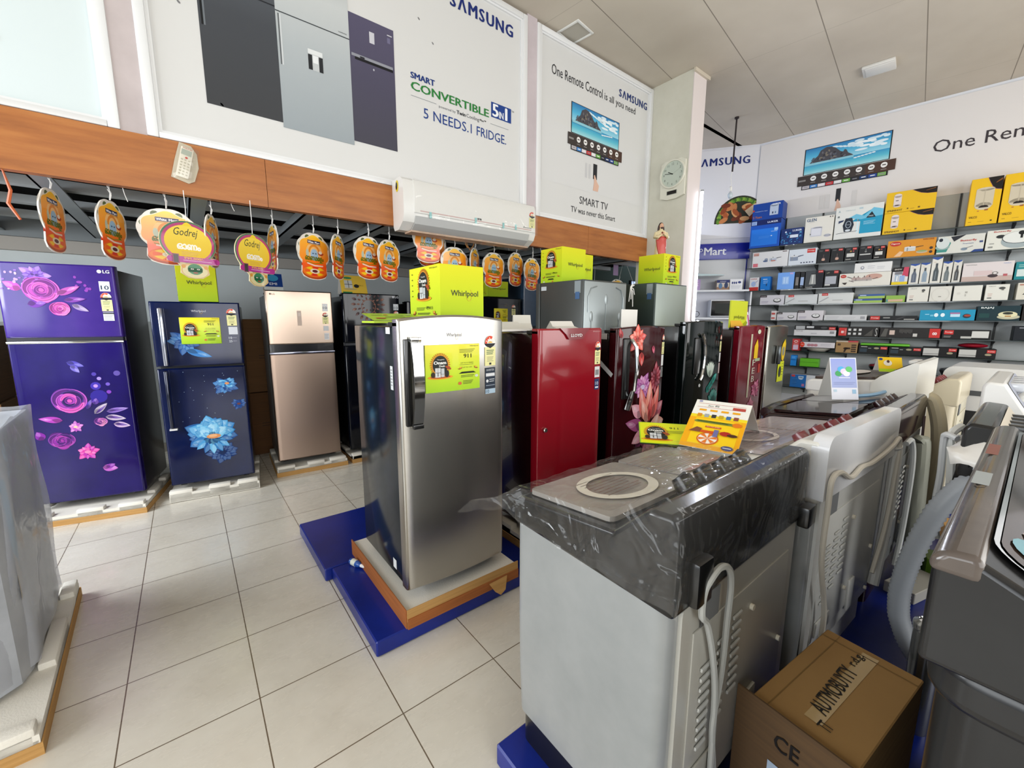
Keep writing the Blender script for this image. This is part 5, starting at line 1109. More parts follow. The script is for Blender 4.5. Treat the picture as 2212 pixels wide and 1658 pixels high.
carton('upper dark carton at the far left behind the purple refrigerator', -1.55, 5.35, .82, .62, .5, .62, 0, BRN2)
carton('lower brown carton at the far left behind the purple refrigerator', -1.55, 5.35, 0, .66, .5, .815, 0, BRN)
carton('tall narrow carton behind the rose gold refrigerator', 1.5, 5.6, 0, .5, .45, 1.3, 0, BRN2)
# ------------------------------------------------------------------ washing machines
FILM2 = m_film('crinkled_cover_film', .035, .015, 1.0, 5, 'c9c7c2', .07, .22)
GWH = m_gloss('grey_white_body', '868989', '949696', 3, .22, .5)
def rpts(x0, x1, z0, z1, r, n=5, corners=(1, 1, 1, 1)):
    pts = []
    for (cx, cz, a0, on) in ((x1-r, z1-r, 0, corners[2]), (x0+r, z1-r, 90, corners[3]), (x0+r, z0+r, 180, corners[0]), (x1-r, z0+r, 270, corners[1])):
        if on:
            for k in range(n+1): t = math.radians(a0+90*k/n); pts.append((cx+r*math.cos(t), cz+r*math.sin(t)))
        else: pts.append((x1 if a0 in (0, 270) else x0, z1 if a0 in (0, 90) else z0))
    return pts
def knob(mb, x, y, z, r, mat, L=.035, tilt=.9):
    """a cup shaped knob standing off an inclined console"""
    ax = V((0, math.cos(tilt), math.sin(tilt))); p = V((x, y, z))
    mb.tube([p, p+ax*L*.35, p+ax*L], [r*.95, r, r*.85], mat, 14); mb.tube([p+ax*L*.9+V((-r*.8, 0, 0)), p+ax*(L+.004)+V((r*.8, 0, 0))], r*.18, mat, 6)
def vents(mb, x, z, n, mat, w=.05, y=-.004, dz=.028):
    for k in range(n): mb.box(x, x+w, y-.006, y, z-k*dz, z-k*dz+.010, mat, .002, 1)
def semi(name, lab, loc, W, D, Hs, Hd, Hc, body, cover, top, base, rz=0, knobc=None, kx=None, inset=None, backm=None, film=False, plate=None, lidm=None, kr=.02, group=None, kl=.035):
    t = thing(name, lab, 'washing machine', loc, rz)
    knobc = knobc or BLACK; r = .04
    pts = rpts(0, W, .012, D, r)
    n = len(pts); mb = MB(); vs = []; fs = []
    for z, s_ in ((.12, .010), (.3, .003), (Hs*.6, .0), (Hs+.01, .0)):
        for x, y in pts: cx, cy = W/2, D/2; vs.append((x+(cx-x)*s_*2, y+(cy-y)*s_*2, z))
    for i in range(3):
        for k in range(n): fs.append([i*n+k, i*n+(k+1) % n, (i+1)*n+(k+1) % n, (i+1)*n+k])
    fs += [list(range(n))[::-1], [3*n+k for k in range(n)]]
    mb.add(vs, fs, body); b = mb.build('body', t)
    q = MB(); q.prism([(x+(W/2-x)*.05, y+(D/2-y)*.05) for x, y in pts], .0, .125, base, 'z'); q.build('base', t)
    # back service panel with vents, bosses and a cable hook
    bm_ = backm or mt('9a9b98', .35, .3)
    bp = MB(); bp.prism(rpts(.05, W-.05, .16, Hs-.01, .03), .002, .013, bm_, 'y'); bp.box(.10, W-.10, -.003, .003, .22, Hs-.10, bm_, .003)
    for xx, z_ in ((.14, Hs*.72), (.22, Hs*.76), (.30, Hs*.80)):
        vents(bp, xx, z_, 9, mt('c9cac6', .35, .2))
    bp.box(.12, .26, -.010, -.003, .24, .30, bm_, .004).box(W*.55, W*.62, -.012, -.002, .2, .34, bm_, .004)
    for xx, z_ in ((.12, .2), (.42, Hs*.78), (.42, Hs*.4), (W-.13, Hs*.5), (W-.12, .2)): bp.lathe([(.009, -.012), (.009, -.002)], (xx, 0, z_), CREAM, 10, 'y')
    bp.build('rear_panel', t)
    a = Art((W-.0, -.0035, 0), (-1, 0, 0), (0, 0, 1)); a.rect(W-.22, Hs-.10, W-.13, Hs-.02, '77797b', 2).lines(W-.215, Hs-.035, .08, 7, .009, .004, 'b9bab8', 3); a.build('rating_plate', t)
    if cover:
        prof = [(-.004, Hs-.02), (-.004, Hc-.025), (.008, Hc), (.07, Hc-.004), (.165, Hd), (D-.02, Hd-.035), (D+.004, Hd-.055), (D+.004, Hs-.005)]
        cv = MB(); cv.prism(prof, -.003, W+.003, cover, 'x'); bmc = cv.build('top_cover', t)
        bv = bmc.modifiers.new('bevel', 'BEVEL'); bv.width = .012; bv.segments = 3; bv.limit_method = 'ANGLE'
    if plate:     # tall rounded rear plate of the console
        p = MB(); p.prism(rpts(-.005, W+.005, Hs, Hc+.02, .05, 6, (0, 0, 1, 1)), -.02, .03, plate, 'y'); p.build('console_plate', t)
    sl = (Hc-.004-Hd)/.095; f = lambda y: Hd+sl*(.165-y)
    if inset:
        a = Art((0, .165, Hd), (1, 0, 0), (0, -.095, Hc-.004-Hd)); a.O = V((W, .165, Hd)); a.U = V((-1, 0, 0)); a.N = a.U.cross(a.W); L = math.hypot(.095, Hc-Hd)
        a.rect(.03, L*.12, W-.03, L*.9, inset, 2); a.build('console_panel', t)
    lm = lidm or top; lids = MB()
    def zt(y): return Hd+.003-(y-.165)/(D-.185)*.035
    for x0, x1 in ((.03, W*.56), (W*.58, W-.03)):
        pp = rpts(x0, x1, .19, D-.035, .02, 3); vs = [(x, y, zt(y)) for x, y in pp]+[(x, y, zt(y)+.014) for x, y in pp]; k = len(pp)
        l_ = MB().add(vs, [list(range(k))[::-1], [k+i for i in range(k)]]+[[i, (i+1) % k, k+(i+1) % k, k+i] for i in range(k)], lm); l_.build('lid', t)
    for i, x in enumerate(kx or [W*.4, W*.54, W*.68, W*.82]):
        kb = MB(); knob(kb, x, .115, f(.115)-.004, kr, knobc, kl); kb.build('knob', t)
    return t, zt

# 1. nearest: grey-white body, black cover under crinkled film
W1 = (.77, .42, PZ)
t, zt = semi('washing_machine', 'nearest semi-automatic washing machine, pale grey with a black top under crinkled plastic film', W1, .79, .545, .795, .915, 1.012, GWH, m_gloss('black_cover', '0a0a0b', '121213', 3, .16, .7), mt('8f8a84', .3), BLACK, 0, BLACK, [.26, .37, .48, .59], 'b3ada6', mt('b0aea6', .3, .1), kr=.031, kl=.048)
a = Art((0, 0, .915), (1, 0, 0), (0, 1, 0)); a.e = .0012
a.O = V((0, .165, .9345)); a.W = V((0, .36, -.035)).normalized(); a.N = a.U.cross(a.W)
a.ring(.235, .17, .135, .115, .030, 'd9d4c6', 2, 40); a.lines(.14, .25, .17, 8, .018, .004, '6a5048', 2); a.lines(.43, .28, .3, 7, .025, .004, '7a6058', 2).rect(.50, .08, .72, .10, '9a7068', 2); a.build('printed_instructions', t)
# curved top edge of the side panel: black skirt dips below the cover
sk = MB(); sk.prism([(.545, .765), (.545, .80), (0, .80), (0, .775), (.03, .765), (.12, .80), (.25, .775), (.42, .80), (.5, .80)][::-1], -.0045, -.001, BLACK, 'x'); 
def f1(s_, q):
    # film over the top: q runs front to back over deck and console, s_ from the left overhang to the right end
    P_ = [(.60, .80), (.565, .86), (.545, .895), (.42, .928), (.27, .942), (.17, .958), (.075, 1.035), (.02, 1.048), (-.016, 1.02), (-.022, .95), (-.018, .86), (-.014, .80)]
    k = q*(len(P_)-1); i = min(len(P_)-2, int(k)); g = k-i; y = P_[i][0]*(1-g)+P_[i+1][0]*g; z = P_[i][1]*(1-g)+P_[i+1][1]*g
    u = -.16+s_*(.79+.17); x = u
    rn = .0035*math.sin(u*31+y*47)+.003*math.sin(u*83-y*61+2)+.003*abs(math.sin(u*19+y*11))+.003*abs(math.sin(u*9-y*27+1))+.0015*math.sin(y*90+u*20)
    if u < -.012:
        d = -.012-u; fl_ = max(0, (y-.40)/.2); fl_ = min(fl_, 1)
        drop = d*(1-.75*fl_)*(1.0 if z > .85 else .2); x = -.012-d*.08-d*.75*fl_*fl_+rn; ze = .795+.075*fl_+.006*math.sin(y*40); z = z+(min(z, ze)-z)*min(1, d/.148)**.8; y += .08*fl_*d/.15
    return (x, y, z+rn*.6+.004)
MB().grid(f1, 70, 60, FILM2).build('protective_film', t, smooth=70)
# cable looped over the back edge
mb = MB(); mb.tube(curve([(.21, -.02, .20), (.205, -.02, .35), (.195, -.02, .50), (.165, -.02, .62), (.125, -.02, .72), (.09, -.022, .76), (.085, -.025, .82), (.10, -.03, .85), (.144, -.03, .862), (.19, -.03, .84), (.221, -.025, .78), (.23, -.02, .68), (.225, -.02, .55), (.20, -.02, .40), (.22, -.02, .28), (.25, -.02, .14)]), .008, mt('a9aaa6', .4), 8); mb.build('power_cable', t)
MB().box(.05, .12, -.03, .0, .79, .90, BLACK, .01).build('cable_bracket', t)
MB().box(.73, .80, -.035, .0, .76, .83, BLACK, .008).build('hose_bracket', t)
# 2. white with maroon knobs
t, zt = semi('washing_machine', 'second washing machine in the row, glossy white with maroon knobs', (1.63, .405, PZ), .86, .53, .82, .92, 1.02, GWH, WHITE2, mt('b3a6a4', .25, coat=.4), WHITE2, math.radians(-2.5), mt('6a0f1c', .25, coat=.6), [.18, .34, .50, .66], None, mt('c9c9c5', .35), plate=m_gloss('glossy_white_plate', 'd3d4d8', 'e2e3e6', 2, .12, .8), kr=.03)
a = Art((0, .165, .938), (1, 0, 0), (0, 1, -.06)); a.lines(.05, .30, .6, 9, .03, .004, '9c8c8c', 2).ring(.25, .17, .12, .10, .02, 'd9d0cc', 2); a.build('printed_instructions', t)
MB().tube(curve([(.10, -.03, .16), (.12, -.03, .35), (.02, -.03, .60), (.015, -.03, .80), (.02, -.03, .895), (.10, -.03, .905), (.22, -.03, .86), (.33, -.03, .875), (.45, -.03, .865), (.60, -.03, .87), (.75, -.03, .885), (.84, -.03, .90), (.86, -.03, .80), (.82, -.03, .5), (.7, -.03, .3)]), .009, mt('c9c2b4', .4), 8).build('power_cable', t)
MB().tube(curve([(.86, -.02, .86), (.875, -.02, .8), (.87, -.02, .45), (.80, -.02, .2)]), .022, mt('cfcdc6', .4), 10).build('drain_hose', t)
# 3. dark maroon
MRN = m_gloss('dark_maroon_cover', '1c0a0c', '2b1214', 3, .10, 1)
t, zt = semi('washing_machine', 'washing machine with a dark glossy maroon top, carrying a folded white and blue card', (2.56, .37, PZ), .80, .56, .83, .94, 1.0, mt('7d7f80', .35, .2), MRN, MRN, MRN, 0, mt('2a1416', .2, coat=.6), None, '3a2626', mt('7a7c7c', .4, .3), kr=.022)
MB().tube([(.02, .56, .90), (.25, .60, .89), (.55, .60, .89), (.78, .56, .90)], .028, MRN, 10).build('lid_handle', t)
MB().tube(curve([(.38, -.04, .80), (.39, -.055, .78), (.385, -.07, .45), (.38, -.08, .10)]), .033, mt('97998c', .5), 12).build('drain_hose', t)
MB().tube(curve([(.10, -.03, .84), (.18, -.04, .84), (.22, -.05, .7), (.22, -.05, .4), (.15, -.05, .2)]), .012, mt('c3c6c4', .4), 8).tube(curve([(.62, -.02, .9), (.60, -.03, .7), (.64, -.03, .5), (.6, -.03, .2)]), .006, mt('3a2020', .5), 6).build('power_cable', t)
# 4. white with brown lid and raised slanted console
BRL = m_gloss('brown_lid', '3a2f2b', '54463f', 4, .25, .5)
t, zt = semi('washing_machine', 'white washing machine with brown glass lid and tall slanted console, carrying a yellow card', (3.42, .44, PZ), .70, .55, .94, 1.05, 1.09, WHITE2, WHITE, BRL, WHITE2, 0, WHITE, [], None, mt('bcbcb8', .4))
MB().prism([(-.01, .93), (-.01, 1.165), (.012, 1.17), (.16, 1.075), (.20, 1.03), (.20, .96)], -.008, .708, WHITE2, 'x').build('console', t)
a = Art((.70, .155, 1.0805), (-1, 0, 0), (0, -.13, .0835)); a.rect(.03, .01, .67, .14, BRL, 2).rect(.10, .03, .30, .12, 'c9c6c0', 3); a.build('console_panel', t)
for i in range(3): MB().box(.42+.07*i, .47+.07*i, .05, .10, 1.13, 1.155, WHITE, .008).build('knob', t)
a = Art((0, .17, 1.068), (1, 0, 0), (0, .98, -.06)); a.ell(.35, .20, .18, .09, 'd9d2cc', 2, 24).build('lid_sticker', t)
# 5. cream with maroon knobs
CRB = mt('c9bfa6', .4, coat=.2)
t, zt = semi('washing_machine', 'cream washing machine with small maroon knobs, yellowed hose hanging at its back', (4.22, .31, PZ), .70, .52, .84, .94, 1.02, CRB, CRB, CRB, CRB, 0, mt('7a1420', .3, coat=.5), [.08, .16, .24, .32], None, mt('c3bda8', .5), kr=.025)
o = MB().tube(curve([(3.41, .37, 1.05), (3.41, .345, 1.03), (3.41, .31, .90), (3.41, .295, .73), (3.41, .30, .53), (3.40, .32, .42), (3.34, .32, .34), (3.2, .30, .31)]), .036, mt('c0b496', .5), 12).build('drain_hose'); tag(o, 'thick yellowed ribbed drain hose curving down between the two rows of machines', 'hose')
for i, (x, y) in enumerate(()):
    semi('washing_machine', ('plain white washing machine next after the cream one, mostly hidden', 'plain white washing machine at the far end of the left row, mostly hidden')[i], (x, y, PZ), .72, .52, .80, .90, .96, WHITE2, WHITE, BRL, WHITE2, 0)

# opposite row, backs to the aisle -----------------------------------------
DG = m_gloss('dark_grey_body', '1b1b1c', '242425', 3, .22, .6); TAUPE = m_gloss('taupe_film_top', '4a423d', '5f5650', 5, .16, .6)
t = thing('washing_machine', 'large dark grey washing machine cropped by the right edge, chrome rimmed console on top', 'washing machine', (1.83, .055, PZ), PI)
W, D = 1.07, .56
def slabr(mb, x0, x1, y0, y1, z0, z1, r, mat): mb.prism(rpts(x0, x1, y0, y1, r), z0, z1, mat, 'z'); return mb
slabr(MB(), .02, W-.02, .02, D, .10, .90, .06, DG).build('body', t); slabr(MB(), .04, W-.04, .04, D-.02, .0, .11, .05, BLACK).build('base', t)
c_ = slabr(MB(), .005, W-.005, .008, D+.01, .895, .965, .06, DG).build('collar', t); bv = c_.modifiers.new('b', 'BEVEL'); bv.width = .02; bv.segments = 4; bv.limit_method = 'ANGLE'
tp = MB(); tp.prism([(.0, .955), (.0, 1.105), (.012, 1.12), (.036, 1.122), (.24, 1.02), (D, .995), (D+.01, .955)], 0, W, DG, 'x'); tc = tp.build('top_cover', t); bv = tc.modifiers.new('b', 'BEVEL'); bv.width = .016; bv.segments = 4; bv.limit_method = 'ANGLE'
th_ = MB(); th_.prism([(-.003, 1.09), (-.003, 1.108), (.011, 1.1235), (.036, 1.1255), (.047, 1.1205), (.047, 1.09)], -.003, W+.003, TAUPE, 'x'); ts = th_.build('top_strip', t); bv = ts.modifiers.new('b', 'BEVEL'); bv.width = .010; bv.segments = 3; bv.limit_method = 'ANGLE'
sn = math.hypot(.204, .102); Wd = V((0, -.204, .102)).normalized()
a = Art((W, .24, 1.0235), (-1, 0, 0), Wd, eps=.0012); L = sn
a.poly([(u, v) for u, v in rpts(.045, W-.03, .01, L-.012, .05)], CHROME, 2); a.poly([(u, v) for u, v in rpts(.052, W-.037, .017, L-.019, .045)], m_gloss('smoked_console', '2a1f1a', '4a3a32', 3, .06, 1), 3.2)
a.poly([(.075, .03), (.30, .05), (.28, .14), (.18, .19), (.075, .17)], 'b9a9a6', 4.4).ell(.12, .175, .035, .025, '7fa9b4', 5, 14).line([(.20, .12), (.27, .12)], .003, '3a3a40', 6); a.build('console_panel', t)
for k in range(4):
    u = .20+.2*k; p = V((W-u, .24, 1.03))+Wd*(L*.62); nn_ = V((0, .102, .204)).normalized()
    kb = MB(); kb.tube([p, p+nn_*.006], [.036, .034], CHROME, 20); kb.tube([p+nn_*.006, p+nn_*.03], [.026, .022], BLACK, 16); kb.build('knob', t)
a = Art((W-.34, .010, 1.1256), (-1, 0, 0), (0, 1, 0)); a.text('Control', .0, 0, .12, .016, '4a4440', 1).rect(.30, -.003, .42, .020, '8f5a50', 1).rect(.02, -.004, .12, .0215, 'a7aeb0', .8); a.build('printed_strip', t)
# 2nd, dark with beige console and black switches, white bag over it
t, zt = semi('washing_machine', 'dark grey washing machine with a beige console and four black knobs, behind the white bag', (2.68, .125, PZ), .62, .52, .80, .92, 1.08, DG, DG, BLACK, BLACK, PI, BLACK, [], None)
a = Art((.62, .165, .92), (-1, 0, 0), (0, -.095, .156)); L = math.hypot(.095, .156); a.poly(rpts(.015, .605, .01, L-.005, .03), 'b4aa98', 2); a.build('console_panel', t)
for k in range(4): MB().box(.33-.085*k, .37-.085*k, .03, .16, 1.0, 1.05, BLACK, .008).build('knob', t)
bg_ = MB().grid(lambda s_, q: (2.10+.30*s_, .12-.25*q+.02*math.sin(s_*9), 1.02+.10*math.sin(PI*s_)**.5*(.6+.4*math.sin(PI*q))+.01*math.sin(s_*17+q*13)), 16, 12, mt('dedbd6', .35, coat=.2)); bg_.v = [(x-.10, y+.02, z-.0) for x, y, z in bg_.v]
o = bg_.build('plastic_bag'); o.modifiers.new('s', 'SOLIDIFY').thickness = .002; tag(o, 'white plastic bag draped over the near end of the dark grey beige console machine', 'plastic bag')
MB().ball((.62, .06, .87), .05, .07, .14, m_gloss('black_bulge', '0c0c0d', '141415', 4, .1, .8), 18).build('rear_bulge', t)
MB().tube(curve([(.52, -.02, 1.0), (.50, -.05, 1.005), (.485, -.055, .97), (.48, -.05, .85), (.48, -.05, .70), (.50, -.03, .6)]), .011, mt('c3c5c6', .4), 8).build('power_cable', t)
MB().tube(curve([(.42, -.02, 1.03), (.47, -.04, 1.0), (.48, -.03, .92), (.48, -.02, .80)]), .013, mt('c9c9c4', .4), 8).build('inlet_hose', t)
hs = MB(); pth = [(2.06, .06, .98), (2.02, .105, .95), (2.0, .15, .86), (2.0, .185, .72), (2.0, .205, .60), (2.0, .213, .50), (2.0, .206, .41), (2.0, .175, .33), (2.0, .13, .26)]
sm_ = []
for i in range(len(pth)-1):
    for k in range(14): sm_.append(V(pth[i]).lerp(V(pth[i+1]), k/14))
for _ in range(14): sm_ = [sm_[0]]+[(sm_[i-1]+sm_[i]*2+sm_[i+1])/4 for i in range(1, len(sm_)-1)]+[sm_[-1]]
hs.tube(sm_, [.033 if i % 2 else .029 for i in range(len(sm_))], mt('9a9fa6', .45), 14); o = hs.build('drain_hose', None, 80); tag(o, 'thick grey ribbed drain hose looping down beside the dark grey machine', 'hose')
t = thing('steel_canister', 'small steel capped cylinder behind the corner of the dark grey machine', 'canister', (1.90, .115, PZ)); MB().lathe([(.038, 0), (.04, .01), (.04, .36), (.036, .38)], (0, 0, 0), mt('8a8c8c', .2, .8), 20).build('body', t); MB().lathe([(.041, .375), (.043, .385), (.043, .40), (.03, .41), (.028, .405), (.012, .407)], (0, 0, 0), CHROME, 20).build('cap', t)
# 3rd: white with grey console
t, zt = semi('washing_machine', 'white washing machine with a light grey console and four knobs, right of the aisle', (3.72, .145, PZ), .74, .54, .84, .97, 1.135, WHITE, WHITE, mt('c9cacc', .3), WHITE2, PI, WHITE2, [], None)
a = Art((.74, .165, .97), (-1, 0, 0), (0, -.095, .162)); a.poly(rpts(.015, .72, .02, .185, .04), '8f93a0', 2); a.build('console_panel', t)
for k in range(4): MB().box(.52-.11*k, .60-.11*k, .03, .13, 1.08, 1.125, mt('d3d6dc', .2, coat=.6), .012).build('knob', t)
# 4th: large white, its end turned to the aisle, dark lower panel
t = thing('washing_machine', 'big white washing machine with a dark stripe, far right behind the others', 'washing machine', (5.0, .48, PZ-.025), -PI/2)
W, D = .86, .62
MB().prism(rpts(0, W, .72, 1.075, .07, 6, (0, 0, 1, 1)), 0, D, m_gloss('big_white_shell', 'd2d2d0', 'dddddb', 2, .3, .3), 'y').box(.02, W-.02, .01, D, .06, .73, WHITE2).build('body', t)
MB().box(.03, W, -.006, .0, .845, .885, mt('4b4e50', .4)).box(.03, W-.02, -.004, .012, .08, .72, mt('141516', .5)).build('rear_panel', t)
v_ = MB(); [v_.box(.2, .34, -.012, -.004, .62-.03*k, .63-.03*k, BLKM) for k in range(5)]; v_.lathe([(.02, -.02), (.02, -.003)], (.09, 0, .35), WHITE, 12, 'y'); v_.build('rear_vents', t)
MB().tube(curve([(-.02, .05, .9), (-.04, -.01, .78), (-.03, -.02, .5), (.02, -.02, .25)]), .03, mt('bfc2c0', .5), 10).build('drain_hose', t)
# things lying in the aisle on the platform
t = thing('cardboard_box', 'open-topped brown cardboard box with black handwriting, on the platform beside the nearest washing machine', 'cardboard box', (1.145, .378, PZ), math.radians(-6))
W, D, H = .475, .24, .39
MB().box(0, W, -D, 0, 0, H, m_card('ad8650', '9f7844', 'box_kraft'), .003, 1).build('carton', t)
MB().box(-.006, -.001, -D, .035, .0, H+.012, m_card('5f4629', '523c24', 'box_flap_dark')).build('flap', t)
HW = '1d1a18'
a = Art((0, -D, H+.001), (1, 0, 0), (0, 1, 0)); a.rect(.06, .095, .45, .135, mt('c2a26a', .15, coat=.6, alpha=1), 1); a.text('AUTMOBUYTY', .10, .10, .24, .042, HW, 2, .01, .1, .04).text("r.d.g.", .36, .118, .07, .03, HW, 2, .01).text('TT', .055, .075, .025, .03, HW, 2, .01).rect(0, .20, .47, .203, '8a6a3a').rect(.43, .0, .433, .24, '8a6a3a'); a.build('handwriting', t)
a = Art((-.007, .03, 0), (0, -1, 0)); a.rect(.09, .14, .20, .25, 'a9b9cc').text('CE', .10, .30, .06, .045, HW, 2, .01, 0, 0).lines(.10, .22, .08, 4, .018, .005, '6a7a8c', 2); a.build('address_label', t)
carton('flat pale carton lying on the platform beyond the cardboard box', 2.93, .26, PZ, .30, .13, .06, math.radians(-15), mt('b9b6ac', .6), False)
carton('small green and white carton behind the flat pale carton', 3.2, .22, PZ, .14, .10, .12, math.radians(20), mt('6f9a2c', .5), False)
carton('torn brown cardboard piece on the floor between the rows, far end of the aisle', 3.85, .20, PZ, .24, .12, .10, .3, CARD, False)
# tent cards on the machines
def tent(lab, p, q, back, h, fnA, fnB=None):
    """free-standing folded card: front foot runs p->q, rear foot shifted by back"""
    p, q, back = V(p), V(q), V(back); U = (q-p); w_ = U.length; ap = back*.5+V((0, 0, h)); t = thing('tent_card', lab, 'card', p)
    mb = MB(); th = V((0, 0, .0006)); mb.add([V((0, 0, 0)), U, U+ap, ap, back, U+back], [(0, 1, 2, 3), (3, 2, 5, 4)], PAPER); o = mb.build('folded_card', t, 0); o.modifiers.new('s', 'SOLIDIFY').thickness = .0012
    a = Art((0, 0, 0), U, ap, eps=.0016); fnA(a, w_, ap.length); a.build('printed_front', t)
    if fnB: a = Art(U+back, -U, ap-back, eps=.0016); fnB(a, w_, ap.length); a.build('printed_back', t)
    return t
def _t1(a, w, h):
    a.rect(0, 0, w, h*.62, 'e8a416').rect(w*.12, h*.08, w*.92, h*.60, 'ecc41a', 1.3).rect(0, h*.62, w, h*.68, 'e6cf2a').rect(0, h*.68, w, h, 'e4e2da', 1.2)
    a.rect(w*.06, h*.84, w*.92, h*.845, 'b04038', 2).rect(w*.06, h*.92, w*.92, h*.925, 'b04038', 2).rect(w*.7, h*.845, w*.92, h*.90, 'b04a40', 2).text('Zero', w*.25, h*.865, w*.1, h*.03, '333333').text('₹0', w*.38, h*.865, w*.07, h*.04, '222222').rect(w*.06, h*.95, w*.12, h*.985, '8a8ab0', 2)
    for k in range(4): a.rect(w*(.12+.2*k), h*.76, w*(.25+.2*k), h*.80, 'e0a020', 2)
    for k, c in enumerate(('d08a20', '9aa0a0', '33353a', 'c0a020', '3a6aa0', '8a4a3a')): a.rect(w*(.12+.13*k), h*.63, w*(.2+.13*k), h*.70, c, 2)
    a.poly([(w*.1, h*.535), (w*.14, h*.51), (w*.82, h*.51), (w*.82, h*.56), (w*.14, h*.56)], '77833a', 2).ell(w*.86, h*.535, w*.08, h*.045, 'd8761c', 3).lines(w*.16, h*.545, w*.6, 2, h*.018, h*.007, '2c3a10', 3)
    a.rect(w*.34, h*.42, w*.62, h*.455, 'c0501c', 2).text('SPIN THE WHEEL', w*.36, h*.43, w*.24, h*.015, 'f0e0c0', 3)
    a.ell(w*.45, h*.20, w*.19, h*.12, 'd06a20', 2, 24).ell(w*.45, h*.20, w*.165, h*.10, 'ece0d0', 3, 24)
    for k in range(6): th = math.radians(60*k); a.poly([(w*.45, h*.20), (w*(.45+.16*math.cos(th)), h*(.20+.10*math.sin(th))), (w*(.45+.16*math.cos(th+.5)), h*(.20+.10*math.sin(th+.5)))], 'd8742a', 4)
    a.poly([(w*.08, h*.30), (w*.2, h*.40), (w*.3, h*.38), (w*.28, h*.30)], '7a4a34', 4).rect(w*.28, h*.30, w*.55, h*.35, 'c8501c', 4).rect(w*.52, h*.24, w*.6, h*.38, '6a6a98', 5).ell(w*.72, h*.33, w*.10, h*.045, 'a82c20', 4, 10).ell(w*.84, h*.31, w*.09, h*.03, '4a2c20', 4.5, 10).ell(w*.82, h*.07, w*.10, h*.045, '2c3c78', 3, 18).rect(w*.75, h*.06, w*.89, h*.075, 'c9d0e4', 4)
tent('yellow and orange folded card with a prize wheel, standing on the nearest washing machine', (1.545, .865, .998), (1.590, .655, .998), (.43, .09, 0), .155, _t1)
def _t1b(a, w, h): a.rect(0, 0, w, h, LIMEP).rect(w*.02, h*.02, w*.98, h*.98, 'd9dc14', 1.5); onam(a, w*.3, h*.42, w*.28, 2); a.text('911', w*.55, h*.7, w*.16, h*.09, '3c4416', 3).lines(w*.5, h*.6, w*.3, 3, h*.05, h*.015, '6a7424', 3)
t = thing('flat_card', 'lime yellow card lying flat beside the prize wheel card on the nearest washing machine', 'card', (1.455, .985, .988), math.radians(-55))
t.rotation_euler = (math.radians(17), 0, math.radians(-52))
MB().box(0, .23, -.00, .17, 0, .006, mt('2a2a20', .5)).build('card', t); a = Art((0, .0, .0065), (1, 0, 0), (0, 1, 0)); _t1b(a, .23, .17); a.build('printed_front', t)
def _t2(a, w, h):
    a.rect(0, 0, w, h, 'e2e4ee').rect(w*.03, h*.28, w*.97, h*.98, m_grad_once('card_blue', [(0, 'a9b4dc'), (1, '7f8cc8')], 0, .26), 1.5)
    for k, c in enumerate(('3f9c5a', '4aa8d8', 'e0c8dc', 'f0f0fa', '5fb868')): a.ell(w*(.3+.1*k), h*(.62+.05*((k*2) % 3)), w*.13, h*.07, c, 2+.1*k, 12)
    a.rect(w*.3, h*.51, w*.72, h*.525, 'f2f2fa', 3).lines(w*.1, h*.40, w*.8, 2, h*.04, h*.012, '8a94c0', 3).rect(w*.08, h*.18, w*.2, h*.24, 'b9d0e0', 2).rect(w*.78, h*.14, w*.92, h*.24, '9ac0dc', 2)
tent('upright folded card printed in pale blue with a flower picture, on the dark maroon machine', (3.02, .735, 1.032), (3.14, .635, 1.032), (.10, .10, 0), .245, _t2)
def _t3(a, w, h): a.rect(0, 0, w, h, 'e0b81e').rect(0, 0, w, h*.2, 'a8c820', 2).ell(w*.4, h*.6, w*.18, h*.2, 'd8d0c0', 2, 12).ell(w*.42, h*.7, w*.06, h*.1, '4a2c20', 3, 10).ell(w*.12, h*.85, w*.08, h*.08, '2c3c78', 3, 12)
tent('small yellow folded card on the white machine with the brown lid', (3.70, .66, 1.158), (3.75, .545, 1.158), (.09, .05, 0), .095, _t3)
o = MB().tube(curve([(3.10, .70, 1.045), (3.3, .60, 1.05), (3.5, .55, 1.07)]), .012, mt('7fa8c8', .3, coat=.4), 6).build('cable_sleeve'); tag(o, 'pale blue plastic wrapped strip lying on the dark maroon machine', 'plastic strip')
# appliance wrapped in plastic at the left edge
t = thing('washing_machine', 'plastic wrapped grey appliance on a foam tray, cropped by the left edge', 'washing machine', (-.60, 2.22, .10), math.radians(3))
pts = [(-.62, .78), (0, .78), (0, .14), (-.02, .06), (-.08, .01), (-.3, -.05), (-.54, .01), (-.60, .06), (-.62, .14)][::-1]
WG = m_gloss('wrapped_grey_side', 'a0a4aa', 'b6bac2', 4, .3, .3)
MB().prism(pts, .0, .92, WG, 'z').build('body', t); MB().prism([(x*1.01-.0, y) for x, y in pts], .92, .965, mt('b4bac4', .3, coat=.3), 'z').build('top', t)
a = Art((.001, .14, 0), (0, 1, 0)); a.poly([(-.0, .42), (.05, .40), (.09, .56), (.07, .78), (.0, .80)], '4f9cc0').poly([(.0, .3), (.06, .36), (.04, .46), (0, .5)], 'b4aca0', 2).build('side_sticker', t)
def fw_(s_, q):
    th = s_; P_ = [(-.62, .80), (.012, .80), (.014, .16), (-.07, -.01), (-.3, -.065), (-.62, .0)]; k = th*5; i = min(4, int(k)); g = k-i
    x = P_[i][0]*(1-g)+P_[i+1][0]*g; y = P_[i][1]*(1-g)+P_[i+1][1]*g
    return (x+.006*math.sin(q*9+s_*50), y+.006*math.sin(q*13+s_*40), .02+.97*q+.01*math.sin(s_*60)*(q > .95))
MB().grid(fw_, 60, 16, m_film('milky_wrap', .45, .04, .4, 5, 'c9cdd6')).build('protective_film', t, smooth=70)
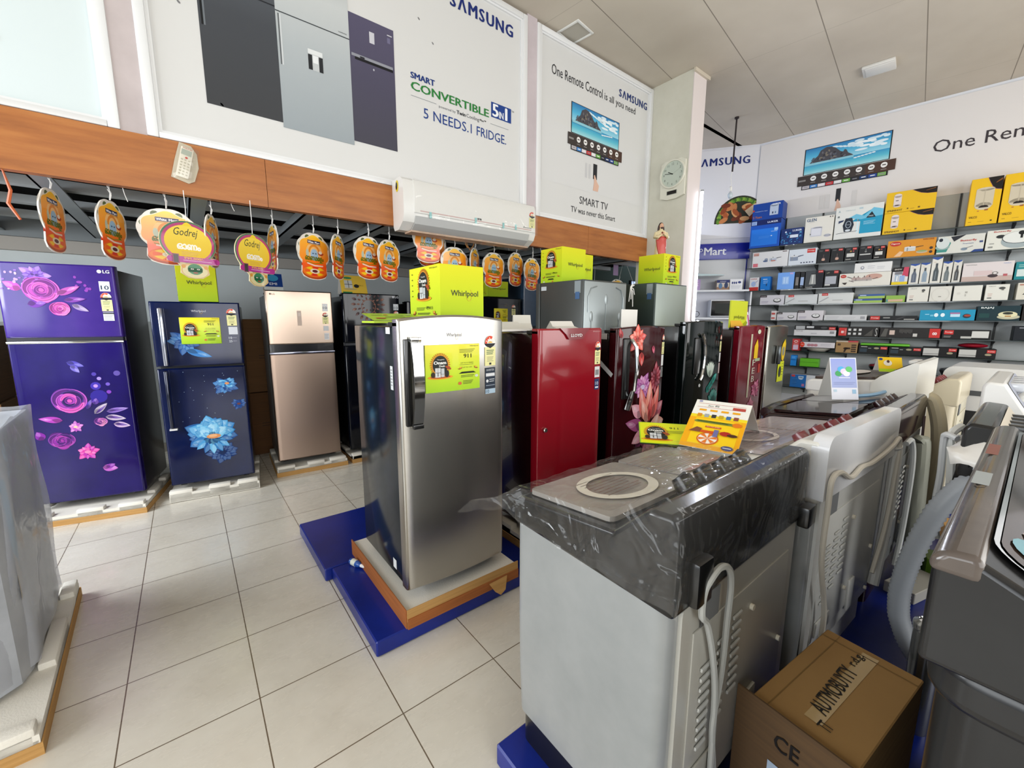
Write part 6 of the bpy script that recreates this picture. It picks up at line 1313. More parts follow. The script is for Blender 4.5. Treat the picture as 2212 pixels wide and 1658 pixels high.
foam_tray('foam and brown board packing tray of the wrapped appliance at the left edge', (-1.30, 1.93, 0), .78, 1.12, .11, math.radians(3))

# ------------------------------------------------------------------ shelves on the long wall
wf = lambda u, y, z: Q+E_*u-N_*y+V((0, 0, z))     # y is negative towards the room
struct('trim_7', slab(Q+N_*.006, .02, 5.3, .25, 3.19, m_wall('a8adae', 'bcc0c0', 'shelf_back_panel', 1.2), .006))
GL = mt('1f2c29', .12, coat=.8); SLOT = mt('1b1e1e', .5)
for k in range(1, 10):
    t = thing('shelf_upright', 'slotted black metal upright behind the shelves', 'shelf rail', wf(.5*k+.0, 0, .30), AE, 'slotted uprights on the long wall')
    MB().box(-.011, .011, -.016, -.0065, 0, 2.89, SLOT).build('rail', t)
names = ('top', 'second', 'third', 'fourth', 'fifth', 'sixth', 'seventh', 'eighth', 'lowest')
for z, nm in zip((2.71, 2.38, 2.005, 1.76, 1.505, 1.26, 1.015, .765, .415), names):
    t = thing('wall_shelf', f'dark glass shelf on the long wall, {nm} from the top' if nm != 'lowest' else 'dark glass shelf on the long wall, the lowest one', 'shelf', wf(0, 0, z), AE, 'glass shelves on the long wall')
    MB().box(.035, 5.3, -.325, -.017, -.014, -.002, GL).build('shelf_board', t)
    for k in range(1, 10):
        MB().prism([(-.018, -.015), (-.018, -.085), (-.29, -.028), (-.29, -.015)], .5*k-.003, .5*k+.003, SLOT, 'x').build('bracket', t)
# small pictures used on the cartons; all in carton-relative units
def pot(a, x, y, s, c='b9bcc0', h='2c2c34', l=3): a.rect(x-s*.5, y-s*.5, x+s*.4, y+s*.35, c, l).ell(x-s*.05, y+s*.38, s*.47, s*.16, 'd3d5d8', l+1, 14).rect(x-s*.1, y+s*.45, x, y+s*.65, h, l+1).poly([(x+s*.4, y+s*.2), (x+s*1.0, y+s*.42), (x+s*1.0, y+s*.54), (x+s*.4, y+s*.38)], h, l+1).rect(x-s*.3, y-s*.45, x-s*.2, y+s*.3, '8f9296', l+1)
def kettle(a, x, y, w, h, c='9a9c9a', l=3): a.poly([(x-w*.5, y-h*.5), (x+w*.45, y-h*.5), (x+w*.3, y+h*.4), (x-w*.3, y+h*.4)], c, l).rect(x-w*.3, y+h*.4, x+w*.3, y+h*.5, '222222', l+1).rect(x-w*.12, y-h*.45, x+w*.02, y+h*.38, 'd9d9d4', l+1).ring(x+w*.45, y, w*.25, h*.4, w*.1, '1a1a1a', l+1, 12, -80, 80)
def bottle(a, x, y, w, h, c='5a6470', l=3): a.poly([(x-w*.5, y), (x+w*.5, y), (x+w*.5, y+h*.55), (x+w*.22, y+h*.78), (x-w*.22, y+h*.78), (x-w*.5, y+h*.55)], c, l).rect(x-w*.2, y+h*.78, x+w*.2, y+h, '3f464c', l+1).rect(x-w*.12, y+h*.08, x-.0, y+h*.55, '8a949c', l+1)
def pan(a, x, y, w, h, c='222222', l=3): a.ell(x, y, w, h, c, l, 18).ell(x, y+h*.15, w*.82, h*.72, 'dadada', l+1, 18).ell(x, y+h*.4, w*.1, h*.2, c, l+2, 8)
def txt(a, s, x, y, w, h, c='2a2a2a', l=3, b=.02): a.text(s, x, y, w, h, c, l, b)
def redtag(a, x, y, w, h, s='Prestige'): a.rect(x, y, x+w, y+h, 'c4302c', 3); a.text(s, x+w*.1, y+h*.3, w*.8, h*.4, 'f0dcd8', 4, .01)
def lab_(a, x, y, w, h, c='d8d8d4'): a.rect(x, y, x+w, y+h, c, 3)
def swoosh(a, yellow_first=True):
    a.poly([(.52, 1), (.60, .9), (.70, .80), (.82, .74), (1, .72), (1, 1)], '16100c', 2); a.line([(.52, 1), (.60, .9), (.70, .80), (.82, .74), (1, .72)], .01, '8a4a6a', 2.5); a.poly([(.78, .86), (.97, .92), (.97, .96), (.80, .89)], '7a4a20', 3)
def F_luker_top(a): txt(a, 'LUKER', .66, .80, .26, .10, 'dfe6f4'); txt(a, 'TORRENTO NEO', .08, .50, .42, .05, 'b9cdf0', 3, 0); a.rect(.0, .55, .06, .65, 'b8402c', 3); a.text('5 Years', .03, .12, .3, .14, 'b06a3a', 3, .02); a.rect(.58, .22, .86, .80, 'b4c0d4', 3).ell(.72, .80, .14, .08, 'b4c0d4', 3, 12).rect(.66, .3, .70, .42, '2c3a5a', 4).rect(.75, .3, .79, .42, '5c7aa0', 4)
def F_luker_big(a): a.rect(0, .82, 1, 1, '0c1f5c', 2); txt(a, 'LUKER', .56, .87, .34, .06, 'dfe6f4'); a.rect(.03, .84, .2, .97, '9fb8e0', 3).lines(.05, .93, .13, 4, .025, .01, '4a68b0', 4); a.rect(.04, .08, .92, .68, '1f74d8', 2.5).rect(.80, .58, .92, .68, '9cc4f0', 4).rect(.7, .55, .9, .56, 'cfe0f8', 4).ell(.72, .40, .03, .015, 'dfeaf8', 4, 8).lines(.3, .4, .4, 3, .03, .008, '4c90e4', 4)
def F_luker_small(a):
    txt(a, 'LUKER', .52, .80, .40, .11, 'dfe6f4'); a.ell(.22, .8, .04, .05, 'dfe6f4', 3, 10).rect(.42, .42, .78, .60, 'd3dcea', 4)
    rn = random.Random(4)
    for k in range(36): x, y = rn.random(), rn.random()*.7; a.ell(x*.94+.03, y+.05, .02+.05*rn.random(), .02+.03*rn.random(), ['1f5c9c', '2c7ab4', '174a86', '5a9cc4'][k % 4], 2+.02*k, 7, rot=k)
def F_glen(a): txt(a, 'GLEN', .05, .83, .34, .12, '3f5878'); a.lines(.14, .79, .2, 1, .1, .008, '9a9a9a'); a.text('▪▪', .84, .92, .12, .04, '4a3a3a') ; a.rect(.22, .22, .62, .58, 'c4c6d0', 3).rect(.25, .26, .58, .54, 'd5d6de', 4).ell(.45, .55, .17, .06, 'c4c6d0', 3, 12).ell(.82, .22, .12, .06, 'b4b6c0', 3, 14).rect(.70, .2, .94, .24, 'b4b6c0', 3).ell(.22, .32, .015, .03, '3a3a3a', 5, 8)
def F_watch(a):
    a.poly([(.55, .12), (1, .12), (1, .62), (.80, .86), (.35, .52), (.55, .50)], '1d93b8', 2).poly([(.28, .63), (.45, .74), (.62, .66), (.8, .88), (1, .8), (1, .62), (.56, .56)], '6cb8d4', 2.4).rect(.48, .16, .52, .62, 'cfe4ea', 2)
    a.poly([(.66, .58), (.86, .58), (.77, .76)], '15202a', 4).text('FREE', .71, .61, .1, .04, 'c9d6dc', 5)
    a.poly([(.22, .22), (.38, .22), (.42, .42), (.37, .64), (.23, .64), (.18, .42)], '1d2634', 3).ring(.30, .44, .062, .11, .012, 'b9c6d2', 4).text('Round', .265, .425, .07, .03, 'b9c6d2', 4).ell(.30, .26, .06, .03, 'd5dde2', 4, 12).poly([(.08, .50), (.18, .55), (.2, .60), (.08, .58)], '2c3a5c', 3).line([(.05, .18), (.5, .22)], .012, '26303c', 3)
    a.text('A', .06, .84, .04, .07, '5a8a98', 3).text('iR', .05, .68, .05, .06, '3f4c54', 3, .02).text('MIRACLE', .22, .86, .2, .03, '9ab0b8', 3).rect(.5, .88, .58, .93, 'b0c4cc', 3).lines(.62, .48, .24, 4, .03, .008, 'a9d6e6', 4)
def F_sprin(a): swoosh(a); a.rect(.16, .30, .32, .80, 'd9cdc8', 3).ell(.24, .80, .08, .10, 'd9cdc8', 3, 14).ell(.24, .32, .08, .07, 'd9cdc8', 3, 14).rect(.20, .56, .26, .59, '3a3230', 4).rect(.2, .32, .27, .36, '3a3230', 4); txt(a, 'SPRINHOT', .04, .06, .32, .09, '6a5010'); a.rect(.45, .10, .48, .16, '6a5010', 3).rect(.52, .10, .60, .12, 'a8841c', 3).rect(.67, .10, .71, .17, '6a5010', 3)
def F_valco(a): swoosh(a); a.rect(.20, .40, .78, .76, 'c6bba4', 3).ell(.49, .76, .29, .04, 'c6bba4', 3, 16).ell(.49, .40, .27, .08, 'c6bba4', 3, 16).rect(.47, .40, .50, .76, 'b9ae98', 4).ell(.50, .37, .16, .05, '1d1512', 4, 16, 0, 180).rect(.32, .29, .38, .31, 'b06a3a', 3).rect(.55, .30, .66, .33, '9a5a30', 3); txt(a, 'VALCO', .08, .15, .27, .05, '6a5010'); a.lines(.08, .07, .1, 1, .1, .01, '8a6a14').lines(.38, .07, .2, 1, .1, .008, 'a8841c').rect(.78, .06, .84, .09, '5a4410', 3)
def F_cook1(a): a.rect(.03, .76, .18, .95, 'c89a90', 3).text('KITCHEN', .04, .8, .13, .05, '8a2c24', 4).rect(.03, .06, .17, .28, 'd0707c', 3); pot(a, .60, .48, .22, 'b4bccc'); a.ell(.38, .40, .07, .06, '5c6c90', 3, 12).ell(.40, .5, .05, .08, '8a94a8', 3, 12).rect(.54, .36, .66, .42, 'c07058', 5).rect(.84, .9, .96, .95, '6a5a5a', 3)
def F_cook2(a): redtag(a, .66, .72, .28, .24); pot(a, .22, .45, .32, '8490a4', '26304a'); [a.ell(.48+.1*k, .13, .03, .04, '3a4058', 3, 10) for k in range(5)]
def F_blk(v):
    def f(a):
        redtag(a, .58, .80, .30, .14)
        if v == 0: a.poly([(.35, .2), (.65, .2), (.6, .35), (.4, .35)], 'a88a80', 3).ell(.5, .22, .14, .06, 'c9a08a', 4, 10).rect(.46, .35, .54, .6, '4a3a3a', 3)
        elif v == 1: a.rect(.15, .30, .75, .56, 'c9c9c4', 3).ell(.45, .7, .07, .05, 'c08a3a', 3, 8).ell(.65, .7, .07, .05, 'a04050', 3, 8).rect(.1, .1, .5, .16, '9a9a94', 3)
        else: a.rect(.08, .36, .88, .44, 'c4c4c0', 3).ell(.5, .6, .08, .06, '8a8a88', 3, 10).rect(.46, .6, .54, .8, '5a5a5a', 3)
        a.lines(.12, .88, .3, 2, .06, .02, '6a6a6a')
    return f
def F_orange(a): a.ell(.17, .80, .12, .14, 'b8342a', 3, 18).text('Pigeon', .08, .76, .18, .09, 'f0dcd0', 4, .02); pot(a, .50, .45, .26, 'c4c6c4', '4a3428'); a.ell(.74, .24, .12, .09, 'b9a890', 3, 14).ell(.74, .28, .10, .05, '8aa06a', 4, 12).poly([(.16, .05), (.28, .36), (.36, .3), (.30, .05)], 'e0b890', 2); txt(a, 'DELUXE', .74, .90, .22, .07, '8a3a1c'); a.ell(.92, .42, .035, .08, '3a2c24', 3, 12).ell(.92, .2, .035, .08, '3a2c24', 3, 12)
def F_but1(a): a.poly([(0, .1), (0, .85), (.14, .95), (.30, .6), (.22, .1)], '3f8a80', 2).ell(.12, .62, .15, .32, 'c9d0ce', 3, 20).ell(.12, .38, .16, .14, '8aa4a0', 2.5, 16).ell(.07, .80, .045, .10, '1f2430', 4, 10).poly([(.28, .95), (.60, 1), (.36, .66)], '22242c', 2.2); txt(a, 'Butterfly', .50, .60, .34, .13, 'b8403a'); a.text('Premium', .56, .47, .22, .07, '3f5a90', 3).ell(.60, .2, .07, .08, '7a8a98', 3, 12).line([(.62, .24), (.78, .34)], .02, '2c3440', 3).rect(.9, .5, .97, .6, '3a4a78', 3).poly([(.74, 0), (.82, .14), (1, .14), (1, 0)], '26407c', 3)
def F_but2(a): txt(a, 'Butterfly', .14, .86, .36, .09, 'b8403a'); a.ell(.66, .40, .34, .36, '9aa6a8', 2.5, 30).ell(.66, .56, .33, .30, '3a4448', 3, 30).ell(.66, .57, .315, .285, 'd9dbd6', 3.5, 30).ell(.72, .78, .07, .10, '16181a', 5, 12).rect(.70, .52, .75, .72, '16181a', 5).ell(.30, .66, .10, .09, '26282a', 3, 12).rect(.06, .12, .16, .2, '8a8a84', 3).rect(.08, .30, .18, .36, 'a4a49e', 3)
def F_s1(a): a.rect(0, 0, 1, .26, 'b8342c', 3).text('SURPRISE', .1, .84, .7, .08, 'b8342c', 3).ell(.45, .5, .25, .2, '9cb4dc', 3, 14).line([(.3, .4), (.9, .75)], .08, 'a8aec4', 4)
def F_s2(a): a.rect(.25, .78, .7, .82, 'd5e6f8', 3).lines(.3, .66, .5, 3, .08, .02, '9cc8f0').rect(.6, .3, .7, .5, '1c3c6a', 3).rect(.1, .02, .5, .05, 'e0ecf8', 3)
def F_s3(a): a.rect(.3, .3, .7, .75, '9ac0f0', 3).rect(.38, .36, .46, .7, 'b9d6f8', 4).rect(.54, .36, .62, .7, 'b9d6f8', 4).rect(.72, .88, .92, .97, 'c0a8d8', 3)
def F_s4(a): a.rect(.2, .2, .8, .68, '8a8480', 3).lines(.25, .6, .5, 6, .08, .02, '4a4644', 4)
def F_s5(a): a.rect(.1, .2, .9, .68, '9ab0d4', 3).rect(.1, .1, .6, .14, '6a7a90', 3)
def F_s6(a): a.rect(0, 0, 1, .12, '16171c', 2).rect(.55, .12, 1, 1, '10121c', 2); kettle(a, .44, .53, .40, .62); redtag(a, .70, .86, .26, .12); a.text('Suitable', .06, .04, .4, .06, 'c4c4c0', 3, .01)
def F_s7(a): redtag(a, .66, .82, .30, .15); a.rect(.08, .2, .86, .66, 'a9acb4', 3).rect(.08, .12, .46, .19, 'd0d0cc', 3).poly([(.1, .85), (.3, .92), (.38, .86), (.2, .82)], '6a6a5a', 3)
def F_s8(a):
    a.ell(.08, .80, .06, .13, 'b8342a', 3, 16).text('Pigeon', .045, .77, .07, .07, 'f0dcd0', 4); a.ell(.68, .70, .16, .2, 'c0988a', 2.5, 20)
    for x, w_ in ((.30, .05), (.38, .06), (.50, .06), (.60, .05)): a.ell(x, .55, w_, .14, 'b09a94', 3, 16).rect(x-w_, .40, x+w_, .5, 'a8a09c', 3.5).rect(x-.008, .66, x+.008, .78, '5c3a3a', 4)
    a.line([(.16, .75), (.26, .62)], .03, '4a3c3c', 4).line([(.20, .45), (.30, .35)], .03, '4a3c3c', 4).line([(.66, .5), (.76, .6)], .03, '4a3c3c', 4).poly([(.06, .32), (.17, .32), (.14, .16), (.11, .16)], '3c3430', 3)
def F_s9(a): a.ell(.22, .5, .05, .18, '8a8c94', 3, 14).ell(.22, .52, .03, .1, 'd6d6da', 4, 12).lines(.36, .62, .2, 2, .2, .04, 'a9aab4').lines(.62, .5, .2, 2, .16, .04, 'b4b5bc')
def F_mug(a): a.rect(.0, .75, .72, 1, '15110f', 2).poly([(.70, 1), (1, 1), (1, .45), (.62, .5)], 'c0405a', 2.5).text('BREW', .12, .84, .45, .08, 'd9d6d0', 3).rect(0, 0, 1, .16, 'e0c41c', 3).rect(.15, .58, .62, .74, '77787e', 3).rect(.18, .16, .42, .58, 'a4b4c4', 3).rect(.48, .16, .8, .52, '8ea8d0', 3).rect(.28, .2, .36, .5, 'e6e6e4', 4)
def F_bt(c): 
    def f(a): a.poly([(.0, .94), (.1, .94), (.5, .885), (.96, .96), (.96, 1), (0, 1)], '2f4f98', 3); bottle(a, .5, .08, .5, .68, c); a.rect(.18, .80, .4, .815, 'c9a88a', 3)
    return f
def F_pink(a): txt(a, 'MAHARAJA', .06, .85, .22, .05, '4a5a5a', 3, 0); a.rect(0, .0, 1, .26, 'b9a49c', 2).rect(.24, .3, .6, .55, 'cdb9b8', 2.2).ell(.62, .26, .10, .09, '3c3034', 3, 18).ring(.66, .40, .06, .08, .02, '77746e', 4).text('HARA', .8, .86, .14, .06, '8aa0c8', 3).rect(.82, .22, .9, .34, 'b05a60', 3)
def F_teal(a): a.rect(.1, .18, .9, .58, 'c6d4d0', 3).lines(.15, .8, .6, 2, .1, .03, 'a9ccc8')
def F_pan(a): a.rect(.0, .78, .28, 1, '3c3436', 3).text('HAWKINS', .04, .83, .2, .09, 'c9c4c8', 4); pan(a, .72, .45, .16, .22); a.lines(.06, .32, .3, 2, .12, .06, 'a9a4b4')
def F_knife(a): redtag(a, .1, .78, .18, .22); a.line([(.03, .15), (.30, .62)], .05, 'a4a6aa', 3).lines(.42, .3, .3, 1, .1, .06, 'a9aaa8').lines(.3, .9, .6, 1, .1, .03, 'b4b6b4')
def F_bg(a): a.rect(0, .55, 1, 1, '3c5a90', 2).rect(0, 0, 1, .52, '9ab85a', 2).rect(.06, .66, .3, .82, 'c4d0e0', 3)
def F_bg2(a): a.rect(0, .55, 1, 1, '8ab04c', 2).rect(.1, .1, .9, .45, 'c9a88a', 2).rect(.03, .1, .12, .45, '4a8a94', 3)
def F_w(v):
    def f(a):
        if v in (0, 3): a.text('CELLO', .12, .86, .3, .05, '5a5a5a', 3); a.ell(.74 if v == 0 else .7, .76, .08 if v == 0 else .14, .08, '4a4a48', 3, 14).rect(.68, .62, .78, .70, '77776f', 3).lines(.12, .40, .2, 3, .07, .02, 'b98a80').rect(.12, .12, .3, .18, '5a5a58', 3)
        elif v == 1: a.ring(.5, .45, .42, .46, .02, 'c9c6be', 3).rect(.42, .30, .55, .34, '77776f', 3)
        elif v == 2: a.rect(.42, .50, .5, .62, 'aaa8a0', 3).rect(.42, .3, .46, .44, 'b4b2aa', 3).ell(.2, .5, .06, .08, 'cfccc4', 3, 12)
        else: a.poly([(.3, .3), (.7, .3), (1, .6), (.6, .6)], '2a2826', 3).rect(.1, .85, .5, .92, 'a86a5a', 3)
    return f
def F_slim(a): a.lines(.06, .6, .3, 2, .25, .08, 'b4b4b8').lines(.45, .5, .3, 2, .2, .06, 'b9b9bc').rect(.86, .25, .96, .7, '9a9a9e', 3)
def F_blkred(a): redtag(a, .05, .12, .2, .8); a.rect(.32, .45, .46, .7, '8a8a88', 3).poly([(.55, .2), (.72, .8), (.78, .8), (.62, .2)], '3a3a3c', 3).rect(.74, .15, .95, .32, 'b4b4b0', 3)
def F_blue(a): [a.ell(.31+.12*k, .52, .04, .18, 'dfeef4', 3, 14) for k in (0, 1)]; a.rect(.56, .62, .74, .74, 'a86a94', 3).rect(.57, .34, .74, .6, 'b9dcec', 3).ell(.86, .42, .07, .2, '20343c', 3, 16).ell(.87, .46, .06, .1, 'a04030', 4, 12).rect(.1, .55, .18, .62, '9ad0e4', 3).rect(.2, .40, .26, .56, '6ab8d4', 3)
def F_iron(a): txt(a, 'BAJAJ', .08, .80, .3, .14, 'dfe6e4'); a.ell(.74, .25, .26, .16, 'b9b69a', 3, 24, 0, 360).ell(.72, .42, .22, .2, 'd9d4ac', 3.5, 24).ell(.72, .50, .12, .09, '2c3028', 4.5, 18).rect(.66, .26, .80, .34, 'a87a44', 5).rect(.05, .2, .3, .5, '14403f', 2)
def F_f1(a): txt(a, 'CASTOR', .04, .74, .18, .12, '55555a', 3, 0); a.rect(.42, .3, .56, .5, 'b4b4b8', 3).rect(.86, .4, .96, .8, '8a8a8e', 3)
def F_f0(a): a.rect(.03, .1, .26, .9, 'a9acae', 3).rect(.30, .4, .48, .85, 'c4c6c8', 3).ell(.72, .5, .08, .25, '4a4a4c', 3, 12); redtag(a, .84, .05, .15, .6)
def F_f2(a): a.rect(.02, .10, .22, .9, 'c4302c', 3).text('∞', .08, .35, .07, .25, 'f0e6e4', 4, .03).text('HAWKINS', .17, .2, .04, .6, 'e0a8a0', 4); [a.rect(.26+.13*i, .2+.4*j, .33+.13*i, .42+.4*j, 'c9c9c8', 3) for i in range(3) for j in range(2)]; a.poly([(.66, .12), (.86, .12), (.86, .8)], '4a4844', 3).text('S', .92, .1, .05, .8, 'b4b4b0', 3)
def F_f3(a): a.poly([(.02, .1), (.12, .1), (.14, .9), (.08, .9)], '55544f', 3).rect(.17, .3, .26, .75, 'c9b4a8', 3); [a.rect(.34+.022*k, .75-.05*(k % 3)-.2, .35+.022*k, .85, '5c5a56', 3) for k in range(10)]; a.rect(.57, .15, .64, .45, 'c4c2bc', 3).rect(.83, .08, 1, .95, 'c4302c', 3).text('∞', .88, .35, .07, .25, 'f0e6e4', 4, .03)
def F_f4(a): redtag(a, .04, .5, .2, .45); a.rect(.62, .18, .96, .88, 'c9c9c4', 3).rect(.40, .1, .62, .32, 'b4b4ae', 3).lines(.04, .3, .16, 2, .12, .05, '8a8a88')
def F_g0(a): a.rect(0, 0, 1, 1, 'b8383a', 1.5).ring(.5, .78, .28, .10, .05, 'e8d8d4', 3).rect(.15, .08, .85, .48, 'c9b4c8', 3).lines(.2, .55, .6, 1, .1, .03, 'e8d8d4')
def F_gg1(a): a.ell(.06, .5, .07, .5, 'd03c24', 3, 18).text('Pigeon', .03, .42, .07, .2, 'f0dcd0', 4); [a.ell(.26+.1*k, .45, .06, .25, 'b07a84', 3, 12) for k in range(3)]; a.lines(.6, .6, .3, 2, .25, .08, 'a9a9b0')
def F_dryer(a): a.rect(.08, .58, .22, .76, '4a3420', 3).ell(.48, .36, .12, .09, '33241a', 3, 14).rect(.42, .30, .68, .44, '33241a', 3).poly([(.42, .34), (.52, .34), (.46, .05), (.38, .05)], '33241a', 3); [a.rect(.72, .08+.17*k, .94, .19+.17*k, '3c2c20', 3) for k in range(4)]; a.rect(.55, .88, 1, 1, 'b8404a', 3).rect(0, .88, .55, 1, 'b4a898', 3)
def F_gb(v):
    def f(a):
        redtag(a, .76, .60, .22, .3)
        if v: a.rect(.02, .14, .48, .88, 'b9b9b4', 3).line([(.0, .3), (.95, .3)], .04, '0c0c0c', 4)
        else: a.rect(.05, .2, .30, .65, '2c3a44', 3).rect(.08, .82, .3, .90, 'b4b6b4', 3).rect(.34, .66, .44, .72, 'a4a8a6', 3)
        a.ell(.80 if v else .62, .42 if v else .72, .09, .12, '9a9478', 3, 12)
    return f
def F_i1(a): a.rect(0, 0, .48, 1, '1f62a8', 2).rect(.03, .82, .14, .97, 'b8403a', 3).ell(.32, .72, .07, .10, 'b4c8dc', 3, 12).rect(.24, .74, .4, .9, '9cb8d8', 3).lines(.05, .66, .16, 5, .1, .03, '5c94cc').rect(.36, .1, .44, .3, 'a06a94', 3).ell(.62, .58, .025, .10, '2c2c30', 3, 10).line([(.60, .5), (.95, .40)], .05, '3a3a40', 3).rect(.82, .84, .94, .92, '8a8c94', 3)
def F_hs(a): a.rect(.0, .55, 1, .60, '1a4c88', 3).rect(.2, .7, .8, .9, '4a98e0', 3)
def F_hg(a): a.rect(0, .52, 1, .56, '4a8a20', 3).rect(.7, .6, .95, .64, '5a9a2c', 3)
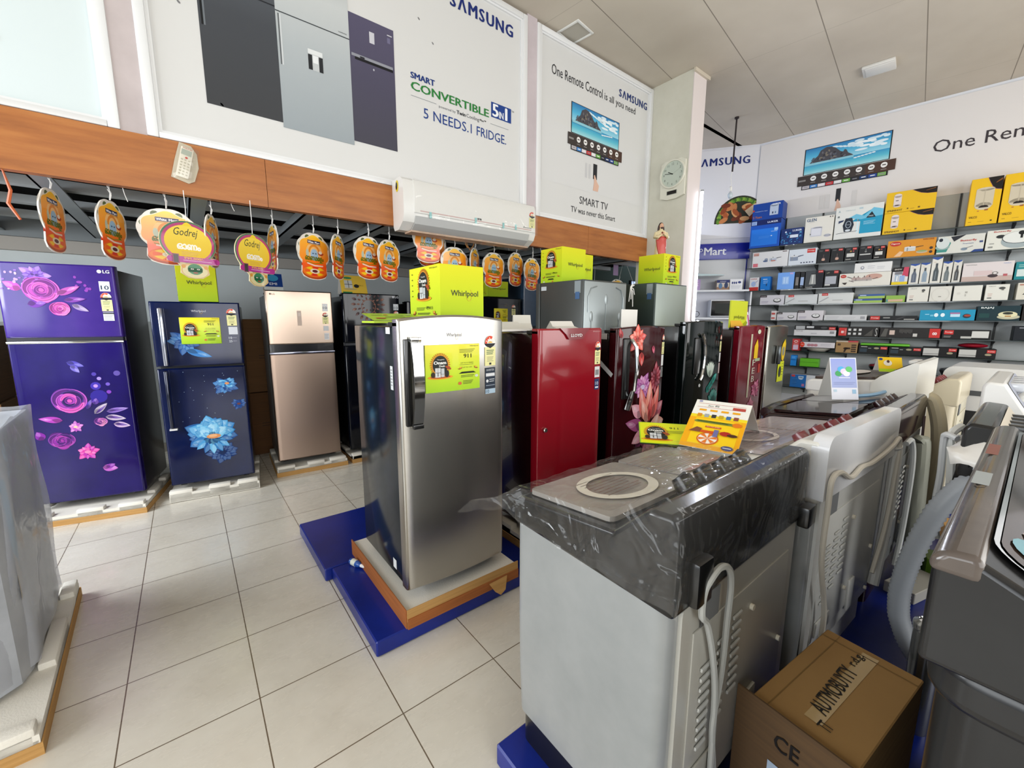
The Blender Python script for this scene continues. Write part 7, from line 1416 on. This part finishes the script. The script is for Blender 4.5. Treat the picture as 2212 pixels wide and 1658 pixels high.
SH = [
 ('heater_box', 'luker_top', .06, .50, 3.156, 3.423, .28, '123f94', F_luker_top, 'blue heater carton stacked on a taller blue carton, left end of the top shelf'),
 ('appliance_box', 'luker_big', .05, .495, 2.71, 3.155, .28, '1450b4', F_luker_big, 'tall bright blue carton at the left end of the top shelf, under another blue carton'),
 ('appliance_box', 'luker_small', .505, .815, 2.71, 2.962, .26, '0e2a66', F_luker_small, 'small dark blue splash-patterned carton on the top shelf'),
 ('appliance_box', 'glen', .825, 1.19, 2.71, 3.087, .28, 'dcd9d0', F_glen, 'white carton with grey-blue letters GLEN on the top shelf'),
 ('cooktop_box', 'watch', 1.20, 1.745, 2.71, 3.167, .28, 'd9dad6', F_watch, 'large white and turquoise carton with a black hexagonal picture on the top shelf'),
 ('heater_box', 'sprin_top', 1.758, 2.262, 2.995, 3.27, .28, 'e0b41e', F_sprin, 'upper of two stacked yellow heater cartons on the top shelf'),
 ('heater_box', 'sprin_bot', 1.758, 2.258, 2.71, 2.993, .28, 'e0b41e', F_sprin, 'lower of two stacked yellow heater cartons on the top shelf'),
 ('heater_box', 'valco', 2.565, 2.835, 2.71, 3.274, .28, 'e2b51a', F_valco, 'tall yellow heater carton on the top shelf, left of its twin'),
 ('heater_box', 'valco2', 2.845, 3.125, 2.71, 3.274, .28, 'e2b51a', F_valco, 'tall yellow heater carton at the right edge of the photo, top shelf'),
 ('cooker_box', 'cook1', .12, .64, 2.38, 2.636, .24, 'd9d9da', F_cook1, 'white pressure cooker carton at the left end of the second shelf'),
 ('cooker_box', 'cook2', .645, 1.02, 2.38, 2.625, .24, 'cfd6de', F_cook2, 'white cooker carton with a red corner on the second shelf'),
 ('appliance_box', 'b1', 1.028, 1.188, 2.38, 2.595, .24, '17181a', F_blk(0), 'leftmost of the small black cartons on the second shelf'),
 ('appliance_box', 'b2', 1.195, 1.357, 2.38, 2.588, .24, '17181a', F_blk(0), 'second small black carton from the left on the second shelf'),
 ('appliance_box', 'b3', 1.364, 1.52, 2.38, 2.582, .24, '17181a', F_blk(1), 'small black carton with a grey label on the second shelf'),
 ('appliance_box', 'b4', 1.527, 1.685, 2.38, 2.582, .24, '1b1c1e', F_blk(2), 'small black carton with a pale bar across it on the second shelf'),
 ('appliance_box', 'b5', 1.692, 1.828, 2.38, 2.568, .24, '100d0d', F_blk(1), 'darkest small black carton, next to the orange carton on the second shelf'),
 ('cooker_box', 'orange', 1.838, 2.325, 2.38, 2.612, .26, 'd08a24', F_orange, 'orange cooker carton on the second shelf'),
 ('cooker_box', 'but1', 2.338, 2.762, 2.38, 2.606, .26, 'd0d0c8', F_but1, 'white and green cooker carton with red lettering, right of the orange one'),
 ('cooker_box', 'but2', 2.772, 3.17, 2.38, 2.622, .26, 'd6d6cc', F_but2, 'white carton with a big picture of a steel lidded pan on the second shelf'),
 ('appliance_box', 's1', .105, .25, 2.005, 2.225, .12, 'd6d6d8', F_s1, 'small white and red carton at the left end of the third shelf'),
 ('appliance_box', 's2', .272, .418, 2.005, 2.23, .14, '1474c8', F_s2, 'small plain blue carton on the third shelf'),
 ('appliance_box', 's3', .52, .755, 2.005, 2.276, .20, '74a6ec', F_s3, 'glossy light blue carton on the third shelf'),
 ('bottle_box', 's4', .762, .828, 2.005, 2.275, .20, '141416', F_s4, 'narrow black carton right of the light blue carton, third shelf'),
 ('bottle_box', 's5', .834, .893, 2.005, 2.27, .20, '121318', F_s5, 'narrow black carton with a pale blue label, third shelf'),
 ('kettle_box', 's6', .90, 1.138, 2.005, 2.278, .24, '3c4044', F_s6, 'dark carton with a steel kettle picture on the third shelf'),
 ('kettle_box', 's7', 1.146, 1.325, 2.005, 2.262, .24, '17181a', F_s7, 'black carton with a large grey label, right of the kettle carton'),
 ('cookware_box', 's8', 1.335, 1.92, 2.005, 2.198, .26, 'd9d6cc', F_s8, 'long white cookware set carton on the third shelf'),
 ('cookware_box', 's9', 1.50, 1.915, 2.20, 2.338, .24, 'dcdcda', F_s9, 'plain white carton lying on the long cookware carton'),
 ('mug_box', 'mug', 1.93, 2.098, 2.005, 2.243, .22, 'd6d4d2', F_mug, 'black, pink and yellow carton next to the flask cartons'),
 ('flask_box', 'bt1', 2.106, 2.207, 2.005, 2.277, .11, 'd6d4cc', F_bt('5c6474'), 'first white flask carton from the left on the third shelf'),
 ('flask_box', 'bt2', 2.213, 2.309, 2.005, 2.282, .11, 'd6d4cc', F_bt('8a9cac'), 'white flask carton with a pale blue-grey flask, third shelf'),
 ('flask_box', 'bt3', 2.315, 2.418, 2.005, 2.347, .11, 'd8d6ce', F_bt('4a5256'), 'tallest white flask carton in the middle of the group'),
 ('flask_box', 'bt4', 2.424, 2.515, 2.005, 2.281, .11, 'd6d4cc', F_bt('6a7274'), 'white flask carton right of the tallest one'),
 ('flask_box', 'bt5', 2.521, 2.60, 2.005, 2.288, .11, 'd0cec6', F_bt('4a4a4a'), 'rightmost white flask carton with a dark flask'),
 ('appliance_box', 'pink', 2.61, 3.045, 2.005, 2.242, .26, 'd3cbca', F_pink, 'pale pink carton with a small sandwich maker picture, third shelf'),
 ('appliance_box', 'teal', 3.055, 3.22, 2.005, 2.22, .24, '1a7f86', F_teal, 'teal carton at the right edge of the third shelf'),
 ('pan_box', 'd1', .29, .645, 1.76, 1.92, .24, 'cfcdd4', F_pan, 'pan carton with an oval lid picture at the left end of the fourth shelf'),
 ('knife_box', 'd2', .655, 1.09, 1.76, 1.91, .24, 'cdd1d2', F_knife, 'long white carton with a red tag on the fourth shelf, left one'),
 ('knife_box', 'd3', 1.10, 1.53, 1.76, 1.918, .24, 'd0d2d0', F_knife, 'long white carton with a red tag on the fourth shelf, right one'),
 ('flat_box', 'g1', 1.54, 1.86, 1.76, 1.822, .20, '9ab85a', F_bg, 'lower flat blue and green carton on the fourth shelf'),
 ('flat_box', 'g2', 1.585, 1.885, 1.823, 1.886, .20, '9ab85a', F_bg, 'upper flat blue and green carton on the fourth shelf'),
 ('flat_box', 'g3', 1.895, 2.10, 1.76, 1.857, .22, '8ab04c', F_bg2, 'short green-topped carton left of the square white cartons'),
 ('appliance_box', 'w1', 2.115, 2.330, 1.76, 1.964, .24, 'd8d6cc', F_w(0), 'first square white carton on the fourth shelf, with a small dark picture'),
 ('appliance_box', 'w2', 2.337, 2.545, 1.76, 1.960, .24, 'd5d3ca', F_w(1), 'square white carton with a faint arc print on the fourth shelf'),
 ('appliance_box', 'w3', 2.56, 2.815, 1.76, 1.957, .24, 'd8d7ce', F_w(2), 'widest square white carton, nearly blank, fourth shelf'),
 ('appliance_box', 'w4', 2.84, 3.04, 1.76, 1.958, .24, 'd8d7ce', F_w(3), 'square white carton with a dark bowl shaped picture, fourth shelf'),
 ('appliance_box', 'w5', 3.10, 3.26, 1.76, 1.966, .24, 'd0ccbe', F_w(4), 'cream carton with a dark picture at the right edge of the fourth shelf'),
 ('pan_box', 'e0', .475, .552, 1.505, 1.66, .2, 'd6d2d2', lambda a: a.rect(.1, .6, .8, .8, 'b8504a', 3).rect(.1, .15, .8, .3, 'b8504a', 3), 'little white carton with two red marks on the fifth shelf'),
 ('pan_box', 'e1', .562, .842, 1.505, 1.632, .24, 'cfcdd2', F_pan, 'smaller pan carton with an oval lid picture on the fifth shelf'),
 ('pan_box', 'e2', .85, 1.19, 1.505, 1.66, .24, 'd0ccd0', F_pan, 'larger pan carton with an oval lid picture on the fifth shelf'),
 ('flat_box', 'e3', 1.20, 1.715, 1.505, 1.588, .24, 'c9cacb', F_slim, 'slim plain grey-white carton on the fifth shelf'),
 ('flat_box', 'e4', 1.727, 2.255, 1.505, 1.572, .24, '17181a', F_blkred, 'slim black carton with a red tag on the fifth shelf'),
 ('appliance_box', 'e5', 2.27, 2.79, 1.505, 1.648, .26, '1c8fb4', F_blue, 'long turquoise carton on the fifth shelf'),
 ('iron_box', 'e6', 2.80, 3.165, 1.505, 1.690, .26, '0c2c34', F_iron, 'dark teal iron carton with a cream appliance picture on the fifth shelf'),
 ('iron_box', 'e7', 3.173, 3.28, 1.505, 1.71, .26, '1a1512', lambda a: a.ell(.6, .5, .3, .2, 'a89a80', 3, 14), 'dark carton cropped by the right edge on the fifth shelf'),
 ('flat_box', 'f1', .826, 1.376, 1.26, 1.354, .24, 'd0d0d2', F_f1, 'flat white carton under a black one at the left end of the sixth shelf'),
 ('flat_box', 'f0', .83, 1.37, 1.355, 1.423, .22, '141414', F_f0, 'flat black carton lying on the flat white one, sixth shelf'),
 ('stove_box', 'f2', 1.396, 1.87, 1.26, 1.409, .24, '211f1d', F_f2, 'black carton with a red left end and six small squares, sixth shelf'),
 ('stove_box', 'f3', 1.88, 2.50, 1.26, 1.402, .24, '23201e', F_f3, 'black carton with a red right end, sixth shelf'),
 ('stove_box', 'f4', 2.515, 2.955, 1.26, 1.384, .24, '0f0f0f', F_f4, 'black carton with a white label at its right, sixth shelf'),
 ('stove_box', 'f5', 3.137, 3.27, 1.26, 1.44, .24, '0d141c', lambda a: a.lines(.3, .85, .5, 1, .1, .05, '9a9ca4'), 'plain dark carton at the right edge of the sixth shelf'),
 ('appliance_box', 'g0', .82, .922, 1.015, 1.206, .20, 'b8383a', F_g0, 'small upright red carton on the seventh shelf'),
 ('cookware_box', 'gg1', .93, 1.38, 1.075, 1.16, .22, 'cfcbd0', F_gg1, 'long white carton with an orange-red round logo, seventh shelf'),
 ('hair_dryer_box', 'dryer', 1.39, 1.655, 1.015, 1.199, .24, '9a7a50', F_dryer, 'kraft brown carton with a dark hair dryer picture'),
 ('stove_box', 'gb1', 1.665, 1.995, 1.015, 1.135, .24, '131414', F_gb(0), 'first black carton with a red tag on the seventh shelf'),
 ('stove_box', 'gb2', 2.005, 2.345, 1.015, 1.13, .24, '131414', F_gb(0), 'second black carton with a red tag on the seventh shelf'),
 ('stove_box', 'gb3', 2.352, 2.685, 1.015, 1.145, .24, '121111', F_gb(1), 'black carton with a white panel, left of its twin on the seventh shelf'),
 ('stove_box', 'gb4', 2.692, 3.028, 1.015, 1.143, .24, '121111', F_gb(1), 'black carton with a white panel, right end of the seventh shelf'),
 ('plastic_box', 'h1', .818, .90, .765, .938, .12, '1f7fd0', F_hs, 'small bright blue plastic box on the eighth shelf'),
 ('plastic_box', 'h2', .95, 1.20, .765, .895, .16, '5fae28', F_hg, 'bright green lidded box on the eighth shelf'),
 ('appliance_box', 'i1', .842, 1.30, .415, .625, .24, 'c9ced4', F_i1, 'blue and white carton with a tool picture on the lowest shelf'),
]
for nm, key, u0, u1, z0, z1, dp, col, fn, lab in SH:
    t = thing(nm, lab, 'box', wf((u0+u1)/2, -.315+dp/2, z0), AE, 'boxed goods on the long wall shelves')
    w_, h_ = u1-u0, z1-z0-.001
    MB().box(-w_/2+.002, w_/2-.002, -dp/2, dp/2, 0, h_, mt(col, .42, spec=.25), .002, 1).build('carton', t)
    a = Art((-w_/2+.002, -dp/2-.0002, 0), rough=.42, sx=w_-.004, sy=h_, eps=.0007); fn(a); a.build('printed_front', t)
# extra things on the shelves
def onshelf(name, lab, cat, u, z, y=-.2): return thing(name, lab, cat, wf(u, y, z), AE)
t = onshelf('serving_tray', 'pale oval tray lying under the long white carton on the seventh shelf', 'tray', 1.155, 1.015); MB().lathe([(.10, 0), (.15, .03), (.165, .05), (.155, .05)], (0, 0, 0), mt('c4c0b4', .3), 28, sy=.6).build('tray', t)
t = onshelf('plastic_tray', 'long bright green plastic tray lying on the black cartons of the seventh shelf', 'tray', 1.95, 1.1365); MB().box(-.27, .27, -.10, .10, 0, .035, mt('5fae28', .35), .012).build('lid', t)
t = onshelf('folded_cloth', 'dark red wrapped packet lying on the black carton with a white panel', 'packet', 2.82, 1.1445); MB().ball((0, 0, .033), .14, .09, .033, mt('8c1426', .3, coat=.4), 20).build('packet', t)
STP = mt('9a9c9e', .2, .9)
for i, (u, r_, m_, lab) in enumerate(((1.90, .10, BLACK, 'dark frying pan with a red rim on the eighth shelf'), (2.28, .09, STP, 'steel rimmed frying pan on the eighth shelf, right of the red rimmed one'), (2.64, .09, BLKM, 'black cooking pot in the shade on the eighth shelf'))):
    t = onshelf('cooking_pan', lab, 'pan', u, .765, -.17); MB().lathe([(r_*.7, 0), (r_, .05), (r_, .07), (r_*.96, .07), (r_*.68, .01)], (0, 0, 0), m_, 24).build('pan_body', t)
    MB().lathe([(r_*1.01, .066), (r_*1.03, .072), (r_*.9, .09), (r_*.2, .105), (.01, .105)], (0, 0, 0), STP if i != 0 else mt('7a1a20', .3, coat=.4), 24).build('lid', t); MB().tube([(r_, 0, .055), (r_+.12, -.02, .07)], .011, BLKM, 8).build('handle', t)
t = onshelf('cable_roll', 'small black looped cable on the white shelf beside the microwave', 'cable', 0, 0); t.location = Q+ND*.2+D_*.86+V((0, 0, 1.55)); MB().tube([(.05*math.cos(k*.45), .0+.01*(k % 3), .06+.05*math.sin(k*.45)) for k in range(26)], .004, BLKM, 6).build('cable', t)
